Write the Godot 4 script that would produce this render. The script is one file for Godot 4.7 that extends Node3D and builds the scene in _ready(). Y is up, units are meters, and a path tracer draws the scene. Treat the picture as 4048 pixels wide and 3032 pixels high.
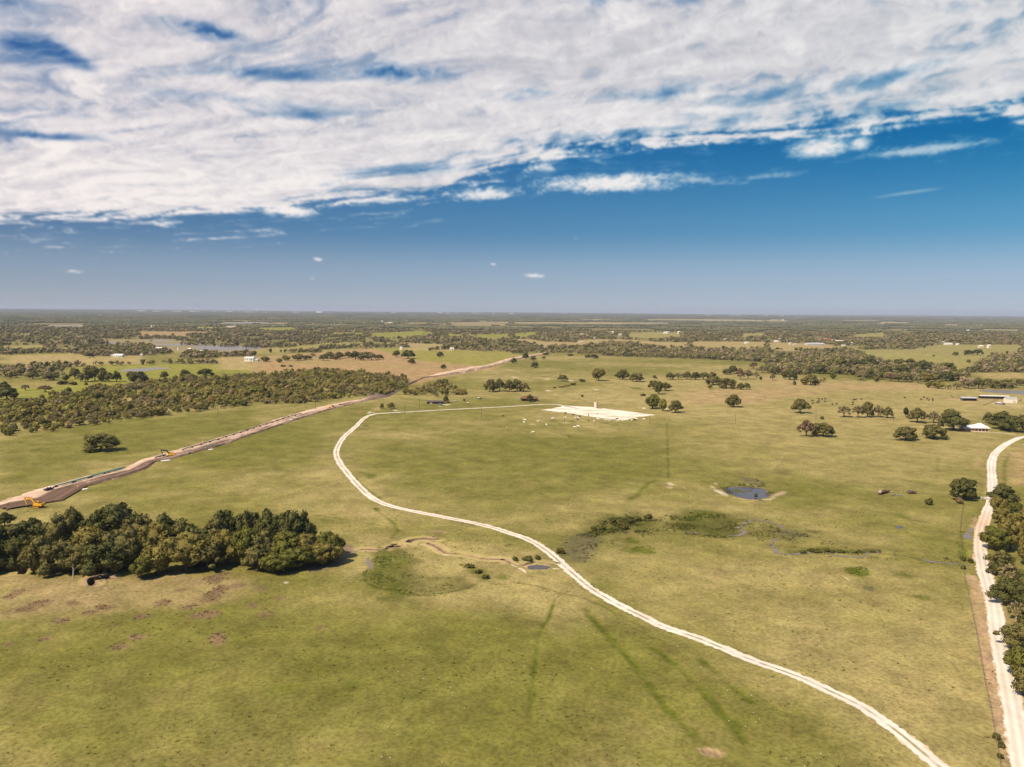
extends Node3D
# A wide ranch landscape seen from a hundred metres up. Metres, y up, the lens looks along -z. Places were surveyed to ground metres.

var rng := RandomNumberGenerator.new()
var broad := FastNoiseLite.new()
var middle := FastNoiseLite.new()
var fine := FastNoiseLite.new()
var warp := FastNoiseLite.new()
var taken := {}
var mats := {}

# ground sheet: rows run away from the lens, columns across, both closer together where the ground is near
const ROWS := 780
const COLS := 820
var row_s := PackedFloat32Array()
var row_w := PackedFloat32Array()
var col_u := PackedFloat32Array()
var land_y := PackedFloat32Array()
var land_c := PackedColorArray()
var land_w := PackedFloat32Array()
var land_cut := PackedByteArray()
var gullies := []

# base colours of the ground, linear
const LUSH := Color(0.180, 0.176, 0.040)
const PASTURE := Color(0.255, 0.228, 0.072)
const DRY := Color(0.410, 0.335, 0.150)
const TAN := Color(0.450, 0.310, 0.170)
const STRAW := Color(0.430, 0.335, 0.160)
const GREEN := Color(0.122, 0.140, 0.020)
const DARKGREEN := Color(0.080, 0.096, 0.018)
const OLIVE := Color(0.108, 0.108, 0.026)
const REED := Color(0.155, 0.138, 0.075)
const BRIGHT := Color(0.275, 0.278, 0.052)
const GRASSY := Color(0.335, 0.300, 0.108)
const BROWN := Color(0.430, 0.285, 0.155)
const EARTH := Color(0.170, 0.120, 0.075)
const EARTHTAN := Color(0.480, 0.335, 0.210)
const SAND := Color(0.720, 0.620, 0.490)
const SANDTAN := Color(0.560, 0.430, 0.275)
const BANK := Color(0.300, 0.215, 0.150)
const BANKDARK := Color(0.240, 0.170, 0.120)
const BARE := Color(0.240, 0.180, 0.130)
const WEED := Color(0.225, 0.155, 0.088)
const SHORE := Color(0.330, 0.270, 0.160)
const PALE := Color(0.400, 0.330, 0.200)
const CLAY := Color(0.420, 0.190, 0.110)
const FOREST := Color(0.190, 0.162, 0.075)


func _ready():
	rng.seed = 4711
	set_noise(broad, 11, 0.0035, 4)
	set_noise(middle, 23, 0.022, 4)
	set_noise(fine, 37, 0.16, 3)
	set_noise(warp, 51, 0.01, 3)
	# ---- lens
	var lens := Camera3D.new()
	lens.name = "lens"
	lens.fov = 50.0
	lens.near = 1.0
	lens.far = 90000.0
	lens.position = Vector3(0, 100, 0)
	lens.rotation_degrees = Vector3(-5.03, 0, 0.44)
	add_child(lens)
	lens.current = true
	# ---- sun: high on the left, behind the lens
	var sun := DirectionalLight3D.new()
	sun.name = "sun"
	sun.light_energy = 1.45
	sun.light_color = Color(1.0, 0.92, 0.80)
	sun.light_angular_distance = 0.5
	sun.shadow_enabled = true
	add_child(sun)
	sun.look_at_from_position(Vector3(-0.50, 0.766, 0.40), Vector3.ZERO)
	# ---- sky, haze, exposure
	var env := Environment.new()
	env.background_mode = Environment.BG_SKY
	env.sky = Sky.new()
	var pano := PanoramaSkyMaterial.new()
	pano.panorama = ImageTexture.create_from_image(paint_sky())
	env.sky.sky_material = pano
	env.tonemap_mode = Environment.TONE_MAPPER_LINEAR
	env.tonemap_exposure = 1.48
	env.background_energy_multiplier = 0.71
	env.fog_enabled = true
	env.fog_density = 0.000034
	env.fog_light_color = Color(0.75, 0.80, 0.90)
	env.sdfgi_enabled = true
	env.ssao_enabled = true
	env.ssil_enabled = true
	var around := WorldEnvironment.new()
	around.name = "surroundings"
	around.environment = env
	add_child(around)
	# ---- the place
	lay_ground()
	lay_roads()
	lay_water()
	grow_trees()
	grow_woods()
	grow_grass()
	put_buildings()
	put_pipeline()
	put_fences_and_poles()
	put_cattle()
	put_far_buildings()


func set_noise(n: FastNoiseLite, s: int, f: float, octaves: int):
	n.seed = s
	n.noise_type = FastNoiseLite.TYPE_SIMPLEX_SMOOTH
	n.frequency = f
	n.fractal_octaves = octaves
	n.fractal_gain = 0.55


# ------------------------------------------------------------------ sky
var cloud_a := FastNoiseLite.new()
var cloud_b := FastNoiseLite.new()
var cloud_c := FastNoiseLite.new()

func paint_sky() -> Image:
	set_noise(cloud_a, 5, 1.0, 4)
	set_noise(cloud_b, 8, 1.0, 4)
	set_noise(cloud_c, 13, 1.0, 3)
	var small := Image.create(512, 256, false, Image.FORMAT_RGB8)
	for y in 256:
		for x in 512:
			small.set_pixel(x, y, sky_color(wrapf((x + 0.5) / 512.0 * 360.0, -180, 180), 90.0 - (y + 0.5) / 256.0 * 180.0))
	small.resize(4096, 2048, Image.INTERPOLATE_CUBIC)
	for y in range(780, 1034):
		var el := 90.0 - (y + 0.5) / 2048.0 * 180.0
		for k in range(-400, 400):
			small.set_pixel(posmod(k, 4096), y, sky_color((k + 0.5) / 4096.0 * 360.0, el))
	return small


func ramp(x: float, xs: Array, ys: Array) -> float:
	for i in range(1, xs.size()):
		if x < xs[i]:
			return lerpf(ys[i - 1], ys[i], clampf((x - xs[i - 1]) / (xs[i] - xs[i - 1]), 0, 1))
	return ys[-1]


func mass(az: float, el: float, a: float, e: float, ra: float, re: float, tilt: float) -> float:
	var da := az - a
	var de := el - e - da * tilt
	return exp(-(da * da) / (ra * ra) - (de * de) / (re * re))


func sky_color(az: float, el: float) -> Color:
	var side := clampf(az / 32.0, -1.0, 1.0)   # air is deeper blue away from the sun
	if absf(az) > 90.0:
		side *= clampf((180.0 - absf(az)) / 90.0, 0.0, 1.0)
	var low := Color(0.655, 0.672, 0.700).lerp(Color(0.715, 0.752, 0.795), side * 0.5 + 0.5)
	var c25 := Color(0.535, 0.610, 0.690).lerp(Color(0.610, 0.710, 0.800), side * 0.5 + 0.5)
	var c6 := Color(0.30, 0.45, 0.61).lerp(Color(0.33, 0.59, 0.75), side * 0.5 + 0.5)
	var c11 := Color(0.20, 0.38, 0.60).lerp(Color(0.06, 0.42, 0.64), side * 0.5 + 0.5)
	var c20 := Color(0.22, 0.38, 0.60).lerp(Color(0.20, 0.43, 0.64), side * 0.5 + 0.5)
	var c: Color
	if el < 2.5:
		c = low.lerp(c25, smoothstep(-0.6, 2.9, el))
	elif el < 6.0:
		c = c25.lerp(c6, smoothstep(2.1, 6.2, el))
	elif el < 11.0:
		c = c6.lerp(c11, (el - 6.0) / 5.0)
	else:
		c = c11.lerp(c20, clampf((el - 11.0) / 10.0, 0.0, 1.0))
	if el <= 0.6:
		return c
	var a := deg_to_rad(az)
	var t := 1.0 / tan(deg_to_rad(maxf(el, 1.2) + 1.6))
	var px := sin(a) * t
	var pz := cos(a) * t
	var along := px * 0.83 - pz * 0.556
	var across := px * 0.556 + pz * 0.83
	var w1 := cloud_c.get_noise_2d(along * 0.6, across * 0.9) * 0.4
	var streak := 1.5 * cloud_a.get_noise_2d(along * 0.9 + w1, across * 3.3 + w1 * 2.4)
	var big := 1.4 * cloud_b.get_noise_2d(along * 0.55 + 7.0, across * 1.1 - 3.0 + w1)
	var lump := 1.5 * cloud_b.get_noise_2d(az * 0.30 - el * 0.16 + w1 * 1.6, el * 0.40 + az * 0.02 + 9.0)
	var curl := 1.4 * cloud_a.get_noise_2d(az * 0.13 + w1 * 2.2 + 31.0, el * 0.50 - az * 0.030 + lump * 0.5)
	var grain := 1.3 * cloud_b.get_noise_2d(az * 0.9 + curl, el * 1.7 + lump)
	var mid := smoothstep(-14.0, 6.0, az)   # lumpy to the right, drawn out in fibres to the left
	# the cloud deck ends along a slanting edge
	var edge := ramp(az, [-180, -60, -32, -22, -13, -6, -1, 4, 12, 22, 32, 60, 180], [5.0, 4.6, 4.8, 5.6, 6.8, 7.5, 9.1, 10.7, 11.0, 11.4, 11.2, 13.0, 5.0])
	var inside := el - edge
	var solid := ramp(az, [-180, -32, -16, -4, 6, 16, 32, 180], [0.5, 0.84, 0.84, 0.84, 0.84, 0.82, 0.78, 0.4])
	var cover := (solid + 0.9) * smoothstep(-0.3, 1.0, inside + (streak * 0.55 + grain * 0.25) * (0.55 + 0.75 * mid)) - 0.9
	cover += 0.75 * streak * (1.0 - 0.35 * mid) + 0.62 * lump * mid + 0.40 * big + 0.46 * curl + 0.13 * grain
	# rents in the deck
	var rent := 0.0
	rent += 2.2 * mass(az, el, -30.0, 14.8, 2.4, 0.9, 0.05) + 0.7 * mass(az, el, -29.5, 17.0, 2.6, 0.7, 0.0)
	rent += 2.2 * mass(az, el, -20.6, 17.2, 4.4, 0.75, -0.14) + 1.2 * mass(az, el, -27.6, 14.6, 1.6, 0.5, -0.4)
	rent += 1.7 * mass(az, el, -15.5, 14.9, 5.0, 0.55, 0.02) + 1.9 * mass(az, el, -7.6, 15.6, 4.0, 0.75, -0.04)
	rent += 1.2 * mass(az, el, -20.0, 13.2, 6.0, 0.5, 0.0) + 1.1 * mass(az, el, -14.0, 12.6, 4.0, 0.4, 0.08)
	rent += 1.9 * mass(az, el, -29.5, 10.05, 4.5, 0.28, 0.02) + 1.3 * mass(az, el, -22.5, 7.7, 3.5, 0.16, 0.04)
	rent += 1.6 * mass(az, el, -7.5, 9.4, 4.5, 0.55, 0.10) + 1.0 * mass(az, el, -11.5, 8.2, 3.0, 0.3, 0.0)
	rent += 1.3 * mass(az, el, 0.0, 14.4, 4.0, 0.5, 0.04) + 1.2 * mass(az, el, 9.5, 14.4, 3.6, 0.8, 0.1) + 1.0 * mass(az, el, 8.0, 20.0, 5.0, 0.6, 0.0)
	rent += 1.3 * mass(az, el, 15.0, 13.6, 4.5, 0.5, 0.14) + 1.1 * mass(az, el, 24.0, 14.3, 3.2, 0.5, 0.2) + 0.9 * mass(az, el, 27.0, 17.6, 2.4, 0.5, 0.2)
	rent += 0.9 * mass(az, el, 8.0, 11.9, 8.0, 0.35, 0.06) + 1.0 * mass(az, el, 22.0, 12.3, 5.0, 0.4, 0.1)
	cover -= 0.74 * rent * (0.9 + 0.9 * curl + 0.4 * streak)
	# and denser bands
	cover += 1.1 * mass(az, el, -26.0, 7.6, 12.0, 1.7, 0.03) + 1.0 * mass(az, el, -8.0, 11.2, 9.0, 1.0, 0.10) + 0.8 * mass(az, el, 3.0, 16.8, 14.0, 2.0, 0.0)
	cover += 1.0 * mass(az, el, 9.0, 13.0, 5.0, 0.6, 0.08) + 0.8 * mass(az, el, -24.0, 18.2, 6.0, 0.9, -0.12) + 0.6 * mass(az, el, 22.0, 16.8, 7.0, 1.2, 0.1)
	var alpha := smoothstep(-0.85, 1.0, cover)
	var veil := (0.50 - 0.12 * mid + 0.25 * big + 0.2 * streak) * smoothstep(0.2, 2.6, inside) * clampf(1.0 - 0.55 * rent, 0.0, 1.0)
	alpha = maxf(alpha, alpha + clampf(veil, 0.0, 0.7) * (1.0 - alpha))
	if inside < -2.2:
		alpha = 0.0
	else:
		alpha *= smoothstep(-2.2, -0.2, inside + streak * 1.2)
	# behind the lens the deck has broken up into scattered cloud
	if absf(az) > 40.0:
		var loose := smoothstep(0.15, 0.75, big + 0.6 * curl + 0.4 * lump) * 0.8
		alpha = lerpf(alpha, loose * smoothstep(4.0, 9.0, el), smoothstep(40.0, 62.0, absf(az)))
	# clouds that stand apart from the deck
	var rag := 0.16 * streak + 0.38 * grain + 0.24 * curl + 0.12 * cloud_c.get_noise_2d(az * 2.6, el * 4.5)
	var deck := alpha
	alpha = maxf(alpha, lone(az, el, 6.6, 8.62, 6.0, 0.78, 0.022, 0.06 + rag * 0.85, 1.0))
	alpha = maxf(alpha, lone(az, el, 12.4, 8.75, 3.4, 0.42, -0.06, rag, 0.65))
	alpha = maxf(alpha, lone(az, el, -1.6, 7.95, 2.7, 0.56, 0.08, 0.06 + rag * 0.9, 0.95))
	alpha = maxf(alpha, lone(az, el, 20.0, 10.45, 2.3, 0.85, 0.03, 0.12 + rag * 0.55, 1.0))
	alpha = maxf(alpha, lone(az, el, 22.4, 10.55, 0.9, 0.6, 0.1, 0.1 + rag * 0.6, 0.95))
	alpha = maxf(alpha, lone(az, el, 26.0, 9.95, 4.6, 0.48, 0.035, rag * 0.8, 0.68))
	alpha = maxf(alpha, lone(az, el, 17.0, 8.86, 2.4, 0.26, 0.05, rag, 0.42))
	alpha = maxf(alpha, lone(az, el, 25.2, 7.44, 2.4, 0.13, 0.10, rag * 0.4, 0.42))
	alpha = maxf(alpha, lone(az, el, -15.2, 6.5, 2.6, 0.58, 0.0, 0.1 + rag * 0.8, 1.0))
	alpha = maxf(alpha, lone(az, el, -22.8, 5.25, 0.85, 0.28, -0.1, rag, 0.9))
	alpha = maxf(alpha, lone(az, el, -27.9, 2.2, 0.6, 0.11, 0.0, rag * 0.5, 0.8))
	alpha = maxf(alpha, lone(az, el, -13.25, 3.36, 0.40, 0.18, -0.15, rag * 0.6, 0.9))
	alpha = maxf(alpha, lone(az, el, -13.6, 2.1, 0.2, 0.08, 0.0, rag * 0.4, 0.6))
	alpha = maxf(alpha, lone(az, el, -1.35, 3.2, 0.30, 0.14, 0.0, rag * 0.5, 0.85))
	alpha = maxf(alpha, lone(az, el, 1.5, 2.45, 0.85, 0.20, 0.0, rag * 0.5, 1.0))
	alpha = maxf(alpha, lone(az, el, 4.3, 5.0, 0.16, 0.10, 0.0, rag * 0.4, 0.4))
	# thick cloud is greyer underneath, sunlit cloud is white and slightly warm towards the sun
	var glow := clampf(0.52 + 0.34 * streak + 0.30 * lump * mid + 0.26 * curl + 0.22 * grain - 0.10 * (el - 9.0) / 8.0, 0.0, 1.0)
	glow += 0.30 * mass(az, el, -26.0, 7.8, 14.0, 2.6, 0.05) + 0.22 * mass(az, el, -4.0, 11.4, 8.0, 1.1, 0.10) + 0.2 * mass(az, el, 9.0, 13.0, 5.0, 0.6, 0.08)
	glow = clampf(glow + 0.6 * maxf(0.0, alpha - deck), 0.0, 1.0)
	var grey := Color(0.755, 0.735, 0.770).lerp(Color(0.770, 0.770, 0.790), side * 0.5 + 0.5)
	var white := Color(0.980, 0.940, 0.922).lerp(Color(0.910, 0.902, 0.900), side * 0.5 + 0.5)
	return c.lerp(grey.lerp(white, glow), alpha * 0.97)


func lone(az: float, el: float, a: float, e: float, ra: float, re: float, tilt: float, rag: float, most: float) -> float:
	var da := (az - a) / ra
	if absf(da) > 1.8:
		return 0.0
	var de := (el - e - (az - a) * tilt) / re
	if absf(de) > 2.5:
		return 0.0
	if de < 0.0:
		de *= 1.25
	return most * smoothstep(0.95, 0.0, sqrt(da * da + de * de) - 0.12 - rag * 0.95)


# ------------------------------------------------------------------ helpers for things
func numbered(called: String) -> String:
	var n: int = taken.get(called, -1) + 1
	taken[called] = n
	return called if n == 0 else "%s_%03d" % [called, n]


func thing(called: String, label: String, category: String, at: Vector3, turn := 0.0, group := "") -> Node3D:
	var o := Node3D.new()
	o.name = numbered(called)
	add_child(o)
	o.position = at
	o.rotation.y = turn
	tag(o, label, category, group)
	return o


func tag(o: Node, label: String, category: String, group := ""):
	o.set_meta("label", label)
	o.set_meta("category", category)
	if group:
		o.set_meta("group", group)


func part(called: String, mesh: Mesh, mat: Material, parent: Node, at := Vector3.ZERO) -> MeshInstance3D:
	var m := MeshInstance3D.new()
	m.name = called
	m.mesh = mesh
	m.material_override = mat
	m.position = at
	parent.add_child(m, true)
	return m


func setting(called: String, mesh: Mesh, mat: Material, label: String, kind := "structure") -> MeshInstance3D:
	var m := MeshInstance3D.new()
	m.name = numbered(called)
	m.mesh = mesh
	m.material_override = mat
	add_child(m)
	m.set_meta("kind", kind)
	m.set_meta("label", label)
	return m


func copy_of(root: Node3D, called: String, label: String, at: Vector3, turn: float, size := Vector3.ONE, group := "") -> Node3D:
	var c: Node3D = root.duplicate()
	c.name = numbered(called)
	add_child(c)
	c.position = at
	c.rotation = Vector3(0, turn, 0)
	c.scale = size
	c.set_meta("label", label)
	if group:
		c.set_meta("group", group)
	elif c.has_meta("group"):
		c.remove_meta("group")
	return c


func paint(called: String, linear: Color, rough := 0.8, metal := 0.0) -> StandardMaterial3D:
	if not mats.has(called):
		var m := StandardMaterial3D.new()
		m.resource_name = called
		m.albedo_color = linear.linear_to_srgb()
		m.roughness = rough
		m.metallic = metal
		m.metallic_specular = 0.35
		mats[called] = m
	return mats[called]


func coloured(called: String, rough := 0.95) -> StandardMaterial3D:
	if not mats.has(called):
		var m := StandardMaterial3D.new()
		m.resource_name = called
		m.vertex_color_use_as_albedo = true
		m.roughness = rough
		m.metallic_specular = 0.15
		mats[called] = m
	return mats[called]


class Shape:
	var v := PackedVector3Array()
	var n := PackedVector3Array()
	var c := PackedColorArray()
	var tint := Color.WHITE
	var xf := Transform3D.IDENTITY

	func corner(p: Vector3, q: Vector3):
		v.append(xf * p)
		n.append((xf.basis * q).normalized())
		c.append(tint)

	func tri(a: Vector3, b: Vector3, d: Vector3, out: Vector3):
		var q := (d - a).cross(b - a).normalized()
		if q.dot(out) < 0.0:
			var k := b
			b = d
			d = k
			q = -q
		corner(a, q)
		corner(b, q)
		corner(d, q)

	func quad(a: Vector3, b: Vector3, d: Vector3, e: Vector3, out: Vector3):
		tri(a, b, d, out)
		tri(a, d, e, out)

	func box(at: Vector3, size: Vector3, turn := Vector3.ZERO) -> Shape:
		var b := Basis.from_euler(turn)
		var h := size / 2.0
		for axis in 3:
			for s in [-1.0, 1.0]:
				var o := Vector3.ZERO
				o[axis] = s
				var p := Vector3.ZERO
				p[(axis + 1) % 3] = h[(axis + 1) % 3]
				var q := Vector3.ZERO
				q[(axis + 2) % 3] = h[(axis + 2) % 3]
				var m := o * h[axis]
				quad(at + b * (m - p - q), at + b * (m + p - q), at + b * (m + p + q), at + b * (m - p + q), b * o)
		return self

	func rod(a: Vector3, b: Vector3, ra: float, rb: float, sides := 8, caps := true) -> Shape:
		var d := (b - a).normalized()
		var x := d.cross(Vector3.UP if absf(d.y) < 0.9 else Vector3.RIGHT).normalized()
		var y := d.cross(x)
		for k in sides:
			var p := TAU * k / sides
			var q := TAU * (k + 1) / sides
			var np := x * cos(p) + y * sin(p)
			var nq := x * cos(q) + y * sin(q)
			var pts := [a + np * ra, a + nq * ra, b + nq * rb, b + np * rb]
			var nn := [np, nq, nq, np]
			var order := [0, 1, 2, 0, 2, 3]
			var f: Vector3 = (pts[2] - pts[0]).cross(pts[1] - pts[0])
			if f.dot(np) < 0.0:
				order = [0, 2, 1, 0, 3, 2]
			for i in order:
				corner(pts[i], nn[i])
			if caps:
				tri(a, a + np * ra, a + nq * ra, -d)
				tri(b, b + np * rb, b + nq * rb, d)
		return self

	func extrude(profile: Array, x0: float, x1: float) -> Shape:   # profile in (z, y), drawn out along x
		var flat := PackedVector2Array(profile)
		var idx := Geometry2D.triangulate_polygon(flat)
		var mid := Vector2.ZERO
		for p in flat:
			mid += p / flat.size()
		for i in range(0, idx.size(), 3):
			for x in [x0, x1]:
				tri(Vector3(x, flat[idx[i]].y, flat[idx[i]].x), Vector3(x, flat[idx[i + 1]].y, flat[idx[i + 1]].x), Vector3(x, flat[idx[i + 2]].y, flat[idx[i + 2]].x), Vector3(signf(x * 2.0 - x0 - x1), 0, 0))
		var turned := Geometry2D.is_polygon_clockwise(flat)
		for i in flat.size():
			var p := flat[i]
			var q := flat[(i + 1) % flat.size()]
			var e := q - p
			var o := Vector2(e.y, -e.x) * (-1.0 if turned else 1.0)
			quad(Vector3(x0, p.y, p.x), Vector3(x1, p.y, p.x), Vector3(x1, q.y, q.x), Vector3(x0, q.y, q.x), Vector3(0, o.y, o.x))
		return self

	func lump(at: Vector3, r: Vector3, rings := 5, sides := 8, rough := 0.0, noise: FastNoiseLite = null) -> Shape:
		var grid := []
		for i in rings + 1:
			var line := []
			for k in sides:
				var el := -PI / 2 + PI * i / rings
				var az := TAU * (k + 0.5 * (i % 2)) / sides
				var d := Vector3(cos(az) * cos(el), sin(el), sin(az) * cos(el))
				var s := 1.0
				if noise:
					var p := at * 0.7 + d * 2.3
					s += rough * noise.get_noise_3d(p.x * 9.0, p.y * 9.0, p.z * 9.0)
				line.append([at + d * r * s, (d / r).normalized()])
			grid.append(line)
		for i in rings:
			for k in sides:
				var a = grid[i][k]
				var b = grid[i][(k + 1) % sides]
				var d = grid[i + 1][(k + 1) % sides]
				var e = grid[i + 1][k]
				for t in [[a, d, b], [a, e, d]]:
					var f: Vector3 = (t[2][0] - t[0][0]).cross(t[1][0] - t[0][0])
					if f.length_squared() < 1e-12:
						continue
					if f.dot(t[0][1] + t[1][1] + t[2][1]) < 0.0:
						t = [t[0], t[2], t[1]]
					for q in t:
						corner(q[0], q[1])
		return self

	func mesh() -> ArrayMesh:
		var arrays := []
		arrays.resize(Mesh.ARRAY_MAX)
		arrays[Mesh.ARRAY_VERTEX] = v
		arrays[Mesh.ARRAY_NORMAL] = n
		arrays[Mesh.ARRAY_COLOR] = c
		var m := ArrayMesh.new()
		m.add_surface_from_arrays(Mesh.PRIMITIVE_TRIANGLES, arrays)
		return m


func pairs(flat: Array) -> PackedVector2Array:
	var out := PackedVector2Array()
	for i in range(0, flat.size(), 2):
		out.append(Vector2(flat[i], flat[i + 1]))
	return out


# ------------------------------------------------------------------ ground
func lay_ground():
	var us := [-3.2, -2.0, -1.4, -1.1, -0.95, -0.85]
	for j in COLS + 1:
		us.append(-0.78 + 1.56 * j / COLS)
	us.append_array([0.85, 0.95, 1.1, 1.4, 2.0, 3.2])
	for u in us:
		col_u.append(u)
	for s in [-6000.0, -2000.0, -600.0, -150.0, 0.0, 70.0, 100.0]:
		row_s.append(s)
		row_w.append(maxf(140.0, absf(s) * 0.7))
	var near := 1.0 / sqrt(125.0)
	var far := 1.0 / sqrt(42000.0)
	for i in ROWS + 1:
		var q := lerpf(near, far, float(i) / ROWS)
		row_s.append(1.0 / (q * q))
		row_w.append(1.0 / (q * q) + 15.0)
	var nr := row_s.size()
	var nc := col_u.size()
	land_y.resize(nr * nc)
	land_c.resize(nr * nc)
	land_w.resize(nr * nc)
	land_cut.resize(nr * nc)
	for i in nr:
		var s := row_s[i]
		for j in nc:
			var x := col_u[j] * row_w[i]
			var z := -s
			var k := i * nc + j
			var b := broad.get_noise_2d(x, z)
			var m := middle.get_noise_2d(x, z)
			var c: Color
			if s > 2050.0 + 250.0 * b:
				c = FOREST.lerp(GRASSY, clampf(0.35 + 0.9 * broad.get_noise_2d(x * 0.22, z * 0.22), 0.0, 1.0) * 0.6)
				land_w[k] = 0.97
			else:
				c = PASTURE.lerp(DRY, clampf(0.16 + 0.9 * b + 0.55 * m, 0.0, 1.0))
				c = c.lerp(LUSH, clampf(0.12 - 1.0 * b + 0.6 * middle.get_noise_2d(x + 900.0, z), 0.0, 0.9))
			land_c[k] = c
	stamp_features()
	var mat := coloured("turf")
	mat.albedo_texture = grain_texture(71, 0.05, 0.50, 1.12)
	mat.uv1_triplanar = true
	mat.uv1_world_triplanar = true
	mat.uv1_scale = Vector3.ONE / 97.0
	mat.detail_enabled = true
	mat.detail_albedo = grain_texture(72, 0.03, 0.70, 1.05)
	mat.detail_blend_mode = BaseMaterial3D.BLEND_MODE_MUL
	mat.detail_uv_layer = BaseMaterial3D.DETAIL_UV_2
	mat.uv2_triplanar = true
	mat.uv2_world_triplanar = true
	mat.uv2_scale = Vector3.ONE / 611.0
	var v := PackedVector3Array()
	var idx := PackedInt32Array()
	v.resize(nr * nc)
	for i in nr:
		for j in nc:
			var k := i * nc + j
			v[k] = Vector3(col_u[j] * row_w[i], land_y[k], -row_s[i])
			# last pass of patchy colour, small clumps of grass and thatch
			if row_s[i] < 2200.0 and row_s[i] > 60.0:
				var f := fine.get_noise_2d(v[k].x, v[k].z)
				var m := middle.get_noise_2d(v[k].x * 1.7 + 300.0, v[k].z * 1.7)
				land_c[k] *= 1.0 + 0.20 * f + 0.26 * m
				land_c[k].g *= 1.0 + 0.05 * middle.get_noise_2d(v[k].x * 3.1, v[k].z * 3.1 + 77.0)
				land_c[k].a = 1.0
	for i in nr - 1:
		for j in nc - 1:
			var k := i * nc + j
			if land_cut[k]:
				continue
			idx.append_array(PackedInt32Array([k, k + nc, k + 1, k + 1, k + nc, k + nc + 1]))
	var st := SurfaceTool.new()
	var arrays := []
	arrays.resize(Mesh.ARRAY_MAX)
	arrays[Mesh.ARRAY_VERTEX] = v
	arrays[Mesh.ARRAY_COLOR] = land_c
	arrays[Mesh.ARRAY_INDEX] = idx
	st.create_from_arrays(arrays)
	st.generate_normals()
	setting("ground", st.commit(), mat, "patchy green and straw pasture reaching to the horizon")
	for g in gullies:
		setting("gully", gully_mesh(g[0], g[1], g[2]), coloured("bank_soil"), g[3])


func gully(flat: Array, width: float, depth: float, label: String):   # the ground sheet is left out here; the cut is a mesh of its own
	var p := pairs(flat)
	gullies.append([smooth_line(flat, 0.4), width, depth, label])
	var r := Rect2(p[0], Vector2.ZERO)
	for q in p:
		r = r.expand(q)
	r = r.grow(width)
	var nc := col_u.size()
	var line: PackedVector2Array = gullies[-1][0]
	var ri := rows_between(r.position.y, r.end.y)
	for i in range(ri.x, ri.y + 1):
		var cj := cols_between(r.position.x, r.end.x, i)
		for j in range(cj.x, cj.y + 1):
			var mid := Vector2(col_u[j] * row_w[i] + col_u[j + 1] * row_w[i + 1], -row_s[i] - row_s[i + 1]) / 2.0
			for k in range(2, line.size() - 2):
				if mid.distance_squared_to(line[k]) < pow(width * 0.5 + 0.5, 2.0):
					land_cut[i * nc + j] = 1
					break


func land_tone(x: float, z: float) -> Color:
	var i := clampi(row_s.bsearch(-z), 1, row_s.size() - 1)
	var j := clampi(col_u.bsearch(x / row_w[i]), 0, col_u.size() - 1)
	return land_c[i * col_u.size() + j]


func gully_mesh(line: PackedVector2Array, width: float, depth: float) -> ArrayMesh:
	var s := Shape.new()
	var rows := []
	for i in line.size():
		var d := (line[mini(i + 1, line.size() - 1)] - line[maxi(i - 1, 0)]).normalized()
		var side := Vector2(-d.y, d.x)
		var q := line[i]
		var ends := minf(1.0, minf(i, line.size() - 1 - i) / 6.0)
		var deep := depth * ends * clampf(0.85 + 0.9 * middle.get_noise_2d(q.x * 4.0, q.y * 4.0), 0.45, 1.3)
		var row := []
		# lip, crumbling edge, wall, bed, wall, edge, lip
		for o in [[-3.0, 0.05, 0], [-1.2, 0.05, 1], [-0.5, 0.0, 2], [-0.40, -0.55, 3], [-0.28, -0.95, 4], [0.0, -1.0, 4], [0.22, -0.9, 4], [0.36, -0.5, 3], [0.48, 0.02, 2], [1.2, 0.05, 1], [3.0, 0.05, 0]]:
			var far := absf(o[0])
			var w: float = signf(o[0]) * (far * width if far < 0.6 else width * 0.5 + far)
			w += 0.45 * fine.get_noise_2d(q.x * 3.0 + o[0] * 9.0, q.y * 3.0) * (0.0 if o[2] == 0 else 1.0)
			var p := q + side * w
			var y: float = o[1] if o[1] > 0.0 else o[1] * deep
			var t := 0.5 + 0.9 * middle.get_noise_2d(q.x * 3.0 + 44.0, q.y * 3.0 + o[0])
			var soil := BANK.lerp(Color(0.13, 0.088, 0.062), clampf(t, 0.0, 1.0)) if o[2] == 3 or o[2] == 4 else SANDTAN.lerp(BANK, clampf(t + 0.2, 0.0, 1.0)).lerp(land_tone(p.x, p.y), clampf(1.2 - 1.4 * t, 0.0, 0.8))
			var grass := land_tone(p.x, p.y)
			row.append([Vector3(p.x, y, p.y), grass if o[2] == 0 else (grass.lerp(EARTHTAN, clampf(0.9 * t - 0.25, 0.0, 0.6)) if o[2] == 1 else soil)])
		rows.append(row)
	for i in rows.size() - 1:
		for k in rows[0].size() - 1:
			for t in [[rows[i][k], rows[i + 1][k], rows[i][k + 1]], [rows[i][k + 1], rows[i + 1][k], rows[i + 1][k + 1]]]:
				var f: Vector3 = (t[2][0] - t[0][0]).cross(t[1][0] - t[0][0]).normalized()
				if f.y < 0.0:
					f = -f
				for q in t:
					s.tint = q[1]
					s.corner(q[0], f)
	return s.mesh()


func grain_texture(s: int, f: float, lowest: float, highest: float) -> NoiseTexture2D:
	var n := FastNoiseLite.new()
	set_noise(n, s, f, 5)
	n.fractal_gain = 0.7
	var t := NoiseTexture2D.new()
	t.width = 1024
	t.height = 1024
	t.seamless = true
	t.noise = n
	var r := Gradient.new()
	r.set_color(0, Color(lowest, lowest * 1.01, lowest * 0.97).linear_to_srgb())
	r.set_color(1, Color(highest, highest, highest))
	t.color_ramp = r
	return t


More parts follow.
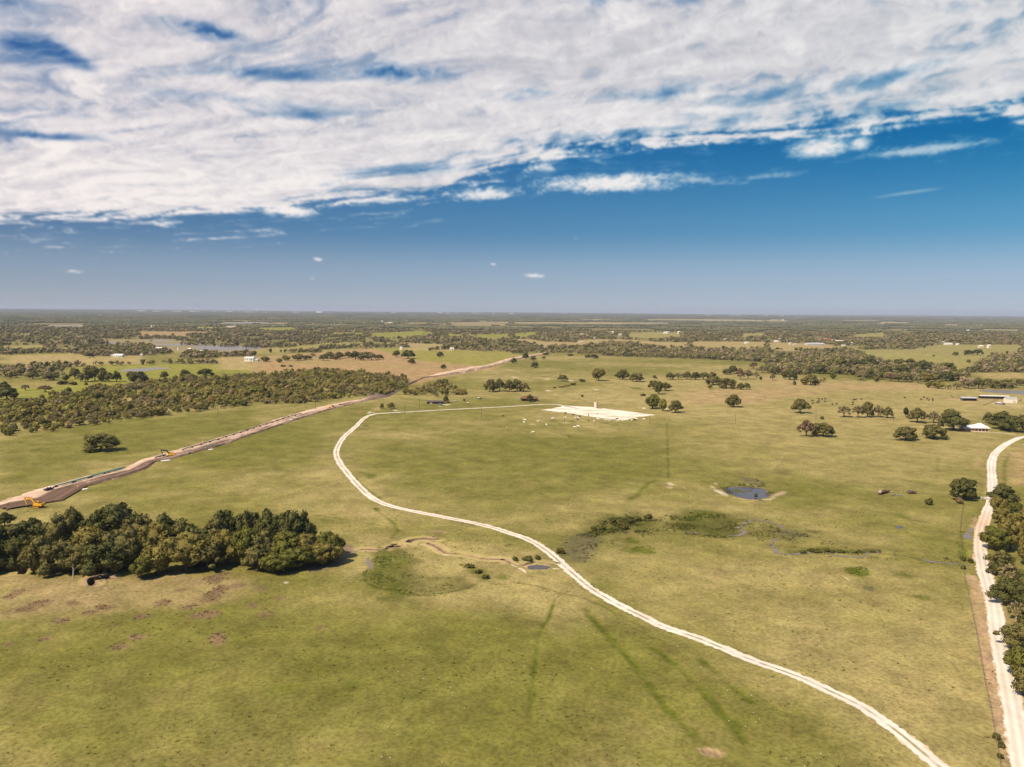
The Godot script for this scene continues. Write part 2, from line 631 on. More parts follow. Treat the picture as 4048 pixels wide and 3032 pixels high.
func rows_between(z0: float, z1: float) -> Vector2i:   # z0 < z1, both negative in front of the lens
	return Vector2i(maxi(row_s.bsearch(-z1) - 1, 0), mini(row_s.bsearch(-z0), row_s.size() - 1))


func cols_between(x0: float, x1: float, i: int) -> Vector2i:
	return Vector2i(maxi(col_u.bsearch(x0 / row_w[i]) - 1, 0), mini(col_u.bsearch(x1 / row_w[i]), col_u.size() - 1))


func wood_at(x: float, z: float) -> float:
	var i := clampi(row_s.bsearch(-z), 1, row_s.size() - 1)
	if -z - row_s[i - 1] < row_s[i] + z:
		i -= 1
	var j := clampi(col_u.bsearch(x / row_w[i]), 0, col_u.size() - 1)
	return land_w[i * col_u.size() + j]


func edge_of(p: PackedVector2Array, x: float, z: float) -> float:   # signed distance, positive inside
	var best := 1e18
	var inside := false
	var q := Vector2(x, z)
	var a := p[p.size() - 1]
	for b in p:
		var e := b - a
		var d := q - a
		var t := clampf(d.dot(e) / e.length_squared(), 0.0, 1.0)
		best = minf(best, (d - e * t).length_squared())
		if (a.y > z) != (b.y > z) and x < (b.x - a.x) * (z - a.y) / (b.y - a.y) + a.x:
			inside = not inside
		a = b
	return sqrt(best) if inside else -sqrt(best)


func over_polygon(p: PackedVector2Array, soft: float, todo: Callable):
	var r := Rect2(p[0], Vector2.ZERO)
	for q in p:
		r = r.expand(q)
	r = r.grow(soft * 2.0)
	var nc := col_u.size()
	var ri := rows_between(r.position.y, r.end.y)
	for i in range(ri.x, ri.y + 1):
		var cj := cols_between(r.position.x, r.end.x, i)
		for j in range(cj.x, cj.y + 1):
			var x := col_u[j] * row_w[i]
			var z := -row_s[i]
			var d := edge_of(p, x, z) + soft * 1.1 * middle.get_noise_2d(x * 8.0 / soft, z * 8.0 / soft)
			if d > -soft:
				todo.call(i * nc + j, smoothstep(-soft, soft, d), x, z)


func field(flat: Array, c: Color, strength: float, soft: float):
	over_polygon(pairs(flat), soft, func(k, w, x, z): land_c[k] = land_c[k].lerp(c, clampf(w * strength * (1.0 + 0.45 * middle.get_noise_2d(x * 2.3 + 9.0, z * 2.3)), 0.0, 1.0)))


func clearing(flat: Array, c: Color, strength: float, soft: float):
	over_polygon(pairs(flat), soft, func(k, w, x, z):
		var tone := c.lerp(GRASSY, clampf(0.9 * broad.get_noise_2d(x * 1.3 + 500.0, z * 0.8), 0.0, 0.7))
		land_c[k] = land_c[k].lerp(tone, w * strength)
		land_w[k] *= 1.0 - w)


func woods(flat: Array, density: float):
	over_polygon(pairs(flat), 5.0, func(k, w, _x, _z):
		land_c[k] = land_c[k].lerp(FOREST, w * 0.7 * density)
		land_w[k] = maxf(land_w[k], w * density))


func clear_woods(flat: Array):
	over_polygon(pairs(flat), 4.0, func(k, w, _x, _z): land_w[k] *= 1.0 - w)


func pond_basin(flat: Array):
	var p := pairs(flat)
	over_polygon(p, 3.0, func(k, w, x, z):
		var d := edge_of(p, x, z)
		land_y[k] -= 1.1 * smoothstep(-2.0, 3.0, d)
		land_c[k] = land_c[k].lerp(BANK, w * 0.8))


func streak(flat: Array, width: float, c: Color, strength: float, soft: float, depth := 0.0):
	var p := pairs(flat)
	var half := width / 2.0
	var r := Rect2(p[0], Vector2.ZERO)
	for q in p:
		r = r.expand(q)
	r = r.grow(half * 2.0 + 1.0)
	var nc := col_u.size()
	var ri := rows_between(r.position.y, r.end.y)
	for i in range(ri.x, ri.y + 1):
		var cj := cols_between(r.position.x, r.end.x, i)
		for j in range(cj.x, cj.y + 1):
			var q := Vector2(col_u[j] * row_w[i], -row_s[i])
			var best := 1e18
			for s in p.size() - 1:
				var e := p[s + 1] - p[s]
				var d := q - p[s]
				var t := clampf(d.dot(e) / e.length_squared(), 0.0, 1.0)
				best = minf(best, (d - e * t).length_squared())
			var dist := sqrt(best) + half * 0.55 * middle.get_noise_2d(q.x * 3.0 + 50.0, q.y * 3.0) + half * 0.35 * fine.get_noise_2d(q.x, q.y)
			var w := 1.0 - smoothstep(half * (1.0 - soft), half * (1.0 + soft * 0.6), dist)
			if w > 0.0:
				var k := i * nc + j
				var worn := 1.0 if absf(depth) > 0.5 else clampf(0.85 + 1.1 * middle.get_noise_2d(q.x * 1.8 + 70.0, q.y * 1.8), 0.1, 1.0)
				land_c[k] = land_c[k].lerp(c, w * strength * worn)
				land_y[k] += w * depth


func patch(x0: float, z0: float, rx: float, rz: float, c: Color, strength: float, soft := 0.5, depth := 0.0):
	var nc := col_u.size()
	var ri := rows_between(z0 - rz * 1.7, z0 + rz * 1.7)
	for i in range(ri.x, ri.y + 1):
		var cj := cols_between(x0 - rx * 1.7, x0 + rx * 1.7, i)
		for j in range(cj.x, cj.y + 1):
			var x := col_u[j] * row_w[i]
			var z := -row_s[i]
			var d := Vector2((x - x0) / rx, (z - z0) / rz).length()
			d += 0.45 * middle.get_noise_2d(x * 2.5, z * 2.5) + 0.45 * fine.get_noise_2d(x * 1.2, z * 1.2)
			var w := 1.0 - smoothstep(1.0 - soft, 1.0 + soft * 0.4, d)
			if w > 0.0:
				var k := i * nc + j
				land_c[k] = land_c[k].lerp(c, w * strength)
				land_y[k] += w * depth


func stamp_features():
	field([-53.2, -609.6, 0.3, -666.4, 68.8, -669.9, 117.8, -617.8, 104.7, -547.7, 78.9, -464.1, 42.9, -411.7, 0.5, -405.3, -43.3, -424.6, -96.2, -506.5, -114.7, -629.5], LUSH, 0.75, 25)
	field([-240.6, -702.2, -194.1, -719.9, -145.6, -652.4, -115.1, -521.6, -134.6, -497.4, -180.4, -503.1, -222.6, -533.8], LUSH, 0.8, 18)
	field([-382.1, -594, -365.2, -695.3, -271.8, -811.4, -257.4, -822.3, -222.8, -710.7, -256.1, -584.1, -284.6, -451], LUSH, 0.75, 14)
	field([28, -331.1, 77.4, -339, 174.1, -310.7, 127.8, -215, 96, -183.5, 71.7, -228.8, 37.1, -281.8], DRY, 0.34, 16)
	field([193.2, -865.3, 479.7, -843.2, 271, -462.4, 209.2, -460.2, 153.4, -543.7], DRY, 0.5, 30)
	field([7.6, -944.8, 316.5, -1425.2, 594.2, -1176.8, 655.5, -1048.3, 506.3, -807.4, 172.3, -770.2], DRY, 0.6, 50)
	field([193.6, -1013.9, 251.7, -1079.6, 334.6, -1070.3, 294.7, -941.4, 270.5, -909.9, 192.2, -904.5], TAN, 0.6, 25)
	field([393.8, -1261.7, 452.6, -1204.5, 583.8, -1177.5, 555.3, -1088, 437.4, -1062.8, 374.3, -1013.4, 306.9, -980.8], TAN, 0.5, 25)
	field([-71.8, -363.8, 14.9, -337.4, 30.5, -281.7, 19.1, -237.6, -0.3, -259.3, -32.8, -280.3, -60.3, -305.1], DRY, 0.7, 9)
	field([-192.1, -301.9, -149.9, -297.5, -119.6, -303.6, -93.6, -298.8, -98.7, -274.2, -128.7, -260.7, -166, -259.9], EARTHTAN, 0.4, 7)
	field([-168.4, -252, -94.1, -269.9, -61.1, -262.1, -63.3, -236, -98.8, -211.2, -150.7, -224.7], LUSH, 0.7, 12)
	field([366.4, -596.1, 388.7, -613.3, 308.8, -479.3, 294.5, -473.7, 304.6, -496.9, 332.7, -546.5], TAN, 0.6, 8)
	streak([358.6, -585.5, 331.4, -546.4, 306.8, -504.5, 293.5, -482.2], 2.8, GREEN, 0.7, 0.6, 0)
	streak([313.8, -545.7, 301.4, -528.1, 354.7, -611.7, 376.6, -641.7], 4.8, TAN, 0.45, 0.9, 0)
	field([-151.4, -227.9, -103.9, -222.5, -45.9, -262.4, 7.3, -263.5, 41.8, -241.4, 79.6, -194.1, 78.7, -166.5, -110.3, -163.9], LUSH, 0.68, 16)
	streak([176.8, -307.2, 167.2, -286.6, 159.7, -271.9, 149.9, -252.5, 142.8, -238.3, 136.7, -225.5, 132, -216.3], 4.9, EARTHTAN, 0.9, 0.5, 0)
	streak([149.6, -251.9, 138.6, -230, 131.4, -216, 122.6, -198.2, 110.8, -174.6, 108.3, -169.4], 3.6, EARTHTAN, 0.9, 0.5, 0)
	streak([177.1, -292.6, 165.9, -268.7, 161, -256.5], 2.8, TAN, 0.7, 0.7, 0)
	streak([312, -536.9, 289.3, -496.3, 265.4, -453.4], 1.5, TAN, 0.45, 0.8, 0)
	streak([232, -404, 214.1, -374.1], 2.6, EARTHTAN, 0.55, 0.7, 0)
	streak([231.2, -411.5, 233.4, -406.5, 242.3, -415.8, 254.9, -433.8], 3.5, GREEN, 0.55, 0.8, 0)
	streak([209.3, -373.3, 197.4, -353.4, 186, -330.5], 3.1, GREEN, 0.85, 0.5, 0)
	streak([16, -281.4, 12.7, -262, 9.1, -249.1, 7.6, -230.2, 6.3, -213.9, 5, -193.2], 1.6, GREEN, 0.95, 1.0, -0.25)
	streak([25.4, -269.2, 28.9, -253.7, 32.9, -237.9, 36.2, -222.3, 37.9, -211.4, 39.9, -200.2, 42.1, -193.8, 43.9, -187.7], 2.8, GREEN, 0.95, 1.0, -0.25)
	streak([43.1, -238.1, 47.5, -225.8, 50.5, -214.6, 52.3, -203.8, 54.3, -194, 55.2, -185], 2.8, GREEN, 0.95, 1.0, -0.25)
	streak([55.6, -229.4, 59.5, -216.3, 62.5, -204], 2.6, GREEN, 0.95, 1.0, -0.25)
	streak([0.6, -297.3, 9.9, -293.3, 16.5, -287.3, 25.1, -281.6, 30.3, -275.4, 35.7, -265.9, 43, -254], 1.6, OLIVE, 0.6, 0.8, -0.2)
	streak([-92.2, -500.9, -80.1, -523, -55.1, -583.1, -36.4, -627.5], 1.8, GREEN, 0.7, 0.7, -0.2)
	streak([-129.7, -411.2, -115.5, -450.9, -99.8, -484.3], 1.3, GREEN, 0.7, 0.7, -0.2)
	streak([-95.6, -395.1, -73.2, -384.3, -56.9, -373.9], 1.9, GREEN, 0.7, 0.7, -0.2)
	streak([-67, -405.7, -55.9, -382.6, -51.3, -367.8, -52.5, -355], 2.2, GREEN, 0.7, 0.7, -0.2)
	streak([-105.2, -517.9, -84.3, -461.4, -69.4, -432], 1.8, GREEN, 0.7, 0.7, -0.2)
	streak([-75, -471.5, -23.2, -460.4, -2.9, -454.9], 0.6, OLIVE, 0.4, 0.8, 0)
	streak([-129, -708.4, -61.5, -650.4, -31.8, -627.7], 1.5, OLIVE, 0.45, 0.9, 0)
	streak([0.4, -596, 25.7, -576.8, 64.4, -546, 92.2, -521.9, 112, -507.1, 134.8, -489.6], 0.9, OLIVE, 0.55, 0.8, 0)
	streak([140.4, -738.9, 105.5, -547.7, 94.7, -488.1], 2.1, OLIVE, 0.6, 0.6, 0)
	streak([87.2, -484.4, 81, -477.3, 69.2, -445.3, 60.9, -428], 3.4, GREEN, 0.75, 0.8, 0)
	streak([0.5, -450.4, 26.5, -442.4, 57.5, -430.7], 0.6, OLIVE, 0.5, 0.8, 0)
	streak([-182.5, -461, -171.1, -448.9, -158.5, -437.5], 2, GREEN, 0.6, 0.8, 0)
	streak([-93, -214.1, -85.9, -218.9, -82.1, -221.8, -73, -228.7], 0.6, DARKGREEN, 0.75, 0.5, 0)
	streak([-73.6, -230.5, -63.5, -234.3, -59.4, -239, -55.5, -241.9], 0.6, OLIVE, 0.5, 0.6, 0)
	patch(-58.8, -238.1, 2.3, 2.1, DARKGREEN, 0.5, 0.5, 0)
	patch(-85.2, -490.3, 3.6, 7.9, GREEN, 0.8, 0.5, 0)
	patch(-126.7, -707.1, 2.6, 5.9, DARKGREEN, 0.9, 0.5, 0)
	patch(-68.1, -408.6, 1.7, 2.5, DARKGREEN, 0.9, 0.5, 0)
	patch(-59.2, -209.1, 5, 4.4, GREEN, 0.5, 0.9, 0)
	patch(-41.5, -213.3, 3.1, 6.8, GREEN, 0.4, 0.9, 0)
	patch(46.2, -654.6, 1.3, 3.8, DARKGREEN, 0.9, 0.5, 0)
	streak([-97.2, -801.3, -89.8, -799.6, -83.2, -800], 1.1, DARKGREEN, 0.75, 0.6, 0)
	field([-55.4, -306.4, -54.6, -298.9, -50.9, -291.2, -40.9, -286, -37.6, -281.5, -29.2, -282.3, -18.3, -286.5, -12.2, -292.1, -17.5, -304.3, -31.3, -302.4, -40.4, -317.8, -35.3, -321.3, -40.1, -328, -49.2, -344.2, -58.1, -345.9, -58.2, -327.5], OLIVE, 0.55, 3)
	field([-55.9, -306.4, -54.7, -298.2, -50.8, -290.5, -45.8, -288.2, -38.2, -282.8, -38.3, -286.7, -35.3, -292.3, -38.4, -302.3, -38.9, -317.9, -48.4, -338.6, -56.3, -338.4, -53.9, -317.5], GREEN, 0.6, 4)
	streak([-55.7, -304.9, -52.9, -294.7, -47.8, -289.2, -41.4, -286.4, -38.2, -282.8, -31.4, -282.3, -22.7, -285.1, -15.7, -289.9, -12.3, -294.9], 1.4, DARKGREEN, 0.8, 0.6, 0)
	field([-19.8, -318.3, -15.2, -316.8, -8, -307.5, -8.2, -300, -11.5, -298.5, -15.8, -308.9], GREEN, 0.7, 2)
	patch(-3, -302.4, 2.9, 4.2, GREEN, 0.75, 0.7, 0)
	patch(-42.1, -278.9, 5.3, 4.4, OLIVE, 0.7, 0.8, 0)
	patch(-76.6, -297.7, 1.2, 1.7, GREEN, 0.9, 0.5, 0)
	field([21.3, -334.5, 30.5, -362.2, 47.1, -394.8, 63.9, -406.1, 76.3, -395.7, 89.7, -409.4, 105.5, -407.4, 114.5, -394.6, 124.9, -392.6, 129.2, -379.4, 132.6, -365, 125.6, -349.6, 116.5, -356.8, 107, -360.4, 92.9, -357.1, 81.1, -363.6, 64.5, -361.2, 48, -356.8, 36.2, -334.9, 29.3, -323.3], OLIVE, 0.42, 10)
	field([24, -362, 36.1, -365.3, 36.9, -356.5, 36.8, -340.1, 30.2, -323.3, 25.2, -320.1, 23, -329.6, 22.6, -346.8], REED, 0.85, 4)
	field([36.2, -372.5, 47.3, -397.2, 63, -400, 70.2, -390.9, 68.7, -381.9, 54.7, -366.8, 44.2, -360.6, 37.4, -362.4], OLIVE, 0.95, 7)
	field([73.2, -382.1, 89.2, -406.9, 102.8, -403.7, 108.6, -389.8, 104.4, -370.3, 94.1, -360, 84.8, -365.7, 74.2, -375.7], OLIVE, 0.9, 7)
	field([88.9, -405.7, 97, -409.6, 102.8, -403.7, 93.5, -389.3, 87.1, -391.4], GREEN, 0.6, 3)
	patch(53.8, -339.8, 7.6, 6.6, GREEN, 0.9, 0.6, 0)
	patch(52.7, -353.2, 3.9, 4.9, GREEN, 0.75, 0.7, 0)
	streak([37.8, -360.4, 49.1, -365.7, 66.6, -373.3, 81.7, -366.6, 101.1, -362.2], 1.1, REED, 0.7, 0.6, -0.5)
	patch(135.3, -312.4, 5.1, 7.1, GREEN, 0.95, 0.55, 0)
	patch(194, -401.8, 4.2, 6.3, GREEN, 0.7, 0.8, 0)
	patch(126.7, -367.3, 7.7, 12.2, REED, 0.7, 0.8, 0)
	field([117.4, -340.5, 135.2, -346.2, 145.4, -341.2, 157.4, -343.3, 155.5, -338.9, 146.9, -335.3, 133.2, -338.3, 117.1, -335.3], OLIVE, 0.85, 3)
	field([148.8, -469.8, 172.2, -477.3, 184.6, -452.3, 171.5, -429, 150.3, -410.1, 134.6, -412.1, 136.7, -430.6], LUSH, 0.75, 8)
	patch(139.7, -371.3, 4.4, 3.3, OLIVE, 0.6, 0.5, 0)
	patch(150.2, -331.6, 3, 3, OLIVE, 0.6, 0.5, 0)
	streak([155.1, -338, 166.6, -334.9, 173.9, -326.9], 3, REED, 0.4, 0.9, -0.3)
	patch(151.9, -308.4, 5.5, 5.2, OLIVE, 0.7, 0.9, 0)
	patch(131.1, -292.7, 2.8, 3.3, REED, 0.8, 0.5, 0)
	patch(146.1, -284, 3.9, 3.7, GREEN, 0.6, 0.5, 0)
	streak([157.7, -415.4, 171.5, -429, 189.6, -443.6], 1, DRY, 0.7, 0.9, 0)
	streak([127.4, -307.7, 127.4, -301.8, 129.4, -298.6], 0.6, SAND, 0.8, 0.5, 0)
	streak([124.1, -388, 121, -391.1, 117.7, -391.4, 114.2, -388.6, 111.8, -385.4, 110.4, -382.1, 106.8, -378.3, 106.1, -373.4, 106.9, -370.4, 106.2, -367.3, 101.8, -363, 98, -362.5], 1.5, OLIVE, 0.9, 0.6, 0)
	streak([123.7, -388.4, 125.9, -384.7, 127.3, -380.4, 127.6, -377.6], 1.4, OLIVE, 0.9, 0.6, 0)
	streak([119.5, -358, 117.4, -358, 115, -353.9, 113.4, -349.3, 112.1, -343, 111.7, -337.7, 114.4, -334.4, 122.5, -336.5, 131.8, -337.4, 136.1, -333.2, 140.6, -331.9, 143.8, -331.4, 146.7, -333.4, 149.4, -338.2], 1.2, OLIVE, 0.9, 0.6, 0)
	streak([150.1, -339.3, 153.8, -339.7, 155.5, -338.4, 162, -335.7, 168.5, -328.7, 171.2, -326.6, 173.5, -325.4, 177.2, -325, 179.5, -323.9, 180.8, -322.7], 1.2, OLIVE, 0.9, 0.6, 0)
	patch(132.7, -456.4, 15.5, 21.3, OLIVE, 0.9, 0.45, 0)
	patch(143.3, -484.9, 6.3, 12.6, REED, 0.9, 0.6, 0)
	streak([115.4, -458.9, 116.7, -452.9, 117.8, -445.1], 3.3, SAND, 1, 0.7, 0.3)
	streak([120.8, -439.6, 125.3, -435.6, 128.6, -433.8, 131.8, -433.9], 1.8, SANDTAN, 1, 0.7, 0.25)
	streak([135.1, -434.5, 139.7, -436, 142.9, -439.4], 1.7, SAND, 1, 0.6, 0.3)
	streak([142.4, -441.2, 149.2, -449.1, 153, -454.2], 4.1, SANDTAN, 0.95, 0.9, 0.4)
	streak([117.5, -431.2, 125.4, -429.7, 136.1, -430.9], 1.2, TAN, 0.7, 0.9, 0)
	patch(120.1, -476.5, 0.8, 1.7, SAND, 0.9, 0.5, 0)
	patch(115.8, -466.1, 1.4, 3.2, SANDTAN, 0.9, 0.5, 0)
	pond_basin([121, -461.1, 126.1, -467, 130.3, -469.3, 135.3, -468.7, 140.3, -468.1, 144.5, -465.6, 145.2, -459.9, 141.7, -450.8, 143.9, -448, 139, -441.1, 134.1, -438.2, 129.1, -437.1, 126.1, -439.8, 123.4, -445.3, 122.7, -449.2, 121.3, -452.1, 120.5, -457.5])
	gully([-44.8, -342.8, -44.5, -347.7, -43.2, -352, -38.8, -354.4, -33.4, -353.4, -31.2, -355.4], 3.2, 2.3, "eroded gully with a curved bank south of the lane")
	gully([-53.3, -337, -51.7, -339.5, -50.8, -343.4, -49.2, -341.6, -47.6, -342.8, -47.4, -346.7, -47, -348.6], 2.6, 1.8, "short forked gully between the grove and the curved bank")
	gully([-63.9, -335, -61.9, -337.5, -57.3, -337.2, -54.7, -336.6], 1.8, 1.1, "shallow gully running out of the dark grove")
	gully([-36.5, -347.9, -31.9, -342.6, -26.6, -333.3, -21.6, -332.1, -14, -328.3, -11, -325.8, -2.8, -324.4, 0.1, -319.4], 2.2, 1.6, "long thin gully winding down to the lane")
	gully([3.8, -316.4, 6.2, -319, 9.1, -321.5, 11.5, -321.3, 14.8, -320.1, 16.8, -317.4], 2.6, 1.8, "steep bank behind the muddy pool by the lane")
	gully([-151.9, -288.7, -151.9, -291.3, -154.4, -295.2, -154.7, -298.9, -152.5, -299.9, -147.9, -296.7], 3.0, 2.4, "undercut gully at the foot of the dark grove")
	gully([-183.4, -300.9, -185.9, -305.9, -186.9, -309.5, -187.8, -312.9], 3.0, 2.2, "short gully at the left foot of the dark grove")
	streak([-36.3, -366.2, -28, -364.5, -34.8, -368.3], 2.7, EARTHTAN, 0.8, 0.8, -0.2)
	streak([-26.4, -330.6, -23.4, -330], 1.1, SAND, 1, 0.4, 0)
	field([-72, -347.9, -66.3, -342.6, -64.2, -334, -67.1, -314.7, -75.5, -307.1, -75, -320.6, -71.1, -333.8], BARE, 0.9, 2)
	streak([3.8, -313.4, 5.6, -309.1], 1.4, SAND, 1, 0.4, 0)
	streak([16.8, -313.8, 18.7, -313.5], 1.1, SAND, 1, 0.4, 0)
	streak([0.5, -317.9, 2.4, -315.2], 1, SAND, 1, 0.4, 0)
	streak([-151.3, -292.2, -148.6, -293.6, -146.4, -296.3], 1.7, SANDTAN, 0.9, 0.6, 0)
	streak([-145.6, -287.5, -143.5, -288.6], 1.1, SAND, 0.9, 0.4, 0)
	patch(-103.9, -281.7, 3.5, 10.3, WEED, 0.95, 0.5, 0)
	patch(-118.5, -272.8, 3.2, 4.4, WEED, 0.95, 0.5, 0)
	patch(-107.7, -269.4, 2.5, 3.8, WEED, 0.95, 0.5, 0)
	patch(-119.9, -260.4, 3.1, 2.9, WEED, 0.95, 0.5, 0)
	patch(-143.7, -256.1, 3.4, 3, WEED, 0.95, 0.5, 0)
	patch(-99.8, -262, 5, 4.3, WEED, 0.95, 0.5, 0)
	patch(-89, -243.3, 3.5, 5.6, WEED, 0.95, 0.5, 0)
	patch(-113.6, -242.8, 3.1, 2.5, WEED, 0.95, 0.5, 0)
	patch(-116.4, -236.5, 3, 2.6, WEED, 0.95, 0.5, 0)
	patch(-140.9, -241.7, 2.3, 2.1, WEED, 0.95, 0.5, 0)
	patch(-149.3, -237.3, 2.1, 1.5, WEED, 0.95, 0.5, 0)
	patch(-135.8, -268.2, 3.4, 2.8, WEED, 0.95, 0.5, 0)
	patch(-138.6, -262.9, 2.9, 2.5, WEED, 0.95, 0.5, 0)
	patch(-148.2, -271.5, 3, 2.6, WEED, 0.95, 0.5, 0)
	patch(-173.4, -279.8, 2.6, 5.6, WEED, 0.95, 0.5, 0)
	patch(-109.8, -299.3, 4.7, 8, WEED, 0.95, 0.5, 0)
	patch(-117.4, -286, 3.1, 2.4, WEED, 0.95, 0.5, 0)
	patch(-99, -290.8, 2.7, 3.6, WEED, 0.95, 0.5, 0)
	patch(-87.4, -271.6, 2.1, 2.9, WEED, 0.95, 0.5, 0)
	patch(-159.8, -270.7, 3.8, 4.3, WEED, 0.95, 0.5, 0)
	patch(-160.9, -265.3, 3.3, 3.5, WEED, 0.95, 0.5, 0)
	patch(-80.1, -278.6, 3.3, 3.2, WEED, 0.75, 0.6, 0)
	patch(-80.3, -263, 2.5, 2.8, WEED, 0.75, 0.6, 0)
	patch(-59.9, -252.4, 1.6, 2.3, WEED, 0.75, 0.6, 0)
	patch(-90.1, -288.3, 2.7, 3.5, WEED, 0.75, 0.6, 0)
	patch(-82.5, -294.7, 1.1, 1.7, SAND, 0.8, 0.5, 0)
	patch(46.2, -179.9, 3.5, 2.5, EARTHTAN, 0.8, 0.7, 0)
	patch(45.4, -180.1, 1.2, 1.1, BANKDARK, 0.9, 0.5, -0.6)
	patch(47.1, -179.3, 0.6, 1.2, BANKDARK, 0.9, 0.5, -0.6)
	patch(18.3, -724.1, 3.1, 5, SANDTAN, 0.7, 0.5, 0)
	patch(48.1, -736, 4.2, 5.2, SANDTAN, 0.7, 0.5, 0)
	patch(93.1, -474.4, 1.8, 4, SAND, 0.6, 0.5, 0)
	patch(90.9, -464.5, 2.1, 3.9, SANDTAN, 0.8, 0.5, 0)
	patch(99.1, -463.2, 1.4, 3.2, SANDTAN, 0.6, 0.5, 0)
	patch(37.5, -749.1, 2.5, 3.8, GREEN, 0.9, 0.5, 0)
	patch(55.2, -747, 3.6, 4.8, GREEN, 0.9, 0.5, 0)
	patch(85.7, -733.5, 3.5, 4.7, GREEN, 0.8, 0.5, 0)
	patch(92.3, -724.8, 5.6, 9.1, GREEN, 0.6, 0.5, 0)
	patch(109.4, -1060.1, 4.2, 8, SAND, 0.8, 0.5, 0)
	patch(51.3, -1212.6, 4.8, 10.4, SAND, 0.8, 0.5, 0)
	patch(45.5, -1036.3, 4.1, 7.6, SAND, 0.8, 0.5, 0)
	patch(3.4, -1242.2, 4.9, 10.9, SAND, 0.8, 0.5, 0)
	patch(85.5, -1187.3, 4.7, 10, SAND, 0.8, 0.5, 0)
	patch(164.2, -1076, 10.8, 19.7, GREEN, 0.7, 0.5, 0)
	patch(-139.4, -800.8, 1.8, 8.3, SAND, 1, 0.4, 0)
	patch(-135.7, -803.1, 2, 4.2, SAND, 0.9, 0.4, 0)
	patch(-69.9, -872.4, 3.9, 4.9, SAND, 0.9, 0.5, 0)
	patch(-74.8, -857.4, 1.6, 3.3, SAND, 0.9, 0.5, 0)
	patch(-117, -817.2, 3.1, 3.9, SAND, 0.8, 0.5, 0)
	patch(-136.9, -829.5, 4.8, 17.8, EARTHTAN, 0.5, 0.5, 0)
	patch(-245.4, -526.5, 2.5, 2.4, CLAY, 0.7, 0.5, 0)
	patch(-148.7, -800.8, 5.3, 5.1, CLAY, 0.6, 0.5, 0)
	patch(546, -914.8, 8.2, 13.4, SANDTAN, 0.8, 0.5, 0)
	patch(525.8, -954.8, 14.7, 26.1, EARTHTAN, 0.45, 0.5, 0)
	patch(566, -967.9, 15, 26.8, EARTHTAN, 0.5, 0.5, 0)
	patch(558, -909, 10.8, 19, SANDTAN, 0.4, 0.5, 0)
	streak([393.3, -698, 404.1, -694.5, 415.6, -689.7, 422.4, -683.5], 0.7, SANDTAN, 0.5, 0.6, 0)
	streak([151.9, -479.9, 169.2, -478.8, 197.9, -471.6, 209.1, -465.6], 0.8, OLIVE, 0.5, 0.7, 0)
	streak([164.9, -516.9, 197.1, -584.5, 226.8, -640.3], 3.4, DRY, 0.6, 0.8, 0)
	streak([301.5, -574.5, 261.3, -498], 1.6, LUSH, 0.5, 0.9, 0)
	patch(248.3, -485.4, 10.2, 10.5, LUSH, 0.4, 0.5, 0)
	clearing([-1327.2, -2130.8, -1252.9, -2233.8, -1069.5, -1905.6, -1152.9, -1849.9], GRASSY, 0.85, 12)
	clearing([-1042.2, -1722.3, -967.2, -1804.5, -867.8, -1747.4, -785.3, -1750, -680.2, -1514.9, -731.6, -1472, -764.3, -1416.9, -811.5, -1394.9, -924.7, -1482.2], STRAW, 0.85, 12)
	clearing([-741.8, -1367.8, -707.9, -1424.2, -666.8, -1466.4, -463.1, -1484.1, -405.5, -1298.8, -460.6, -1293.1, -465, -1070.6, -484.2, -1000.5, -502, -953.2, -494.8, -827.3, -498.3, -795.3, -637.7, -1019.8, -573.1, -1060.6], BRIGHT, 0.85, 12)
	clearing([-1615.2, -3562.3, -1234.2, -3619.2, -1191.5, -2998.6, -1357.8, -2998.1], BROWN, 0.85, 12)
	clearing([-1809.2, -4638.6, -1656.9, -4631.6, -1458.2, -4075.4, -1572.7, -4031.4], GRASSY, 0.85, 12)
	clearing([-1666, -4769.7, -1565.3, -4668.8, -1385.6, -4132.2, -1445.7, -4138.2], STRAW, 0.85, 12)
	clearing([-603, -1674.9, -541, -1734.9, -421.6, -1350.8, -487.3, -1357.7], STRAW, 0.85, 12)
	clearing([-1330.5, -2608.8, -1116, -2711.9, -922.4, -2405.1, -908, -2283.3, -657.9, -2111.3, -575.1, -1844.7, -714.7, -1795.8, -816, -1981.1, -1026.4, -2261, -1131.5, -2280.6], SHORE, 0.85, 12)
	clearing([-2721.7, -4765.4, -2539.9, -4932.4, -2144.1, -4162.7, -2328.2, -4085.5], SHORE, 0.85, 12)
	clearing([-2202.7, -6208.5, -1989.5, -6397.3, -1611, -5179.1, -1804.1, -5083.6], SHORE, 0.85, 12)
	clearing([-544.9, -1747.7, -450.6, -1935, -387, -2092.5, -369.3, -2161, -154.2, -2131, -0.6, -2004.3, -0.4, -1734.8, -22.8, -1427.7, -69, -1348.6, -127.5, -1111.4, -153.1, -1202, -208.6, -1219.1, -294.3, -1309.6, -344.8, -1277.8, -405, -1297.2], BROWN, 0.85, 12)
	clearing([-369.3, -2161, -284.3, -2210.1, -213.2, -2121.3, -0.6, -2021.4, -0.3, -1625.5, -31.5, -1458.5, -66.4, -1504.6, -190.4, -1661.5], BRIGHT, 0.8, 12)
	clearing([-595.8, -1868.9, -588.1, -2303.8, -517.9, -2531.6, -330.5, -2569.5, -308.3, -2396.3, -435.7, -2356.1, -447.5, -1921.9, -567.1, -1819.2], GRASSY, 0.85, 12)
	clearing([-365.6, -2562.4, -193.4, -2434.8, -161.3, -2030.9, -267.4, -2077.9], STRAW, 0.85, 12)
	clearing([-790.4, -3594, -635.1, -3600.9, -565.1, -3203.6, -703.3, -3197.6], BRIGHT, 0.85, 12)
	clearing([-619.2, -3567.6, -424, -4049.1, -340.9, -3647.5, -319.1, -3175, -423, -2825.5, -517, -3002.7], BRIGHT, 0.85, 12)
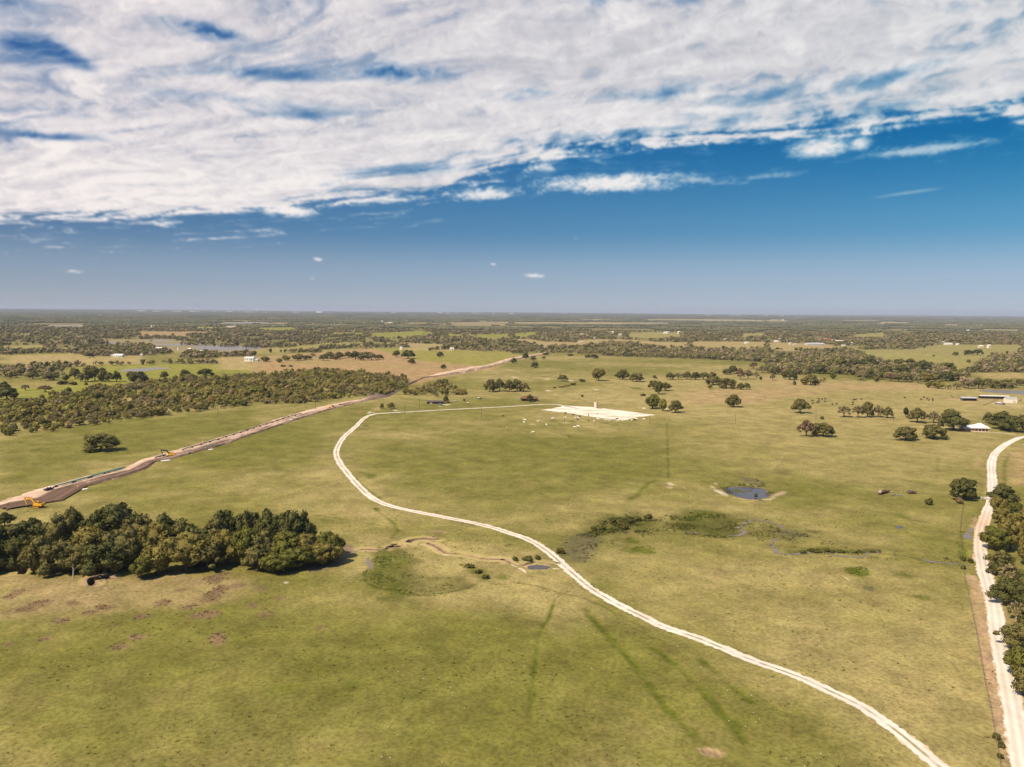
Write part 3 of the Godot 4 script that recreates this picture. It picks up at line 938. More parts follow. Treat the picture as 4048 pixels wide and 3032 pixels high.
	clearing([-279.4, -3517.4, -206.4, -3537.5, -178.6, -3061.6, -244.1, -3073.7], BRIGHT, 0.85, 12)
	clearing([-206.2, -3450.5, -1.7, -3630.5, -1.2, -2927.9, -106.7, -2864.1, -155.2, -3024.8], BRIGHT, 0.85, 12)
	clearing([-577, -7138.4, -4.7, -8055.1, -3.2, -5868.2, -201.1, -5389.3, -410.6, -5670.3], SHORE, 0.85, 12)
	clearing([-886.6, -6749.7, -721.3, -6983, -608.2, -5887.9, -749.9, -5708.2], STRAW, 0.85, 12)
	clearing([-1383.1, -4445.5, -1225.2, -4702.2, -1032.3, -3960.9, -1060.1, -3707.7, -1191.4, -3828.5], BRIGHT, 0.85, 12)
	clearing([-1443.4, -6784.7, -1400.9, -6809.5, -1163.7, -5655.9, -1192.4, -5641.1], STRAW, 0.85, 12)
	clearing([-1101.7, -6910.6, -975.1, -6839.2, -831.3, -5773.4, -929.9, -5832.2], STRAW, 0.85, 12)
	clearing([-1856.6, -5969.6, -1709.5, -6357.7, -1441.5, -5359.9, -1586.2, -5099.2], SHORE, 0.85, 12)
	clearing([-4.4, -7625.4, 1097, -8012.3, 1590.9, -8123.9, 1296.3, -6616.9, 778.8, -6193.1, -3.4, -6084.1], PALE, 0.85, 12)
	clearing([1727.4, -11779, 2714.5, -12941.7, 3766.3, -12164.3, 2778.2, -8970.3, 2005.2, -9557, 1643.2, -9796.8], PALE, 0.85, 12)
	clearing([909.2, -11460.7, 1416.2, -11531.1, 1231.5, -10025.6, 791, -9968], PALE, 0.85, 12)
	clearing([8.7, -3709, 76.3, -3976.2, 125.6, -3947.4, 101.8, -3194, 7.3, -3066.1], BRIGHT, 0.85, 12)
	clearing([-1.2, -2965.6, 57.4, -2979, 114.5, -2740.8, 206.1, -2678.1, 226.8, -2896.9, 338, -3017.7, 454.4, -2946.6, 503.1, -2758.6, 600.4, -2778.4, 478, -2209.3, 402.4, -2388.8, 336, -2724.5, 202.8, -2334.1, 103.8, -2252.4, 73.4, -2104, 77.7, -2326.5, -1.1, -2791.2], STRAW, 0.85, 12)
	clearing([546.3, -3902.3, 758.3, -4229.8, 817.2, -4022.4, 680.9, -3237.2, 519.2, -2962.1, 434.7, -3102.6], GRASSY, 0.85, 12)
	clearing([623.9, -2868.9, 891.2, -2869.8, 687.3, -2210.5, 582.9, -2242.3, 478, -2209.3], STRAW, 0.85, 12)
	clearing([1117.1, -4024, 1290.2, -4159.7, 1059.1, -3412.5, 893.6, -3216.5], GRASSY, 0.85, 12)
	clearing([863.5, -2780.2, 938.9, -2795.3, 1039.1, -2668.7, 896.2, -2144.5, 859.4, -2205.3, 676, -2174], STRAW, 0.85, 12)
	clearing([954.7, -2300.8, 1141.5, -2345.7, 1398.3, -2717.9, 1728, -2780.1, 1358.1, -2182.8, 1197.1, -2044.5, 887.6, -1570.3, 791.1, -1402.1, 784.5, -1460, 834.6, -1618, 740.8, -1587.8, 883.7, -1999.4, 901.3, -2186.4], GRASSY, 0.85, 12)
	clearing([1630.5, -3963.9, 2052.9, -4500.5, 1582.1, -3466, 1372.7, -3335.4], GRASSY, 0.85, 12)
	clearing([4763.5, -10755.1, 5013, -10336, 4004.5, -8254.5, 3643.2, -8223.3], PALE, 0.85, 12)
	clearing([4488.7, -8676.2, 4738.7, -8643.7, 3831.5, -6987, 3627.7, -7009.9], PALE, 0.85, 12)
	clearing([5010.7, -8934.4, 5075.4, -8807.2, 4008, -6952.9, 3948.5, -7038.4], PALE, 0.85, 12)
	clearing([3232.7, -5689.3, 3554, -5728.4, 3046.4, -4908.8, 2780.8, -4880.5], PALE, 0.85, 12)
	clearing([5294.4, -13446.6, 5945.1, -13216.1, 4954.1, -11011.3, 4331.1, -10998], PALE, 0.85, 12)
	clearing([4274.7, -13808, 4145.3, -12276.3, 3094.3, -9161, 2778.3, -8970.3], PALE, 0.85, 12)
	clearing([7973.9, -23625.1, 8776.6, -24526.5, 6736.9, -18824.1, 6159.5, -18246.8], PALE, 0.85, 12)
	clearing([1031.4, -2648.8, 1110.7, -2491.7, 889.7, -2143.4], GRASSY, 0.6, 12)
	woods([-856.3, -1372, -832.9, -1374.9, -785.9, -1438.4, -635.4, -1164.6, -644.8, -1163.7, -691.5, -1159.3, -710.9, -1137.7], 0.45)
	woods([-758.3, -1383.9, -708.7, -1438.1, -707.9, -1436.4, -741, -1373.6], 0.85)
	woods([-717.6, -1460.3, -629.9, -1448, -639.2, -1469.7, -704.1, -1436.9], 0.85)
	woods([-648, -1494.7, -619.1, -1501.4, -559, -1546.1, -538.2, -1488.2, -634, -1486.5], 0.8)
	woods([-1170.3, -1877.9, -1049.5, -1898.6, -1034.1, -2083.8, -931.6, -2117.5, -748.3, -1822.3, -779.5, -1737.2, -865.3, -1694.1, -984.3, -1827, -1076.3, -1726.5], 0.8)
	woods([-694.6, -1726.7, -731.3, -1837.8, -672.1, -1874.9, -600.8, -1675.2, -648.3, -1628.5], 0.7)
	woods([-618.1, -1737.4, -626.5, -1761.2, -572.5, -1836.3, -545, -1747.7, -599.1, -1718], 0.9)
	woods([-576.1, -1847.9, -580.5, -1862, -465.3, -1998.3, -445.2, -1912, -532.5, -1906.3], 0.95)
	woods([-476.5, -2046.6, -505.5, -2171.7, -403.1, -2179.5, -293.8, -2334.4, -277.2, -2202.8, -404.9, -2189.2], 0.95)
	woods([-204.1, -2030.3, -161.8, -2476.2, -1, -2538.1, -0.6, -2021.4, -90.6, -2048.3, -154.2, -2131], 0.5)
	woods([-1, -2538.1, 76.6, -2291.7, 73.4, -2104.8, 23.9, -1926.5, -0.6, -1965.5], 0.95)
	woods([94, -2036.1, 109.1, -2297.8, 201.1, -2315, 309.4, -2507.1, 271.9, -2201.6, 178.2, -2049.2, 111.7, -1993.5], 0.85)
	woods([205.1, -1872.1, 219.5, -1979, 281.6, -2180.5, 396.1, -2351.5, 482.3, -2289.2, 580.5, -2232.9, 660.6, -2124.2, 521.1, -1673.4, 441.4, -1742.6, 349.2, -1799.1, 257.5, -1832], 1.0)
	woods([487.1, -1563.2, 677.8, -2180, 808.6, -2202.2, 921.9, -2221.4, 803.4, -1816.8, 730.2, -1564.9, 828.1, -1605.5, 774.7, -1441.6, 801.1, -1423.4, 671, -1234.3, 674.6, -1288.2, 601.8, -1213.9, 578.7, -1257.3, 560.9, -1277.4, 558.3, -1359.6, 503.4, -1366.7, 474.3, -1338.9, 423.8, -1358.7], 0.75)
	woods([629.2, -1144.8, 645.2, -1174.1, 666, -1146.9, 700.3, -1150, 700.3, -1142, 656, -1129.6], 0.5)
	woods([915, -1619.2, 1112.4, -1899.1, 1261.5, -2026.8, 893.7, -1432.9, 796.8, -1422.9], 0.95)
	field([516.3, -1657.7, 595.9, -1645.3, 527.4, -1455.1, 482.6, -1462.3, 460.9, -1478.8], BRIGHT, 0.9, 6)
	clear_woods([516.3, -1657.7, 595.9, -1645.3, 562.2, -1551.6, 514.4, -1559.2, 489, -1569.6])
	field([793.1, -1409.2, 884.8, -1418.6, 812.1, -1301.1, 740.9, -1283.3], STRAW, 0.7, 12)


# ------------------------------------------------------------------ roads and bare ground
func smooth_line(flat: Array, near_step: float) -> PackedVector2Array:
	var p := pairs(flat)
	var out := PackedVector2Array()
	for i in p.size() - 1:
		var a := p[maxi(i - 1, 0)]
		var b := p[i]
		var c := p[i + 1]
		var d := p[mini(i + 2, p.size() - 1)]
		var n := maxi(1, int(b.distance_to(c) / maxf(near_step, b.length() * 0.0035)))
		for k in n:
			out.append(b.cubic_interpolate(c, a, d, float(k) / n))
	out.append(p[p.size() - 1])
	return out


func ribbon(line: PackedVector2Array, half: float, across: int, height: float, tone: Callable, rag: float, crown := 0.0) -> ArrayMesh:
	var s := Shape.new()
	var rows := []
	for i in line.size():
		var d := (line[mini(i + 1, line.size() - 1)] - line[maxi(i - 1, 0)]).normalized()
		var side := Vector2(-d.y, d.x)
		var row := []
		for k in across + 1:
			var u := -1.0 + 2.0 * k / across
			var q := line[i]
			var h := half
			if absf(u) > 0.99:
				h += rag * (fine.get_noise_2d(q.x * 2.5 + u * 40.0, q.y * 2.5) + 0.7 * middle.get_noise_2d(q.x * 2.0 + u * 90.0, q.y * 2.0))
			var p := q + side * u * h
			row.append([Vector3(p.x, height + crown * (1.0 - u * u), p.y), tone.call(u, p)])
		rows.append(row)
	for i in rows.size() - 1:
		for k in across:
			for t in [[rows[i][k], rows[i + 1][k], rows[i][k + 1]], [rows[i][k + 1], rows[i + 1][k], rows[i + 1][k + 1]]]:
				for q in t:
					s.tint = q[1]
					s.corner(q[0], Vector3.UP)
	return s.mesh()


func sheet(flat: Array, height: float, c: Color) -> ArrayMesh:
	var p := pairs(flat)
	var s := Shape.new()
	s.tint = c
	var idx := Geometry2D.triangulate_polygon(p)
	for i in range(0, idx.size(), 3):
		s.tri(Vector3(p[idx[i]].x, height, p[idx[i]].y), Vector3(p[idx[i + 1]].x, height, p[idx[i + 1]].y), Vector3(p[idx[i + 2]].x, height, p[idx[i + 2]].y), Vector3.UP)
	return s.mesh()


func lay_roads():
	var stone := coloured("caliche")
	stone.albedo_texture = grain_texture(81, 0.09, 0.80, 1.0)
	stone.uv1_triplanar = true
	stone.uv1_world_triplanar = true
	stone.uv1_scale = Vector3.ONE / 23.0
	var white := Color(0.72, 0.655, 0.60)
	var lane := smooth_line([95.4, -168.4, 96.3, -172.2, 95.5, -174.4, 94.6, -181.1, 93.1, -190.5, 90.2, -201.7, 85.4, -210.4, 80, -219, 70.3, -229.6, 64.8, -236.7, 57.5, -246.1, 49.2, -254.6, 42.7, -264.9, 35, -278, 28.4, -293, 22.7, -311.4, 15.5, -336.1, 8.3, -352.9, 0.5, -363.3, -13.4, -378.4, -37.4, -395.7, -53.5, -407.3, -65.4, -418.5, -76.7, -437.4, -88.6, -466.1, -102, -502.4, -113.1, -534.2, -122.8, -570.2, -127.9, -600.7, -132.3, -643.7, -134.1, -697.1, -136.8, -751.5, -135.2, -780.3, -125.9, -793.7, -105.4, -805.4, -66.1, -827.6, -30.6, -845.4, 0.2, -862.4, 25.8, -878.5, 45.2, -883.2, 55.9, -869.4, 69, -843.5], 0.8)
	setting("path", ribbon(lane, 2.1, 14, 0.05, func(u, p):
		var grass := 0.55 * middle.get_noise_2d(p.x * 2.0, p.y * 2.0) + 0.5 * fine.get_noise_2d(p.x * 1.5, p.y * 1.5) + 0.46
		var mid: float = (1.0 - smoothstep(0.12, 0.3, absf(u))) * clampf(grass * 1.7, 0.0, 1.0)
		var verge := smoothstep(0.78, 1.0, absf(u) + 0.25 * fine.get_noise_2d(p.x, p.y))
		var c: Color = white * (1.0 + 0.20 * middle.get_noise_2d(p.x * 3.0, p.y * 3.0) + 0.12 * fine.get_noise_2d(p.x * 2.0, p.y * 2.0))
		return c.lerp(Color(0.27, 0.225, 0.10), mid * 0.9).lerp(SANDTAN, verge * 0.8), 0.85), stone, "white caliche two-track lane looping through the pasture")
	var road := smooth_line([111.3, -168.6, 114.2, -174.6, 124.9, -195, 135.9, -216.4, 140.6, -225.6, 147.1, -238.3, 154.3, -252.6, 162.9, -268.6, 172.3, -286.7, 180.4, -304, 191.9, -327.2, 203.1, -348.4, 212.6, -364.7, 222.2, -380.5, 231.3, -394.4, 241.9, -410.6, 250, -422.6, 257.5, -433.9, 268.7, -452, 283.9, -478.4, 305.3, -516, 322.6, -546.1, 343.9, -579.8, 363.7, -606.7, 388.7, -637.7, 409.7, -660.4, 421.6, -670.8, 476.1, -708.1, 566.9, -760.4], 0.8)
	setting("road", ribbon(road, 2.7, 14, 0.06, func(u, p):
		var rut := 0.13 * cos(u * 8.5) - 0.05 + 0.20 * middle.get_noise_2d(p.x * 2.5, p.y * 0.8) + 0.10 * fine.get_noise_2d(p.x * 2.0, p.y)
		var pink := smoothstep(-425.0, -395.0, p.y) * (1.0 - 0.75 * smoothstep(-370.0, -330.0, p.y))
		var c: Color = white.lerp(Color(0.62, 0.46, 0.34), pink * 0.8) * (1.0 + rut)
		return c.lerp(EARTHTAN, smoothstep(0.80, 1.0, absf(u) + 0.3 * fine.get_noise_2d(p.x, p.y)) * 0.8), 0.9, 0.12), stone, "wide pale gravel road running up the right side")
	setting("pad", pad_mesh([29.6, -832.1, 41.4, -845.7, 51.1, -860.9, 56.1, -874.9, 86.5, -859, 117.2, -824, 140.8, -797.4, 122.5, -782.1, 114.1, -770.1, 103.1, -754, 87.5, -768.5, 74.2, -783.2, 52.2, -812.2, 38.8, -823.5]), stone, "flat white caliche well pad in the pasture")
	lay_cut()


func pad_mesh(flat: Array) -> ArrayMesh:
	var p := pairs(flat)
	var s := Shape.new()
	var r := Rect2(p[0], Vector2.ZERO)
	for q in p:
		r = r.expand(q)
	var step := 1.5
	var nx := int(r.size.x / step) + 1
	var nz := int(r.size.y / step) + 1
	for i in nx:
		for k in nz:
			var cs := []
			for o in [[0, 0], [1, 0], [1, 1], [0, 1]]:
				cs.append(r.position + Vector2(i + o[0], k + o[1]) * step)
			var mid: Vector2 = (cs[0] + cs[2]) / 2.0
			if edge_of(p, mid.x, mid.y) + 1.4 * fine.get_noise_2d(mid.x, mid.y) < 0.0:
				continue
			for o in [0, 1, 2, 0, 2, 3]:
				var q: Vector2 = cs[o]
				var dirt := smoothstep(0.0, 0.42, middle.get_noise_2d(q.x * 0.9 + 40.0, q.y * 3.0) + 0.3 * fine.get_noise_2d(q.x, q.y))
				s.tint = (Color(0.80, 0.72, 0.63) * (1.0 + 0.10 * fine.get_noise_2d(q.x * 1.4, q.y * 1.4))).lerp(Color(0.40, 0.29, 0.20), dirt * 0.7)
				s.corner(Vector3(q.x, 0.05, q.y), Vector3.UP)
	return s.mesh()


func at_share(p: PackedVector2Array, t: float) -> Vector2:
	var whole := 0.0
	for i in p.size() - 1:
		whole += p[i].distance_to(p[i + 1])
	var left := whole * t
	for i in p.size() - 1:
		var d := p[i].distance_to(p[i + 1])
		if left <= d:
			return p[i].lerp(p[i + 1], left / maxf(d, 0.001))
		left -= d
	return p[p.size() - 1]


func lay_cut():
	# the stripped working strip of a pipeline: pale haul track on the far side, dark turned soil, a spoil bank on the near side
	var far_side := pairs([-266.2, -411.9, -264.3, -418.3, -262.2, -440, -260.4, -450.9, -256.4, -469.6, -253, -485.6, -242.6, -505, -245.2, -538.5, -240.8, -564, -236, -587, -231.3, -618.7, -220.5, -681.6, -215.8, -738.5, -212.7, -764.6, -201.2, -832.8, -184.8, -888.9, -169.9, -915.5, -167.5, -960.8, -167.7, -979.1, -151.9, -1062.6, -142.9, -1147.3, -135.5, -1211.7, -114.9, -1328.8, -75.4, -1472.4, -45.8, -1523.6, -15.4, -1711.9, -0.4, -1769.5, 39.4, -1887.9, 71.8, -1976.4, 97.8, -2121.3])
	var near_side := pairs([-251.5, -388.8, -248.7, -398.6, -240.6, -403, -232.8, -404.4, -230.9, -419.4, -225.7, -429.5, -224.5, -445.3, -236.8, -457, -235, -466.4, -230.4, -485.6, -227.7, -507.4, -231.9, -529.7, -225.4, -545.7, -218.5, -573.2, -211.6, -599.6, -208.1, -642.8, -195.9, -733.4, -187.4, -794, -177.2, -840.4, -161.5, -897.4, -154.5, -919, -142.2, -947.6, -138.2, -1097.2, -131.6, -1222.7, -92.8, -1282.4, -65.8, -1359.7, -24.4, -1526.1, -0.4, -1661.6, 37.7, -1806.2, 72, -1907.8, 100.3, -2078.5])
	var s := Shape.new()
	var n := 620
	var m := 16
	var grid := []
	var tones := []
	for i in n + 1:
		# stations closer together where the strip is near
		var t := pow(float(i) / n, 1.7)
		var a := at_share(far_side, t)
		var b := nearest(near_side, a)
		for k in m + 1:
			var u := float(k) / m
			var e := 0.0
			if k == 0 or k == m:
				e = 0.10 * middle.get_noise_2d(a.x * 3.0 + u * 99.0, a.y * 3.0) + 0.05 * fine.get_noise_2d(a.x + u * 99.0, a.y)
			var p := a.lerp(b, u + e)
			var d := -a.y
			var st := middle.get_noise_2d(t * 5000.0 * 0.25, u * 130.0)
			var f := fine.get_noise_2d(p.x * 1.5, p.y * 1.5)
			var pale := Color(0.62, 0.47, 0.36)
			var dark := Color(0.135, 0.088, 0.066)
			var mid := Color(0.32, 0.205, 0.150)
			var c: Color
			var pink := smoothstep(520.0, 620.0, d) * (1.0 - smoothstep(880.0, 930.0, d)) + smoothstep(1230.0, 1290.0, d)
			if u < 0.40:
				c = mid.lerp(pale, clampf(0.85 + 1.0 * st - absf(u - 0.2) * 1.5, 0.0, 1.0))
			elif u < 0.78:
				c = dark.lerp(mid, clampf(0.4 + 1.1 * st - 0.5 * (1.0 - smoothstep(450.0, 560.0, d)), 0.0, 1.0)).lerp(pale, clampf(pink * 0.42 + 0.9 * st, 0.0, 0.85)).lerp(dark, smoothstep(0.05, 0.45, middle.get_noise_2d(t * 1900.0, u * 260.0 + 70.0)) * 0.75)
			else:
				c = dark.lerp(pale, clampf(0.06 + 1.1 * st + 0.12 * pink - 0.25 * (1.0 - smoothstep(450.0, 560.0, d)), 0.0, 1.0))
			if d > 900.0 and d < 1230.0:
				c = c.lerp(Color(0.125, 0.090, 0.078), 0.8 * smoothstep(900.0, 960.0, d) * (1.0 - smoothstep(1170.0, 1230.0, d)))
			c *= 1.0 + 0.45 * f
			c.a = 1.0
			var y := 0.06 + 1.2 * smoothstep(0.74, 0.88, u) * (1.0 - smoothstep(0.90, 1.0, u)) * (0.8 + 0.9 * st)
			y += 0.5 * smoothstep(0.36, 0.44, u) * (1.0 - smoothstep(0.46, 0.56, u)) * (0.6 + st)
			y += 0.30 * f * sin(PI * u)
			grid.append(Vector3(p.x, maxf(y, 0.05), p.y))
			tones.append(c)
	for i in n:
		for k in m:
			var q := i * (m + 1) + k
			for t in [[q, q + m + 1, q + 1], [q + 1, q + m + 1, q + m + 2]]:
				var nn: Vector3 = (grid[t[2]] - grid[t[0]]).cross(grid[t[1]] - grid[t[0]]).normalized()
				if nn.y < 0.0:
					nn = -nn
				for o in t:
					s.tint = tones[o]
					s.corner(grid[o], nn)
	setting("dirt_track", s.mesh(), coloured("turned_soil"), "long strip of stripped brown soil cut for a pipeline")


func nearest(p: PackedVector2Array, a: Vector2) -> Vector2:
	# straight across the strip: the point of the near edge with the least distance
	var best := 1e18
	var out := a
	for i in p.size() - 1:
		var e := p[i + 1] - p[i]
		var k := clampf((a - p[i]).dot(e) / e.length_squared(), 0.0, 1.0)
		var q := p[i] + e * k
		if q.distance_squared_to(a) < best:
			best = q.distance_squared_to(a)
			out = q
	return out


func lay_water():
	var water := paint("water", Color(0.052, 0.038, 0.042), 0.12)
	water.metallic_specular = 0.40
	var ripples := paint("rippled_water", Color(0.16, 0.14, 0.13), 0.34)
	ripples.metallic_specular = 0.5
	var creek := paint("creek_water", Color(0.17, 0.13, 0.12), 0.25)
	creek.metallic_specular = 0.40
	pool([121, -461.1, 126.1, -467, 130.3, -469.3, 135.3, -468.7, 140.3, -468.1, 144.5, -465.6, 145.2, -459.9, 141.7, -450.8, 143.9, -448, 139, -441.1, 134.1, -438.2, 129.1, -437.1, 126.1, -439.8, 123.4, -445.3, 122.7, -449.2, 121.3, -452.1, 120.5, -457.5], -0.4, "small blue stock pond with pale sandy banks")
	weed_mat([124.6, -457.2, 126.4, -461.3, 128.9, -464, 130, -462.5, 130.7, -459.4, 132.6, -459, 135.7, -461.4, 137.3, -460.7, 136.2, -458.6, 133.7, -457.5, 131, -454.9, 128.1, -454.8, 126.1, -455.2], -0.385, "olive water weed floating across the stock pond")
	pool([-860.1, -2193.9, -832.5, -2235.8, -799.6, -2249.4, -695.1, -2231, -648.4, -2146.9, -631.4, -2052, -635.4, -2038.9, -708, -1990.9, -782.5, -2039.3], 0.05, "far reservoir behind the hedge, its main pool", true)
	pool([-1175.7, -2363.4, -1177.2, -2471.4, -1137.7, -2424.1, -1100.3, -2344.2, -1062.5, -2326.5, -996, -2339.4, -904.1, -2357.3, -829, -2314.2, -872.4, -2274.3, -914.4, -2220.8, -961.3, -2257.7, -1026.4, -2261, -1105.6, -2293.6], 0.05, "far reservoir, its long upper arm", true)
	pool([-1145.5, -2556.1, -1108.8, -2605, -1058.6, -2554.7, -1026.3, -2493.4, -1094.4, -2488.7], 0.05, "thin strip of water above the far reservoir", true)
	pool([-2665.2, -4673.2, -2521.3, -4817.2, -2407.1, -4674, -2464.9, -4469.2, -2546.5, -4469.3], 0.05, "thin far pond at the left", true)
	pool([-2118.4, -6066.5, -1954.6, -6284.8, -1864.1, -6271.1, -1771.5, -6074.2, -1810.7, -5663.1, -2012.3, -5774.1], 0.05, "thin bright far lake", true)
	pool([-636.6, -1325.2, -627.5, -1358.3, -604.1, -1397.5, -581.4, -1385.7, -569.2, -1370.3, -584.2, -1346.8, -584.6, -1305.1, -590.8, -1294.4, -615.7, -1296.8], 0.05, "pale shallow pond on the bright left field", true)
	pool([616.5, -1084.9, 641.1, -1098.2, 678.3, -1085.1, 688.9, -1073.4, 657.2, -1023.5, 646.7, -1034.1, 620.1, -1054.2], 0.05, "pond at the far right beyond the farmyard", true)
	brook([124.1, -388, 121, -391.1, 117.7, -391.4, 114.2, -388.6, 111.8, -385.4, 110.4, -382.1, 106.8, -378.3, 106.1, -373.4, 106.9, -370.4, 106.2, -367.3, 101.8, -363, 98, -362.5], 1.3, "winding creek north of the lane, its first bend")
	brook([123.7, -388.4, 125.9, -384.7, 127.3, -380.4, 127.6, -377.6], 1.0, "winding creek, short reach among grey reeds")
	brook([119.5, -358, 117.4, -358, 115, -353.9, 113.4, -349.3, 112.1, -343, 111.7, -337.7, 114.4, -334.4, 122.5, -336.5, 131.8, -337.4, 136.1, -333.2, 140.6, -331.9, 143.8, -331.4, 146.7, -333.4, 149.4, -338.2], 1.2, "winding creek, long bend under the shrubs")
	brook([150.1, -339.3, 153.8, -339.7, 155.5, -338.4], 1.4, "winding creek, thin reach past the long bend")
	brook([168.5, -328.7, 171.2, -326.6, 173.5, -325.4, 177.2, -325, 179.5, -323.9, 180.8, -322.7, 184.1, -321.9], 1.8, "winding creek where it reaches the road fence")
	brook([216.2, -379.8, 212.1, -373.4, 208, -367.2, 204.2, -361.2], 2.2, "narrow ditch water beside the road")
	pool([181.5, -380.9, 184.5, -383.2, 185.4, -381, 183.4, -378, 181, -377.5], 0.06, "small puddle in the dry pasture")
	pool([6.4, -315.5, 7.6, -317.2, 10.9, -318.2, 14.6, -316.7, 15.7, -314.9, 14, -312.5, 9.8, -312.1, 7, -312.3], 0.06, "muddy pool under the lane bank")
	brook([-57.9, -325.8, -56.6, -319.9, -55, -315, -53.6, -311.1], 1.6, "grey standing water at the marsh edge")
	pool([50.9, -366.7, 53.1, -367.4, 54.1, -366.4, 51.7, -365.1], 0.06, "tiny puddle in the creek scrub")
	brook([81.8, -367, 84.9, -366.5], 1.6, "thin water in the creek scrub")


func weed_mat(flat: Array, height: float, label: String):
	setting("water_weed", sheet(flat, height, Color(0.085, 0.088, 0.030)), coloured("water_weed", 0.7), label, "stuff")


func pool(flat: Array, height: float, label: String, rippled := false):
	setting("water", sheet(flat, height, Color.WHITE), mats["rippled_water" if rippled else "water"], label)


func brook(flat: Array, width: float, label: String):
	var line := smooth_line(flat, 1.0)
	setting("water", ribbon(line, width / 2.0, 2, 0.06, func(_u, _p): return Color.WHITE, width * 0.9), mats["creek_water"], label)


# ------------------------------------------------------------------ trees
const BARK := Color(0.11, 0.085, 0.065)
var crowns := {}
var trunks := {}
var kinds := {
	"oak": ["broad", Color(0.171, 0.157, 0.057)], "dark": ["broad", Color(0.114, 0.119, 0.040)], "grey": ["thin", Color(0.285, 0.245, 0.131)],
	"olive": ["round", Color(0.222, 0.192, 0.057)], "green": ["round", Color(0.148, 0.153, 0.036)], "lime": ["round", Color(0.274, 0.253, 0.068)],
	"slim": ["round", Color(0.085, 0.085, 0.030)], "bush": ["low", Color(0.114, 0.112, 0.034)], "brush": ["low", Color(0.245, 0.188, 0.091)],
	"dead": ["thin", Color(0.245, 0.165, 0.105)],
}


func crown_shape(shape: String, leaves: int, leaf: float, rings: int, with_trunk := false) -> ArrayMesh:
	var s := Shape.new()
	var lobes := []
	if shape == "low":
		for k in 7:
			var a := rng.randf() * TAU
			var r := sqrt(rng.randf()) * 1.1
			lobes.append([Vector3(cos(a) * r, rng.randf_range(0.5, 1.9) * (1.0 - 0.25 * r), sin(a) * r), Vector3(0.85, 0.8, 0.85) * rng.randf_range(0.75, 1.15)])
	else:
		var count := 30 if rings > 4 else 8
		for k in count:
			var a := k * 2.4 + rng.randf() * 0.9
			var q := sqrt((k + 0.5) / count)
			if shape == "broad":
				var r := q * 5.3
				lobes.append([Vector3(cos(a) * r, 8.3 - q * q * 4.6 + rng.randf_range(-1.9, 1.7), sin(a) * r) + Vector3(rng.randfn(), 0, rng.randfn()) * 0.6, Vector3(1, 0.8, 1) * rng.randf_range(0.85, 1.0) * (rng.randf_range(0.9, 2.3) if rings > 4 else 2.4)])
			elif shape == "round":
				var el := rng.randf_range(-1.0, 1.0)
				var r := sqrt(1.0 - el * el) * 4.3
				lobes.append([Vector3(cos(a) * r, 6.4 + el * 3.8, sin(a) * r), Vector3(1, 0.9, 1) * (rng.randf_range(1.1, 2.2) if rings > 4 else 2.5)])
			else:
				var r := q * 5.4
				lobes.append([Vector3(cos(a) * r, 8.2 - q * q * 3.6 + rng.randf_range(-1.9, 1.5), sin(a) * r), Vector3(1, 0.75, 1) * rng.randf_range(0.8, 1.7)])
		if shape != "thin":
			lobes.append([Vector3(0, 6.2, 0), Vector3(4.4, 3.1, 4.4) if shape == "broad" else Vector3(3.9, 4.0, 3.9)])
	for l in lobes:
		var tone := rng.randf_range(0.86, 1.14)
		s.tint = Color(tone, tone * rng.randf_range(0.96, 1.04), tone)
		if shape != "thin":
			s.lump(l[0], l[1] * 0.84, rings, rings + 2, 0.32, fine)
		elif rng.randf() < 0.5:
			s.lump(l[0], l[1] * 0.62, rings, rings + 2, 0.4, fine)
	for k in leaves:
		var l = lobes[rng.randi() % lobes.size()]
		var d := Vector3(rng.randfn(), rng.randfn() + 0.25, rng.randfn()).normalized()
		var p: Vector3 = l[0] + d * l[1] * (rng.randf_range(0.80, 1.30) if shape != "thin" else rng.randf_range(0.35, 1.2))
		var buried := false
		for o in lobes:
			if o != l and ((p - o[0]) / o[1]).length_squared() < 0.55:
				buried = true
				break
		if buried or p.y < 0.02:
			continue
		var size := leaf * rng.randf_range(0.6, 1.35)
		var n := (d + Vector3(rng.randfn(), rng.randfn(), rng.randfn()) * 0.55).normalized()
		var u := n.cross(Vector3(rng.randfn(), rng.randfn(), rng.randfn())).normalized() * size
		var w := n.cross(u).normalized() * size * rng.randf_range(0.55, 0.95)
		var tone := rng.randf_range(0.70, 1.35)
		s.tint = Color(tone * rng.randf_range(0.93, 1.10), tone, tone * rng.randf_range(0.8, 1.1))
		var nn := (n * 0.6 + d * 0.7).normalized()
		var bend := n * size * 0.25
		for t in [[u, w, -u], [-u, -w, u]]:
			var pts := [p + t[0] - bend, p + t[1] * 1.0, p + t[2] - bend]
			if ((pts[2] - pts[0]) as Vector3).cross(pts[1] - pts[0]).dot(nn) < 0.0:
				pts.reverse()
			for q in pts:
				s.corner(q, nn)
	if with_trunk:
		s.tint = Color(0.9, 0.8, 1.0)
		s.rod(Vector3(0, -0.3, 0), Vector3(0, 6, 0), 0.4, 0.25, 5, false)
	return s.mesh()


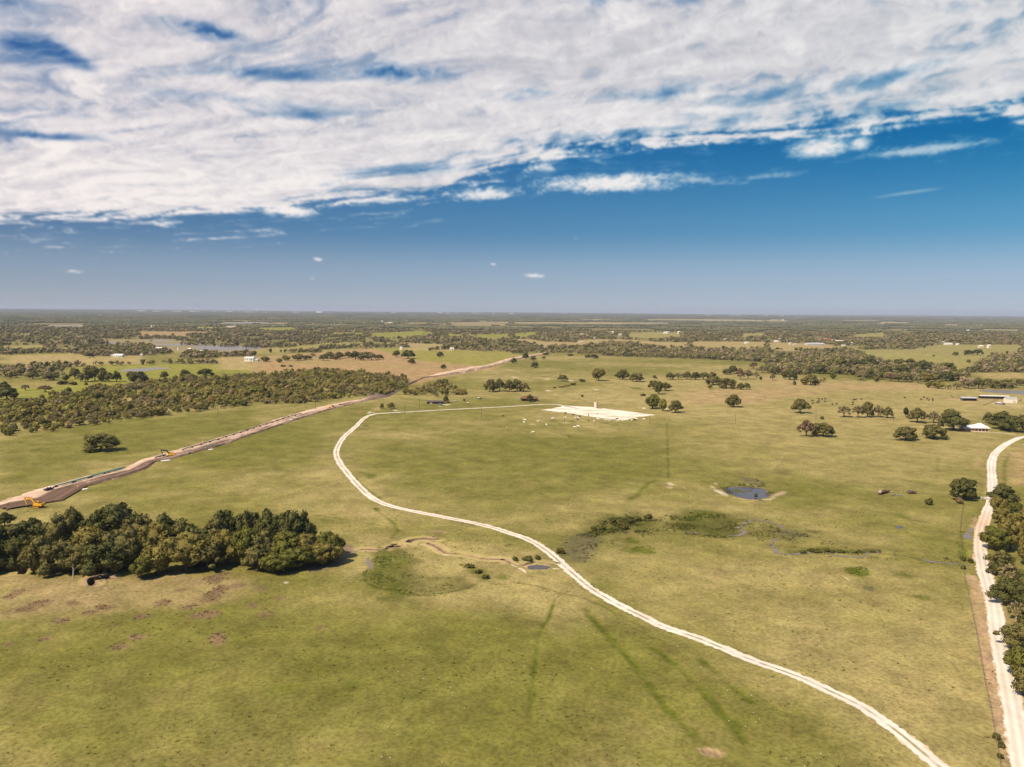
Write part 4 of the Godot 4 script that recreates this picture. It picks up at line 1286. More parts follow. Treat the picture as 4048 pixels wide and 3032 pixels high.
func trunk_shape(shape: String) -> ArrayMesh:
	var s := Shape.new()
	if shape == "low":
		for k in 4:
			var a := k * 1.6
			s.rod(Vector3(cos(a) * 0.1, -0.1, sin(a) * 0.1), Vector3(cos(a) * 0.7, 1.5, sin(a) * 0.7), 0.06, 0.03, 5)
		return s.mesh()
	var fork := Vector3(rng.randf_range(-0.3, 0.3), 2.6, rng.randf_range(-0.3, 0.3))
	s.rod(Vector3(0, -0.4, 0), Vector3(0, 0.5, 0), 0.72, 0.5, 9)
	s.rod(Vector3(0, 0.5, 0), fork, 0.5, 0.40, 9)
	for k in 6:
		var a := k * 1.05 + rng.randf() * 0.5
		var elbow := fork + Vector3(cos(a) * 1.7, rng.randf_range(1.2, 2.4), sin(a) * 1.7)
		s.rod(fork, elbow, 0.26, 0.17, 6)
		s.rod(elbow, elbow + Vector3(cos(a + 0.4) * 2.2, rng.randf_range(0.6, 2.2), sin(a + 0.4) * 2.2), 0.17, 0.06, 5)
	return s.mesh()


func foliage(kind: String) -> StandardMaterial3D:
	var m := coloured("foliage_" + kind, 0.9)
	m.albedo_color = (kinds[kind][1] as Color).linear_to_srgb()
	m.metallic_specular = 0.2
	m.backlight_enabled = true
	m.backlight = Color(0.36, 0.34, 0.22).linear_to_srgb()
	return m


func grow_trees():
	rng.seed = 99
	for shape in ["broad", "round", "thin", "low"]:
		crowns[shape] = []
		trunks[shape] = []
		for k in 6:
			crowns[shape].append(crown_shape(shape, 700 if shape == "low" else (3600 if shape != "thin" else 3000), 0.17 if shape == "low" else 0.40, 5))
			trunks[shape].append(trunk_shape(shape))
	rng.seed = 7
	tree("oak", 290.3, -822.4, 15, 16.8, "leafy oak standing left of the row of five trees, black cattle just behind it")
	tree("grey", 323, -793.5, 12.5, 14.5, "grey-green oak at the left end of the row of five trees")
	tree("grey", 335.1, -790.7, 12.4, 12.7, "pale oak second from the left in the row of five trees")
	tree("oak", 345.4, -793.1, 15.6, 11, "tallest oak in the middle of the row of five trees")
	tree("grey", 356.9, -795.6, 12.2, 12.2, "grey-green oak second from the right in the row of five trees")
	tree("oak", 363.5, -789.7, 10.9, 10.4, "oak at the right end of the row of five trees, beside a pole")
	tree("slim", 386.3, -800.1, 8.7, 5.8, "slim upright tree left of the oaks by the white-roofed house")
	tree("oak", 375.9, -756.3, 14.1, 16.5, "round oak with a bare trunk left of the house yard trees")
	tree("grey", 389.9, -754.6, 10.8, 12.7, "grey-topped oak with a clear trunk beside the large house oak")
	tree("oak", 411.1, -766.5, 12.3, 12.3, "tall oak rising behind the large dark house oak")
	tree("dark", 383.2, -707, 15.5, 23.7, "large dark oak against the left side of the white-roofed house")
	tree("oak", 314.2, -648.8, 11.2, 17.5, "spreading oak in open pasture, left of the pair before the house")
	tree("oak", 341.6, -659.4, 11.8, 20.7, "spreading oak in open pasture, right of the pair before the house")
	tree("dead", 240.3, -664.4, 14.4, 14.6, "pinkish brown dying tree joined to a green oak")
	tree("oak", 254.6, -666.4, 11.7, 16.1, "green oak joined to a pinkish dying tree")
	tree("bush", 294.4, -774.2, 3.4, 3.8, "small round bush behind the pinkish dying tree")
	tree("dark", 245.9, -439.8, 12, 14.9, "big dark oak at the pasture corner beside the road gate")
	tree("brush", 238.4, -429.8, 3.9, 4.1, "low brownish shrub at the foot of the dark corner oak")
	tree("bush", 220.2, -426.5, 3.8, 3.8, "small leaning tree alone in the pasture near the old trailers")
	tree("oak", 444.3, -760.2, 9.4, 11.6, "small oak just right of the white-roofed house")
	tree("dark", 430.5, -716.7, 15.5, 21.4, "large oak right of the house, over the driveway")
	tree("dark", 430.7, -701, 14.3, 17.4, "dark oak at the road bend behind the house yard")
	tree("oak", 444.6, -710.2, 14, 11.4, "oak at the far right edge above the road bend")
	tree("oak", 439.3, -738.3, 9.7, 11.8, "oak behind the large driveway oak")
	tree("dark", 457.3, -718.2, 14.7, 16.8, "dark oak beyond the road bend at the picture edge")
	tree("dark", 258.7, -426.5, 11.6, 13.9, "dark oak beside the road just past the gate")
	tree("olive", 246.5, -409.4, 8.1, 7.6, "olive tree leaning to the road, below the dark gate oak")
	tree("green", 254.5, -408.4, 5.5, 6.6, "round green tree over the small white drive")
	tree("olive", 235.1, -386.9, 7.3, 8.6, "olive tree beside the road, next below the round green tree")
	tree("green", 206.4, -343.7, 9.4, 12.7, "ragged oak reaching over the road where the verge narrows")
	tree("olive", 213.8, -344.6, 12.3, 12.2, "tall olive oak behind the ragged roadside oak")
	tree("oak", 193.2, -317.1, 7.7, 10.2, "rounded oak by the road opposite the creek crossing")
	tree("dark", 187.1, -310.7, 4.4, 5.5, "low dark shrub-like oak at the road edge opposite the creek")
	tree("grey", 186.8, -301, 7.7, 9.5, "pale grey-green oak behind the low dark roadside oak")
	tree("dark", 173.3, -277.5, 9.6, 11.4, "broad dark oak beside the road, middle of the roadside wood")
	tree("dark", 182.6, -285, 9.5, 8.6, "dark oak at the picture edge behind the broad roadside oak")
	tree("grey", 166.6, -263.3, 6.4, 5.4, "grey-topped small tree with a bare post beside it")
	tree("dark", 171.2, -265.5, 7.5, 5.5, "dark oak behind the grey-topped small tree")
	tree("oak", 153.2, -240.8, 7.4, 10.6, "oak whose boughs hang over the lower road")
	tree("green", 142.2, -220.3, 7.7, 10.1, "yellow-green oak overhanging the road lowest on the right")
	tree("olive", 206.8, -321.6, 13.5, 9.7, "olive oak deep in the roadside wood at the picture edge")
	tree("olive", 230.7, -365.2, 10.7, 10, "olive oak above the parked shade, farther up the roadside wood")
	tree("dark", 163.9, -249.1, 9.6, 8.9, "dark oak partly cut by the picture edge, above the hanging boughs")
	tree("green", 152.2, -228.8, 8.9, 8.2, "green oak partly cut by the picture edge beside the lower road")
	tree("oak", 137.7, -208.8, 8.1, 8.7, "oak at the lower right corner beside the road")
	tree("oak", -289.2, -572.5, 12.6, 22.5, "lone broad oak in the left pasture beyond the dirt strip")
	tree("oak", -132.5, -831.7, 5.6, 4.3, "small tree left of a pair by the lane bend")
	tree("oak", -122.6, -830.1, 6.9, 7.5, "rounder tree right of a pair by the lane bend")
	tree("oak", -72.1, -888.8, 8.6, 6.9, "tree growing at the right end of the long dark shed")
	tree("bush", -53.1, -911.2, 2.8, 2.9, "small bush beside a fallen grey limb")
	tree("grey", -86.7, -945.2, 5.2, 5.5, "thin grey shrub at the edge of the thicket behind the shed")
	tree("green", 19.8, -904.8, 7.3, 8.2, "vine-like tree growing against the front of the rusty barn")
	tree("green", 146.4, -850.6, 13.9, 17.3, "broad green oak, leftmost of three beside the caliche pad")
	tree("lime", 153.3, -828.6, 11.8, 9.1, "lighter slim tree, middle of three beside the caliche pad")
	tree("oak", 164.1, -819.4, 12.5, 13.7, "umbrella-shaped oak, rightmost of three beside the caliche pad")
	tree("oak", 236, -870.4, 14.2, 15.8, "lone round oak right of the caliche pad in dry pasture")
	tree("bush", 83, -965.4, 2.5, 3.4, "tiny bush alone behind the caliche pad")
	tree("bush", 133.5, -441.7, 2.3, 2.2, "small dark bush on the near bank of the stock pond")
	tree("olive", 126.5, -1195, 17.2, 20.6, "tall rounded olive oak alone in the middle field")
	tree("oak", 164.3, -1218.9, 15.5, 18.6, "oak left of a pair in the middle field")
	tree("oak", 180.8, -1184.1, 12.5, 20.9, "low oak right of a pair in the middle field")
	tree("oak", 185.4, -1071, 11.8, 15.1, "upper oak of a clump of three in the middle field")
	tree("green", 178.7, -1001.4, 15.3, 12.7, "lower oak of a clump of three in the middle field")
	tree("oak", 195.9, -1048.2, 11.3, 16.3, "right oak of a clump of three in the middle field")
	tree("oak", 73.4, -1182.2, 9.5, 15.9, "wide oak alone left of the tall olive oak")
	tree("bush", 101, -1173, 4.6, 8.3, "dark bush near the tall olive oak")
	tree("bush", 83, -1119.6, 3.5, 8.2, "bush at the right end of a short hedge")
	tree("brush", 73.1, -1101.4, 2.2, 9.3, "middle bush of a short hedge")
	tree("brush", 64.3, -1083.8, 1.8, 9.2, "low bush in a short hedge, second from its left end")
	tree("bush", 55.8, -1071.6, 2.1, 4.2, "bush at the left end of a short hedge")
	tree("bush", 156.8, -980.4, 3, 6.7, "low bush behind the three trees beside the pad")
	tree("bush", 82.8, -966.9, 2.5, 3.3, "small round bush between the rusty barn and the pad")
	tree("oak", 39.9, -1461.1, 10.7, 14.4, "round oak in the middle field below two smaller trees")
	tree("oak", 42.9, -1659.4, 10.8, 14, "small oak right of the pale dirt strip's far end")
	tree("grey", 65.5, -1702, 9.1, 9.6, "thin grey tree near the dirt strip's far end")
	tree("dark", 28.8, -1730.3, 12.7, 13.4, "dark oak standing in front of the dirt strip's far end")
	tree("bush", 77, -1898.4, 6.9, 13.9, "bush above the dirt strip where it meets the woods")
	tree("bush", 131.9, -1861.8, 5.8, 12.6, "dark bush in the field before the wide wood")
	tree("bush", 164.4, -1800.9, 7.6, 12.7, "left bush of a dark hedge before the wide wood")
	tree("dark", 177.1, -1775.9, 8.5, 22.5, "long dark bush of the hedge before the wide wood")
	tree("oak", 3, -1580.5, 11.1, 13.4, "oak on the dirt strip edge beside a bend")
	tree("oak", -27.4, -1014.1, 16.5, 13.2, "oak at the left end of the clump behind the rusty barn")
	tree("dark", -15.4, -1023.9, 16.2, 13.7, "dark oak in the middle of the clump behind the rusty barn")
	tree("oak", -3.1, -1018.9, 14.4, 13.3, "pale-trunked oak in the clump behind the rusty barn")
	tree("oak", 6.6, -1025.6, 15.2, 14.5, "leafy oak second from the right in the clump behind the barn")
	tree("grey", 14.5, -1020.3, 12.4, 15.1, "wide grey-green oak at the right end of the clump behind the barn")
	tree("oak", 236.1, -1225.5, 10.4, 13.8, "oak in the closed row of trees left of the brown field", "row of trees between two hay fields")
	tree("grey", 249.3, -1226.7, 11.1, 14.7, "oak in the closed row of trees left of the brown field", "row of trees between two hay fields")
	tree("oak", 262.9, -1232.2, 12.2, 15.7, "oak in the closed row of trees left of the brown field", "row of trees between two hay fields")
	tree("dark", 274.9, -1229.1, 11.5, 14.7, "oak in the closed row of trees left of the brown field", "row of trees between two hay fields")
	tree("oak", 287.3, -1230.3, 11.5, 15.6, "oak in the closed row of trees left of the brown field", "row of trees between two hay fields")
	tree("oak", 301.3, -1237.9, 10.5, 14, "oak in the closed row of trees left of the brown field", "row of trees between two hay fields")
	tree("oak", 280.6, -1142, 12.1, 21, "wide oak at the corner of the brown field")
	tree("oak", 285, -1090.5, 14.2, 23.1, "broad clump-forming oak over the brown field edge")
	tree("lime", 260.3, -1077.1, 6.4, 7, "small light tree left of the broad clump oak")
	tree("bush", 290.6, -1079.5, 5.5, 6.4, "bush right of the broad clump oak")
	tree("oak", 300.2, -1075.5, 8.5, 10.9, "left oak of a close pair by the brown field")
	tree("oak", 308.7, -1076.2, 8.8, 9.4, "right oak of a close pair by the brown field")
	tree("oak", 350.2, -1338.7, 9.4, 15.1, "thin grey-green oak in the open grove above the brown field", "open grove above the brown field")
	tree("dark", 362.9, -1347.5, 14.4, 15.2, "thin grey-green oak in the open grove above the brown field", "open grove above the brown field")
	tree("dead", 343.5, -1235.5, 17.4, 14.8, "thin grey-green oak in the open grove above the brown field", "open grove above the brown field")
	tree("grey", 357.9, -1243.2, 14.4, 16.1, "thin grey-green oak in the open grove above the brown field", "open grove above the brown field")
	tree("dead", 435.1, -1481, 12.5, 16.7, "thin grey-green oak in the open grove above the brown field", "open grove above the brown field")
	tree("grey", 419.9, -1378.8, 12.4, 17.5, "thin grey-green oak in the open grove above the brown field", "open grove above the brown field")
	tree("slim", 371.9, -1225.6, 5.2, 4.3, "thin grey-green oak in the open grove above the brown field", "open grove above the brown field")
	tree("grey", 375.1, -1259.9, 10.7, 10.7, "thin grey-green oak in the open grove above the brown field", "open grove above the brown field")
	tree("dark", -118.3, -1414.3, 8, 10.8, "round dark oak alone in the brown field left of the dirt strip")
	tree("dark", -188.1, -1536.7, 10, 15.6, "dark oak in front of a group in the brown field")
	tree("dark", -216, -1706.1, 18.3, 30.8, "wide dark oak group standing in the brown field")
	tree("oak", -247.9, -1762.2, 15.4, 16.9, "oak left of the wide dark group in the brown field")
	tree("dark", -155.9, -1774.9, 12, 17, "rounded oak on the bright green field")
	tree("olive", -473.6, -1575.3, 9.3, 20, "light bush at the left end of the brown field")
	tree("lime", -440.1, -1550.9, 7.4, 13.1, "light green bush on the brown field's left part")
	tree("bush", -401.3, -1435.3, 3.6, 10.1, "small bush on the near edge of the brown field")
	tree("bush", -387.6, -1436.8, 3.2, 7.3, "right small bush on the near edge of the brown field")
	tree("lime", -441.9, -1605.2, 10.2, 18.1, "oak in the long line of trees across the brown field", "line of trees across the brown field")
	tree("olive", -422.8, -1619, 12.5, 25.1, "oak in the long line of trees across the brown field", "line of trees across the brown field")
	tree("oak", -411.7, -1647.7, 9.3, 18.6, "oak in the long line of trees across the brown field", "line of trees across the brown field")
	tree("grey", -423, -1742.4, 8.6, 14.7, "oak in the long line of trees across the brown field", "line of trees across the brown field")
	tree("dark", -373, -1625.5, 11.5, 18.3, "oak in the long line of trees across the brown field", "line of trees across the brown field")
	tree("oak", -373.6, -1685.1, 14.7, 23.7, "oak in the long line of trees across the brown field", "line of trees across the brown field")
	tree("oak", -355.1, -1687.5, 13.8, 21.4, "oak in the long line of trees across the brown field", "line of trees across the brown field")
	tree("oak", -343.1, -1722.8, 12.6, 21.8, "oak in the long line of trees across the brown field", "line of trees across the brown field")
	tree("dark", -319.6, -1675.8, 15.6, 26, "oak in the long line of trees across the brown field", "line of trees across the brown field")
	tree("oak", -297.1, -1643, 16.2, 25.5, "oak in the long line of trees across the brown field", "line of trees across the brown field")
	tree("grey", -281.3, -1645, 15.3, 25.5, "oak in the long line of trees across the brown field", "line of trees across the brown field")
	tree("dark", -272.7, -1678, 9.9, 21.3, "oak in the long line of trees across the brown field", "line of trees across the brown field")
	tree("olive", -353.6, -1647.4, 9.3, 13.9, "oak in the long line of trees across the brown field", "line of trees across the brown field")
	tree("dark", -314.3, -1780, 10, 27.6, "oak in the long line of trees across the brown field", "line of trees across the brown field")
	tree("oak", -670.6, -1147.3, 11.7, 15.4, "round oak left of a pair on the bright left field")
	tree("oak", -638, -1130.9, 10.5, 18.8, "spreading oak right of a pair on the bright left field")
	tree("green", -611.8, -1123.9, 7.6, 9.8, "small green tree between the pair and the grove")
	tree("dark", -499.8, -1097.4, 16.3, 26.7, "big dark oak below the pale pond on the left field")
	tree("oak", -543.8, -1169.1, 10.9, 13.5, "oak just behind the big dark oak below the pale pond")
	tree("oak", -497.8, -1173.5, 10.6, 11.9, "upright oak right of the pale pond")
	tree("dark", -469, -1176.2, 13, 16.6, "dark rounded oak on the far edge of the thicket")
	tree("dark", -459.2, -1228, 11.1, 19.4, "wide flat oak at the thicket's far edge")
	tree("grey", -586, -986, 7.8, 8.6, "pale thin tree on the bright left field")
	tree("dead", -555.1, -972.7, 8.5, 16.8, "bare brownish spreading tree on the bright left field")
	tree("dark", -607.4, -979.9, 11.1, 12.5, "dark oak at the left picture edge, behind a bigger one")
	tree("dark", -550, -890.7, 13.6, 23.3, "broad dark oak at the left picture edge by the thicket")
	tree("bush", -588.4, -1072.2, 5.5, 13.9, "low spreading bush before the left field grove")
	tree("bush", -570.8, -1065.2, 4.5, 10.5, "low bush beside a spreading one before the grove")
	tree("bush", -553.6, -1065, 3.6, 5.4, "tiny bush before the left field grove")
	tree("bush", -531.3, -1052, 4.2, 7.7, "round bush below the left field grove")
	tree("bush", -498.2, -1038.6, 4.7, 10.3, "low bush between the grove and the thicket")
	tree("bush", -466.7, -1060.8, 3.7, 9, "low bush at the thicket edge under the big dark oak")
	tree("dark", -851.7, -1653.6, 10.7, 16.3, "dark tree by the long white farmhouse")
	tree("oak", -614.3, -1152.5, 16.3, 14.6, "oak in the dense grove on the bright left field", "grove on the bright left field")
	tree("grey", -587.3, -1114.9, 12.6, 9.4, "oak in the dense grove on the bright left field", "grove on the bright left field")
	tree("oak", -578.7, -1112, 17.3, 14.9, "oak in the dense grove on the bright left field", "grove on the bright left field")
	tree("oak", -573.9, -1127.3, 19.4, 19.1, "oak in the dense grove on the bright left field", "grove on the bright left field")
	tree("olive", -557.6, -1113.9, 14.2, 14.2, "oak in the dense grove on the bright left field", "grove on the bright left field")
	tree("oak", -548.6, -1114.7, 12.6, 12.6, "oak in the dense grove on the bright left field", "grove on the bright left field")
	tree("dark", -538.8, -1115.6, 14.2, 13.4, "oak in the dense grove on the bright left field", "grove on the bright left field")
	tree("oak", -621, -1241.2, 10.5, 12.3, "oak in the dense grove on the bright left field", "grove on the bright left field")
	tree("oak", -656.5, -1272.9, 10.8, 18, "oak in the dense grove on the bright left field", "grove on the bright left field")
	tree("dark", 421.2, -1242.7, 15.4, 21, "dark oak at the edge of the dry field, left of two clumps")
	tree("grey", 388.7, -1223, 10.7, 10.4, "thin grey oak at the left edge of the dry field")
	tree("oak", 418.8, -1148.4, 15.9, 19.5, "tall oak of a clump on the dry field")
	tree("olive", 410.9, -1151.4, 9.1, 12.2, "low light oak left of the tall clump oak")
	tree("oak", 426.3, -1149.1, 8.1, 10.5, "low oak right of the tall clump oak")
	tree("bush", 395.7, -1146.5, 6.5, 4.5, "small upright bush on the dry field")
	tree("green", 491.5, -1255.6, 10.6, 11.3, "green tree alone before the long wood")
	tree("grey", 527.9, -1242, 12.6, 21, "leaning grey oak at the front of the long wood")
	tree("olive", 539, -1212.3, 7.5, 9.4, "small olive tree before the long wood")
	tree("olive", 569.3, -1119, 8.2, 10.1, "round olive bush at the dry field's right edge")
	tree("lime", 577.1, -1109.5, 8.8, 17.2, "light green wide bush at the dry field's right edge")
	tree("grey", 588.2, -1103.8, 6.5, 9.4, "grey bush between light bushes and pale tree")
	tree("grey", 596.8, -1099.5, 8.7, 12.4, "pale thin tree before the right wood")
	tree("oak", 941.9, -1694.7, 8.6, 9.5, "small oak on the green far field at right")
	tree("oak", 1078.8, -2001.1, 10.1, 16.9, "round oak on the green far field")
	tree("dark", 1134.8, -2046.3, 13.2, 23, "left oak of a dark pair on the far field")
	tree("dark", 1159.9, -2050, 15, 28.9, "right oak of a dark pair on the far field")
	tree("bush", 1007.7, -1965.4, 3.9, 6.1, "tiny bush on the green far field")
	tree("oak", 431.5, -1346.9, 13.3, 20.9, "brownish green oak at the front edge of the long wood, its left part", "long wood behind the dry field")
	tree("grey", 468.9, -1350.7, 12.2, 21, "thin grey oak at the front edge of the long wood, its left part", "long wood behind the dry field")
	tree("oak", 489.4, -1365.3, 12.7, 17.3, "brownish green oak at the front edge of the long wood, its left part", "long wood behind the dry field")
	tree("dark", 513.4, -1367.7, 15.4, 21.2, "dark evergreen oak at the front edge of the long wood, its left part", "long wood behind the dry field")
	tree("grey", 527.4, -1364.1, 12.3, 15.4, "thin grey oak at the front edge of the long wood, its left part", "long wood behind the dry field")
	tree("oak", 542.3, -1358, 11.5, 15.3, "brownish green oak at the front edge of the long wood, its middle", "long wood behind the dry field")
	tree("grey", 549, -1341.4, 14.4, 18.9, "thin grey oak at the front edge of the long wood, its middle", "long wood behind the dry field")
	tree("dark", 557.1, -1277.1, 12.6, 16.2, "dark evergreen oak at the front edge of the long wood, its middle", "long wood behind the dry field")
	tree("oak", 562.1, -1255.8, 11.7, 15.9, "brownish green oak at the front edge of the long wood, its middle", "long wood behind the dry field")
	tree("dead", 565.6, -1224.8, 13.1, 19, "bare brownish tree at the front edge of the long wood, its middle", "long wood behind the dry field")
	tree("grey", 573.3, -1215.4, 13.7, 18.9, "thin grey oak at the front edge of the long wood, its middle", "long wood behind the dry field")
	tree("oak", 583.9, -1212.3, 13.7, 18.8, "brownish green oak at the front edge of the long wood, its right part", "long wood behind the dry field")
	tree("grey", 591.7, -1193.4, 11.8, 15.2, "thin grey oak at the front edge of the long wood, its right part", "long wood behind the dry field")
	tree("olive", 614.3, -1215, 12, 18.9, "olive oak at the front edge of the long wood, its right part", "long wood behind the dry field")
	tree("oak", 633, -1224.8, 13.8, 19, "brownish green oak at the front edge of the long wood, its right part", "long wood behind the dry field")
	tree("dark", 656.1, -1239.1, 15.7, 21, "dark evergreen oak at the front edge of the long wood, its right part", "long wood behind the dry field")
	tree("oak", 673.7, -1249.1, 12.3, 17.6, "brownish green oak at the front edge of the long wood, its right part", "long wood behind the dry field")
	tree("dark", 605.2, -1327.6, 16.9, 24.3, "dark evergreen oak at the front edge of the long wood, its middle", "long wood behind the dry field")
	tree("dark", 644.7, -1355.8, 17.2, 24.9, "dark evergreen oak at the front edge of the long wood, its right part", "long wood behind the dry field")
	tree("dark", 705.9, -1413.5, 21.9, 29.9, "dark evergreen oak at the front edge of the long wood, its right part", "long wood behind the dry field")
	tree("green", 752.2, -1418.3, 16, 26, "brighter green oak at the front edge of the long wood, its right part", "long wood behind the dry field")
	tree("dark", 637.3, -1521.8, 17.2, 32.2, "dark evergreen oak at the second rank of the long wood, its middle", "long wood behind the dry field")
	tree("green", 597.6, -1486.9, 16.8, 29.3, "brighter green oak at the second rank of the long wood, its middle", "long wood behind the dry field")
	tree("dark", 676.5, -1558.1, 19.8, 30.7, "dark evergreen oak at the second rank of the long wood, its middle", "long wood behind the dry field")
	tree("dark", 760.2, -1567.7, 15.5, 26.5, "dark evergreen oak at the second rank of the long wood, its right part", "long wood behind the dry field")
	tree("oak", 753.4, -1600.3, 13.5, 24.8, "brownish green oak at the second rank of the long wood, its middle", "long wood behind the dry field")
	tree("grey", 617.8, -1109.5, 11.9, 17.2, "oak in the loose group beside the far right pond", "loose group by the far right pond")
	tree("oak", 634.6, -1114.2, 14.2, 17.3, "oak in the loose group beside the far right pond", "loose group by the far right pond")
	tree("grey", 622.6, -1126.8, 8, 12.7, "oak in the loose group beside the far right pond", "loose group by the far right pond")
	tree("oak", 660.9, -1121.4, 11.1, 17.4, "oak in the loose group beside the far right pond", "loose group by the far right pond")
	tree("oak", 675.8, -1122.7, 11.4, 19, "oak in the loose group beside the far right pond", "loose group by the far right pond")
	tree("grey", 693, -1132.7, 8, 14.4, "oak in the loose group beside the far right pond", "loose group by the far right pond")
	tree("oak", 688.8, -1186.6, 8.4, 13.4, "oak in the loose group beside the far right pond", "loose group by the far right pond")
	tree("oak", 726.3, -1171.1, 9.3, 14.9, "oak in the loose group beside the far right pond", "loose group by the far right pond")
	tree("dark", -231.4, -368.8, 6.9, 7.5, "dark evergreen oak in the back rank of the dark grove, its left part", "dark grove at the lower left")
	tree("dark", -209.4, -325.2, 13.3, 15, "dark evergreen oak in the middle rank of the dark grove, its left part", "dark grove at the lower left")
	tree("oak", -205.7, -328.6, 11.9, 12.8, "brownish green oak in the back rank of the dark grove, its left part", "dark grove at the lower left")
	tree("dark", -199.5, -333.8, 13.1, 15.4, "dark evergreen oak in the back rank of the dark grove, its left part", "dark grove at the lower left")
	tree("oak", -189.3, -335.8, 13.7, 13.7, "brownish green oak in the back rank of the dark grove, its left part", "dark grove at the lower left")
	tree("oak", -189, -346.5, 14.7, 11.7, "brownish green oak in the back rank of the dark grove, its left part", "dark grove at the lower left")
	tree("dark", -176.1, -343.2, 14.5, 13.4, "dark evergreen oak in the back rank of the dark grove, its middle part", "dark grove at the lower left")
	tree("dark", -169.6, -347, 16.9, 22.2, "dark evergreen oak in the back rank of the dark grove, its middle part", "dark grove at the lower left")
	tree("oak", -153.3, -329.9, 15.5, 15.8, "brownish green oak in the back rank of the dark grove, its middle part", "dark grove at the lower left")
	tree("dark", -141.2, -330.3, 15.5, 14.7, "dark evergreen oak in the back rank of the dark grove, its right part", "dark grove at the lower left")
	tree("oak", -135.4, -330.4, 13.5, 13.5, "brownish green oak in the back rank of the dark grove, its right part", "dark grove at the lower left")
	tree("olive", -141.2, -319, 14.5, 14.7, "olive oak in the middle rank of the dark grove, its middle part", "dark grove at the lower left")
	tree("dark", -124.8, -319.4, 14.5, 14.2, "dark evergreen oak in the middle rank of the dark grove, its right part", "dark grove at the lower left")
	tree("olive", -124.3, -307.4, 13.5, 18.1, "olive oak in the front rank of the dark grove, its right part", "dark grove at the lower left")
	tree("oak", -152.4, -312.6, 14.7, 16.7, "brownish green oak in the middle rank of the dark grove, its middle part", "dark grove at the lower left")
	tree("olive", -164.1, -313.8, 13.3, 15.6, "olive oak in the middle rank of the dark grove, its middle part", "dark grove at the lower left")
	tree("oak", -171.3, -304.8, 12, 15.7, "brownish green oak in the front rank of the dark grove, its left part", "dark grove at the lower left")
	tree("oak", -180.5, -307.4, 13, 15.3, "brownish green oak in the front rank of the dark grove, its left part", "dark grove at the lower left")
	tree("dark", -153.6, -303.8, 12.4, 17.3, "dark evergreen oak in the front rank of the dark grove, its middle part", "dark grove at the lower left")
	tree("green", -137.3, -298.6, 7, 9.6, "brighter green oak in the front rank of the dark grove, its middle part", "dark grove at the lower left")
	tree("olive", -133.1, -304.3, 11.5, 14.1, "olive oak in the front rank of the dark grove, its middle part", "dark grove at the lower left")
	tree("dark", -119.3, -335.9, 17.4, 13.7, "dark evergreen oak in the back rank of the dark grove, its right part", "dark grove at the lower left")
	tree("dark", -109.9, -336.2, 16.9, 11.9, "dark evergreen oak in the back rank of the dark grove, its right part", "dark grove at the lower left")
	tree("oak", -118.9, -322.7, 15.7, 13.8, "brownish green oak in the middle rank of the dark grove, its right part", "dark grove at the lower left")
	tree("green", -105.1, -316.8, 13.9, 14.1, "brighter green oak in the middle rank of the dark grove, its right part", "dark grove at the lower left")
	tree("olive", -112.1, -316.6, 12.4, 14.1, "olive oak in the middle rank of the dark grove, its right part", "dark grove at the lower left")
	tree("oak", -117.3, -310.5, 11.2, 15.5, "brownish green oak in the front rank of the dark grove, its right part", "dark grove at the lower left")
	tree("dark", -192.5, -311.6, 11.3, 14.4, "dark evergreen oak in the middle rank of the dark grove, its left part", "dark grove at the lower left")
	tree("dark", -198, -305.6, 12.5, 14.1, "dark evergreen oak in the front rank of the dark grove, its left part", "dark grove at the lower left")
	tree("oak", -162.5, -303.6, 10.5, 11.9, "brownish green oak in the front rank of the dark grove, its left part", "dark grove at the lower left")
	tree("olive", -106, -316.8, 4.5, 6.8, "olive oak in the middle rank of the dark grove, its right part", "dark grove at the lower left")
	tree("dark", -100, -331.3, 18.2, 13.5, "dark evergreen oak in the back rank, right end of the dark grove", "dark grove at the lower left")
	tree("dark", -90.7, -331.6, 18.2, 14.7, "dark evergreen oak in the back rank, right end of the dark grove", "dark grove at the lower left")
	tree("dark", -86.2, -335.1, 15.8, 11.3, "dark evergreen oak in the back rank, right end of the dark grove", "dark grove at the lower left")
	tree("oak", -97.6, -317, 13.1, 14.1, "brownish green oak in the front rank, right end of the dark grove", "dark grove at the lower left")
	tree("green", -88.8, -317.2, 11.4, 14.7, "brighter green oak in the front rank, right end of the dark grove", "dark grove at the lower left")
	tree("olive", -80.7, -318.9, 10.6, 13.6, "olive oak in the front rank, right end of the dark grove", "dark grove at the lower left")
	tree("green", -73.2, -325.5, 9.9, 12.7, "brighter green oak in the back rank, right end of the dark grove", "dark grove at the lower left")
	tree("olive", -73.9, -316, 7.9, 12.4, "olive oak in the front rank, right end of the dark grove", "dark grove at the lower left")
	tree("green", -82.5, -311.3, 8.2, 14.4, "brighter green oak in the front rank, right end of the dark grove", "dark grove at the lower left")
	tree("green", -89.1, -306.8, 7.2, 13.7, "brighter green oak in the front rank, right end of the dark grove", "dark grove at the lower left")
	tree("olive", -70.9, -319.2, 6.6, 9.6, "olive oak in the front rank, right end of the dark grove", "dark grove at the lower left")
	tree("oak", -97.2, -309.5, 10.3, 12.7, "brownish green oak in the front rank, right end of the dark grove", "dark grove at the lower left")
	tree("lime", -180.6, -304.5, 3.2, 5, "pale green low bush at the foot of the dark grove")
	tree("lime", -149.8, -303.9, 3.8, 3.8, "small yellow-green tree in front of the dark grove")
	tree("brush", -174.6, -301.9, 3.1, 4, "brownish low bush at the foot of the dark grove")
	tree("snag", -162.5, -298, 5.5, 1.3, "bare whitish dead trunk standing before the dark grove")
	tree("bush", 20.8, -333.7, 2.5, 4, "dark bush beside the lane at the reed bed")
	tree("bush", 38.2, -370.4, 1.8, 3.1, "low olive shrub in the creek-side scrub north of the lane", "creek-side scrub north of the lane")
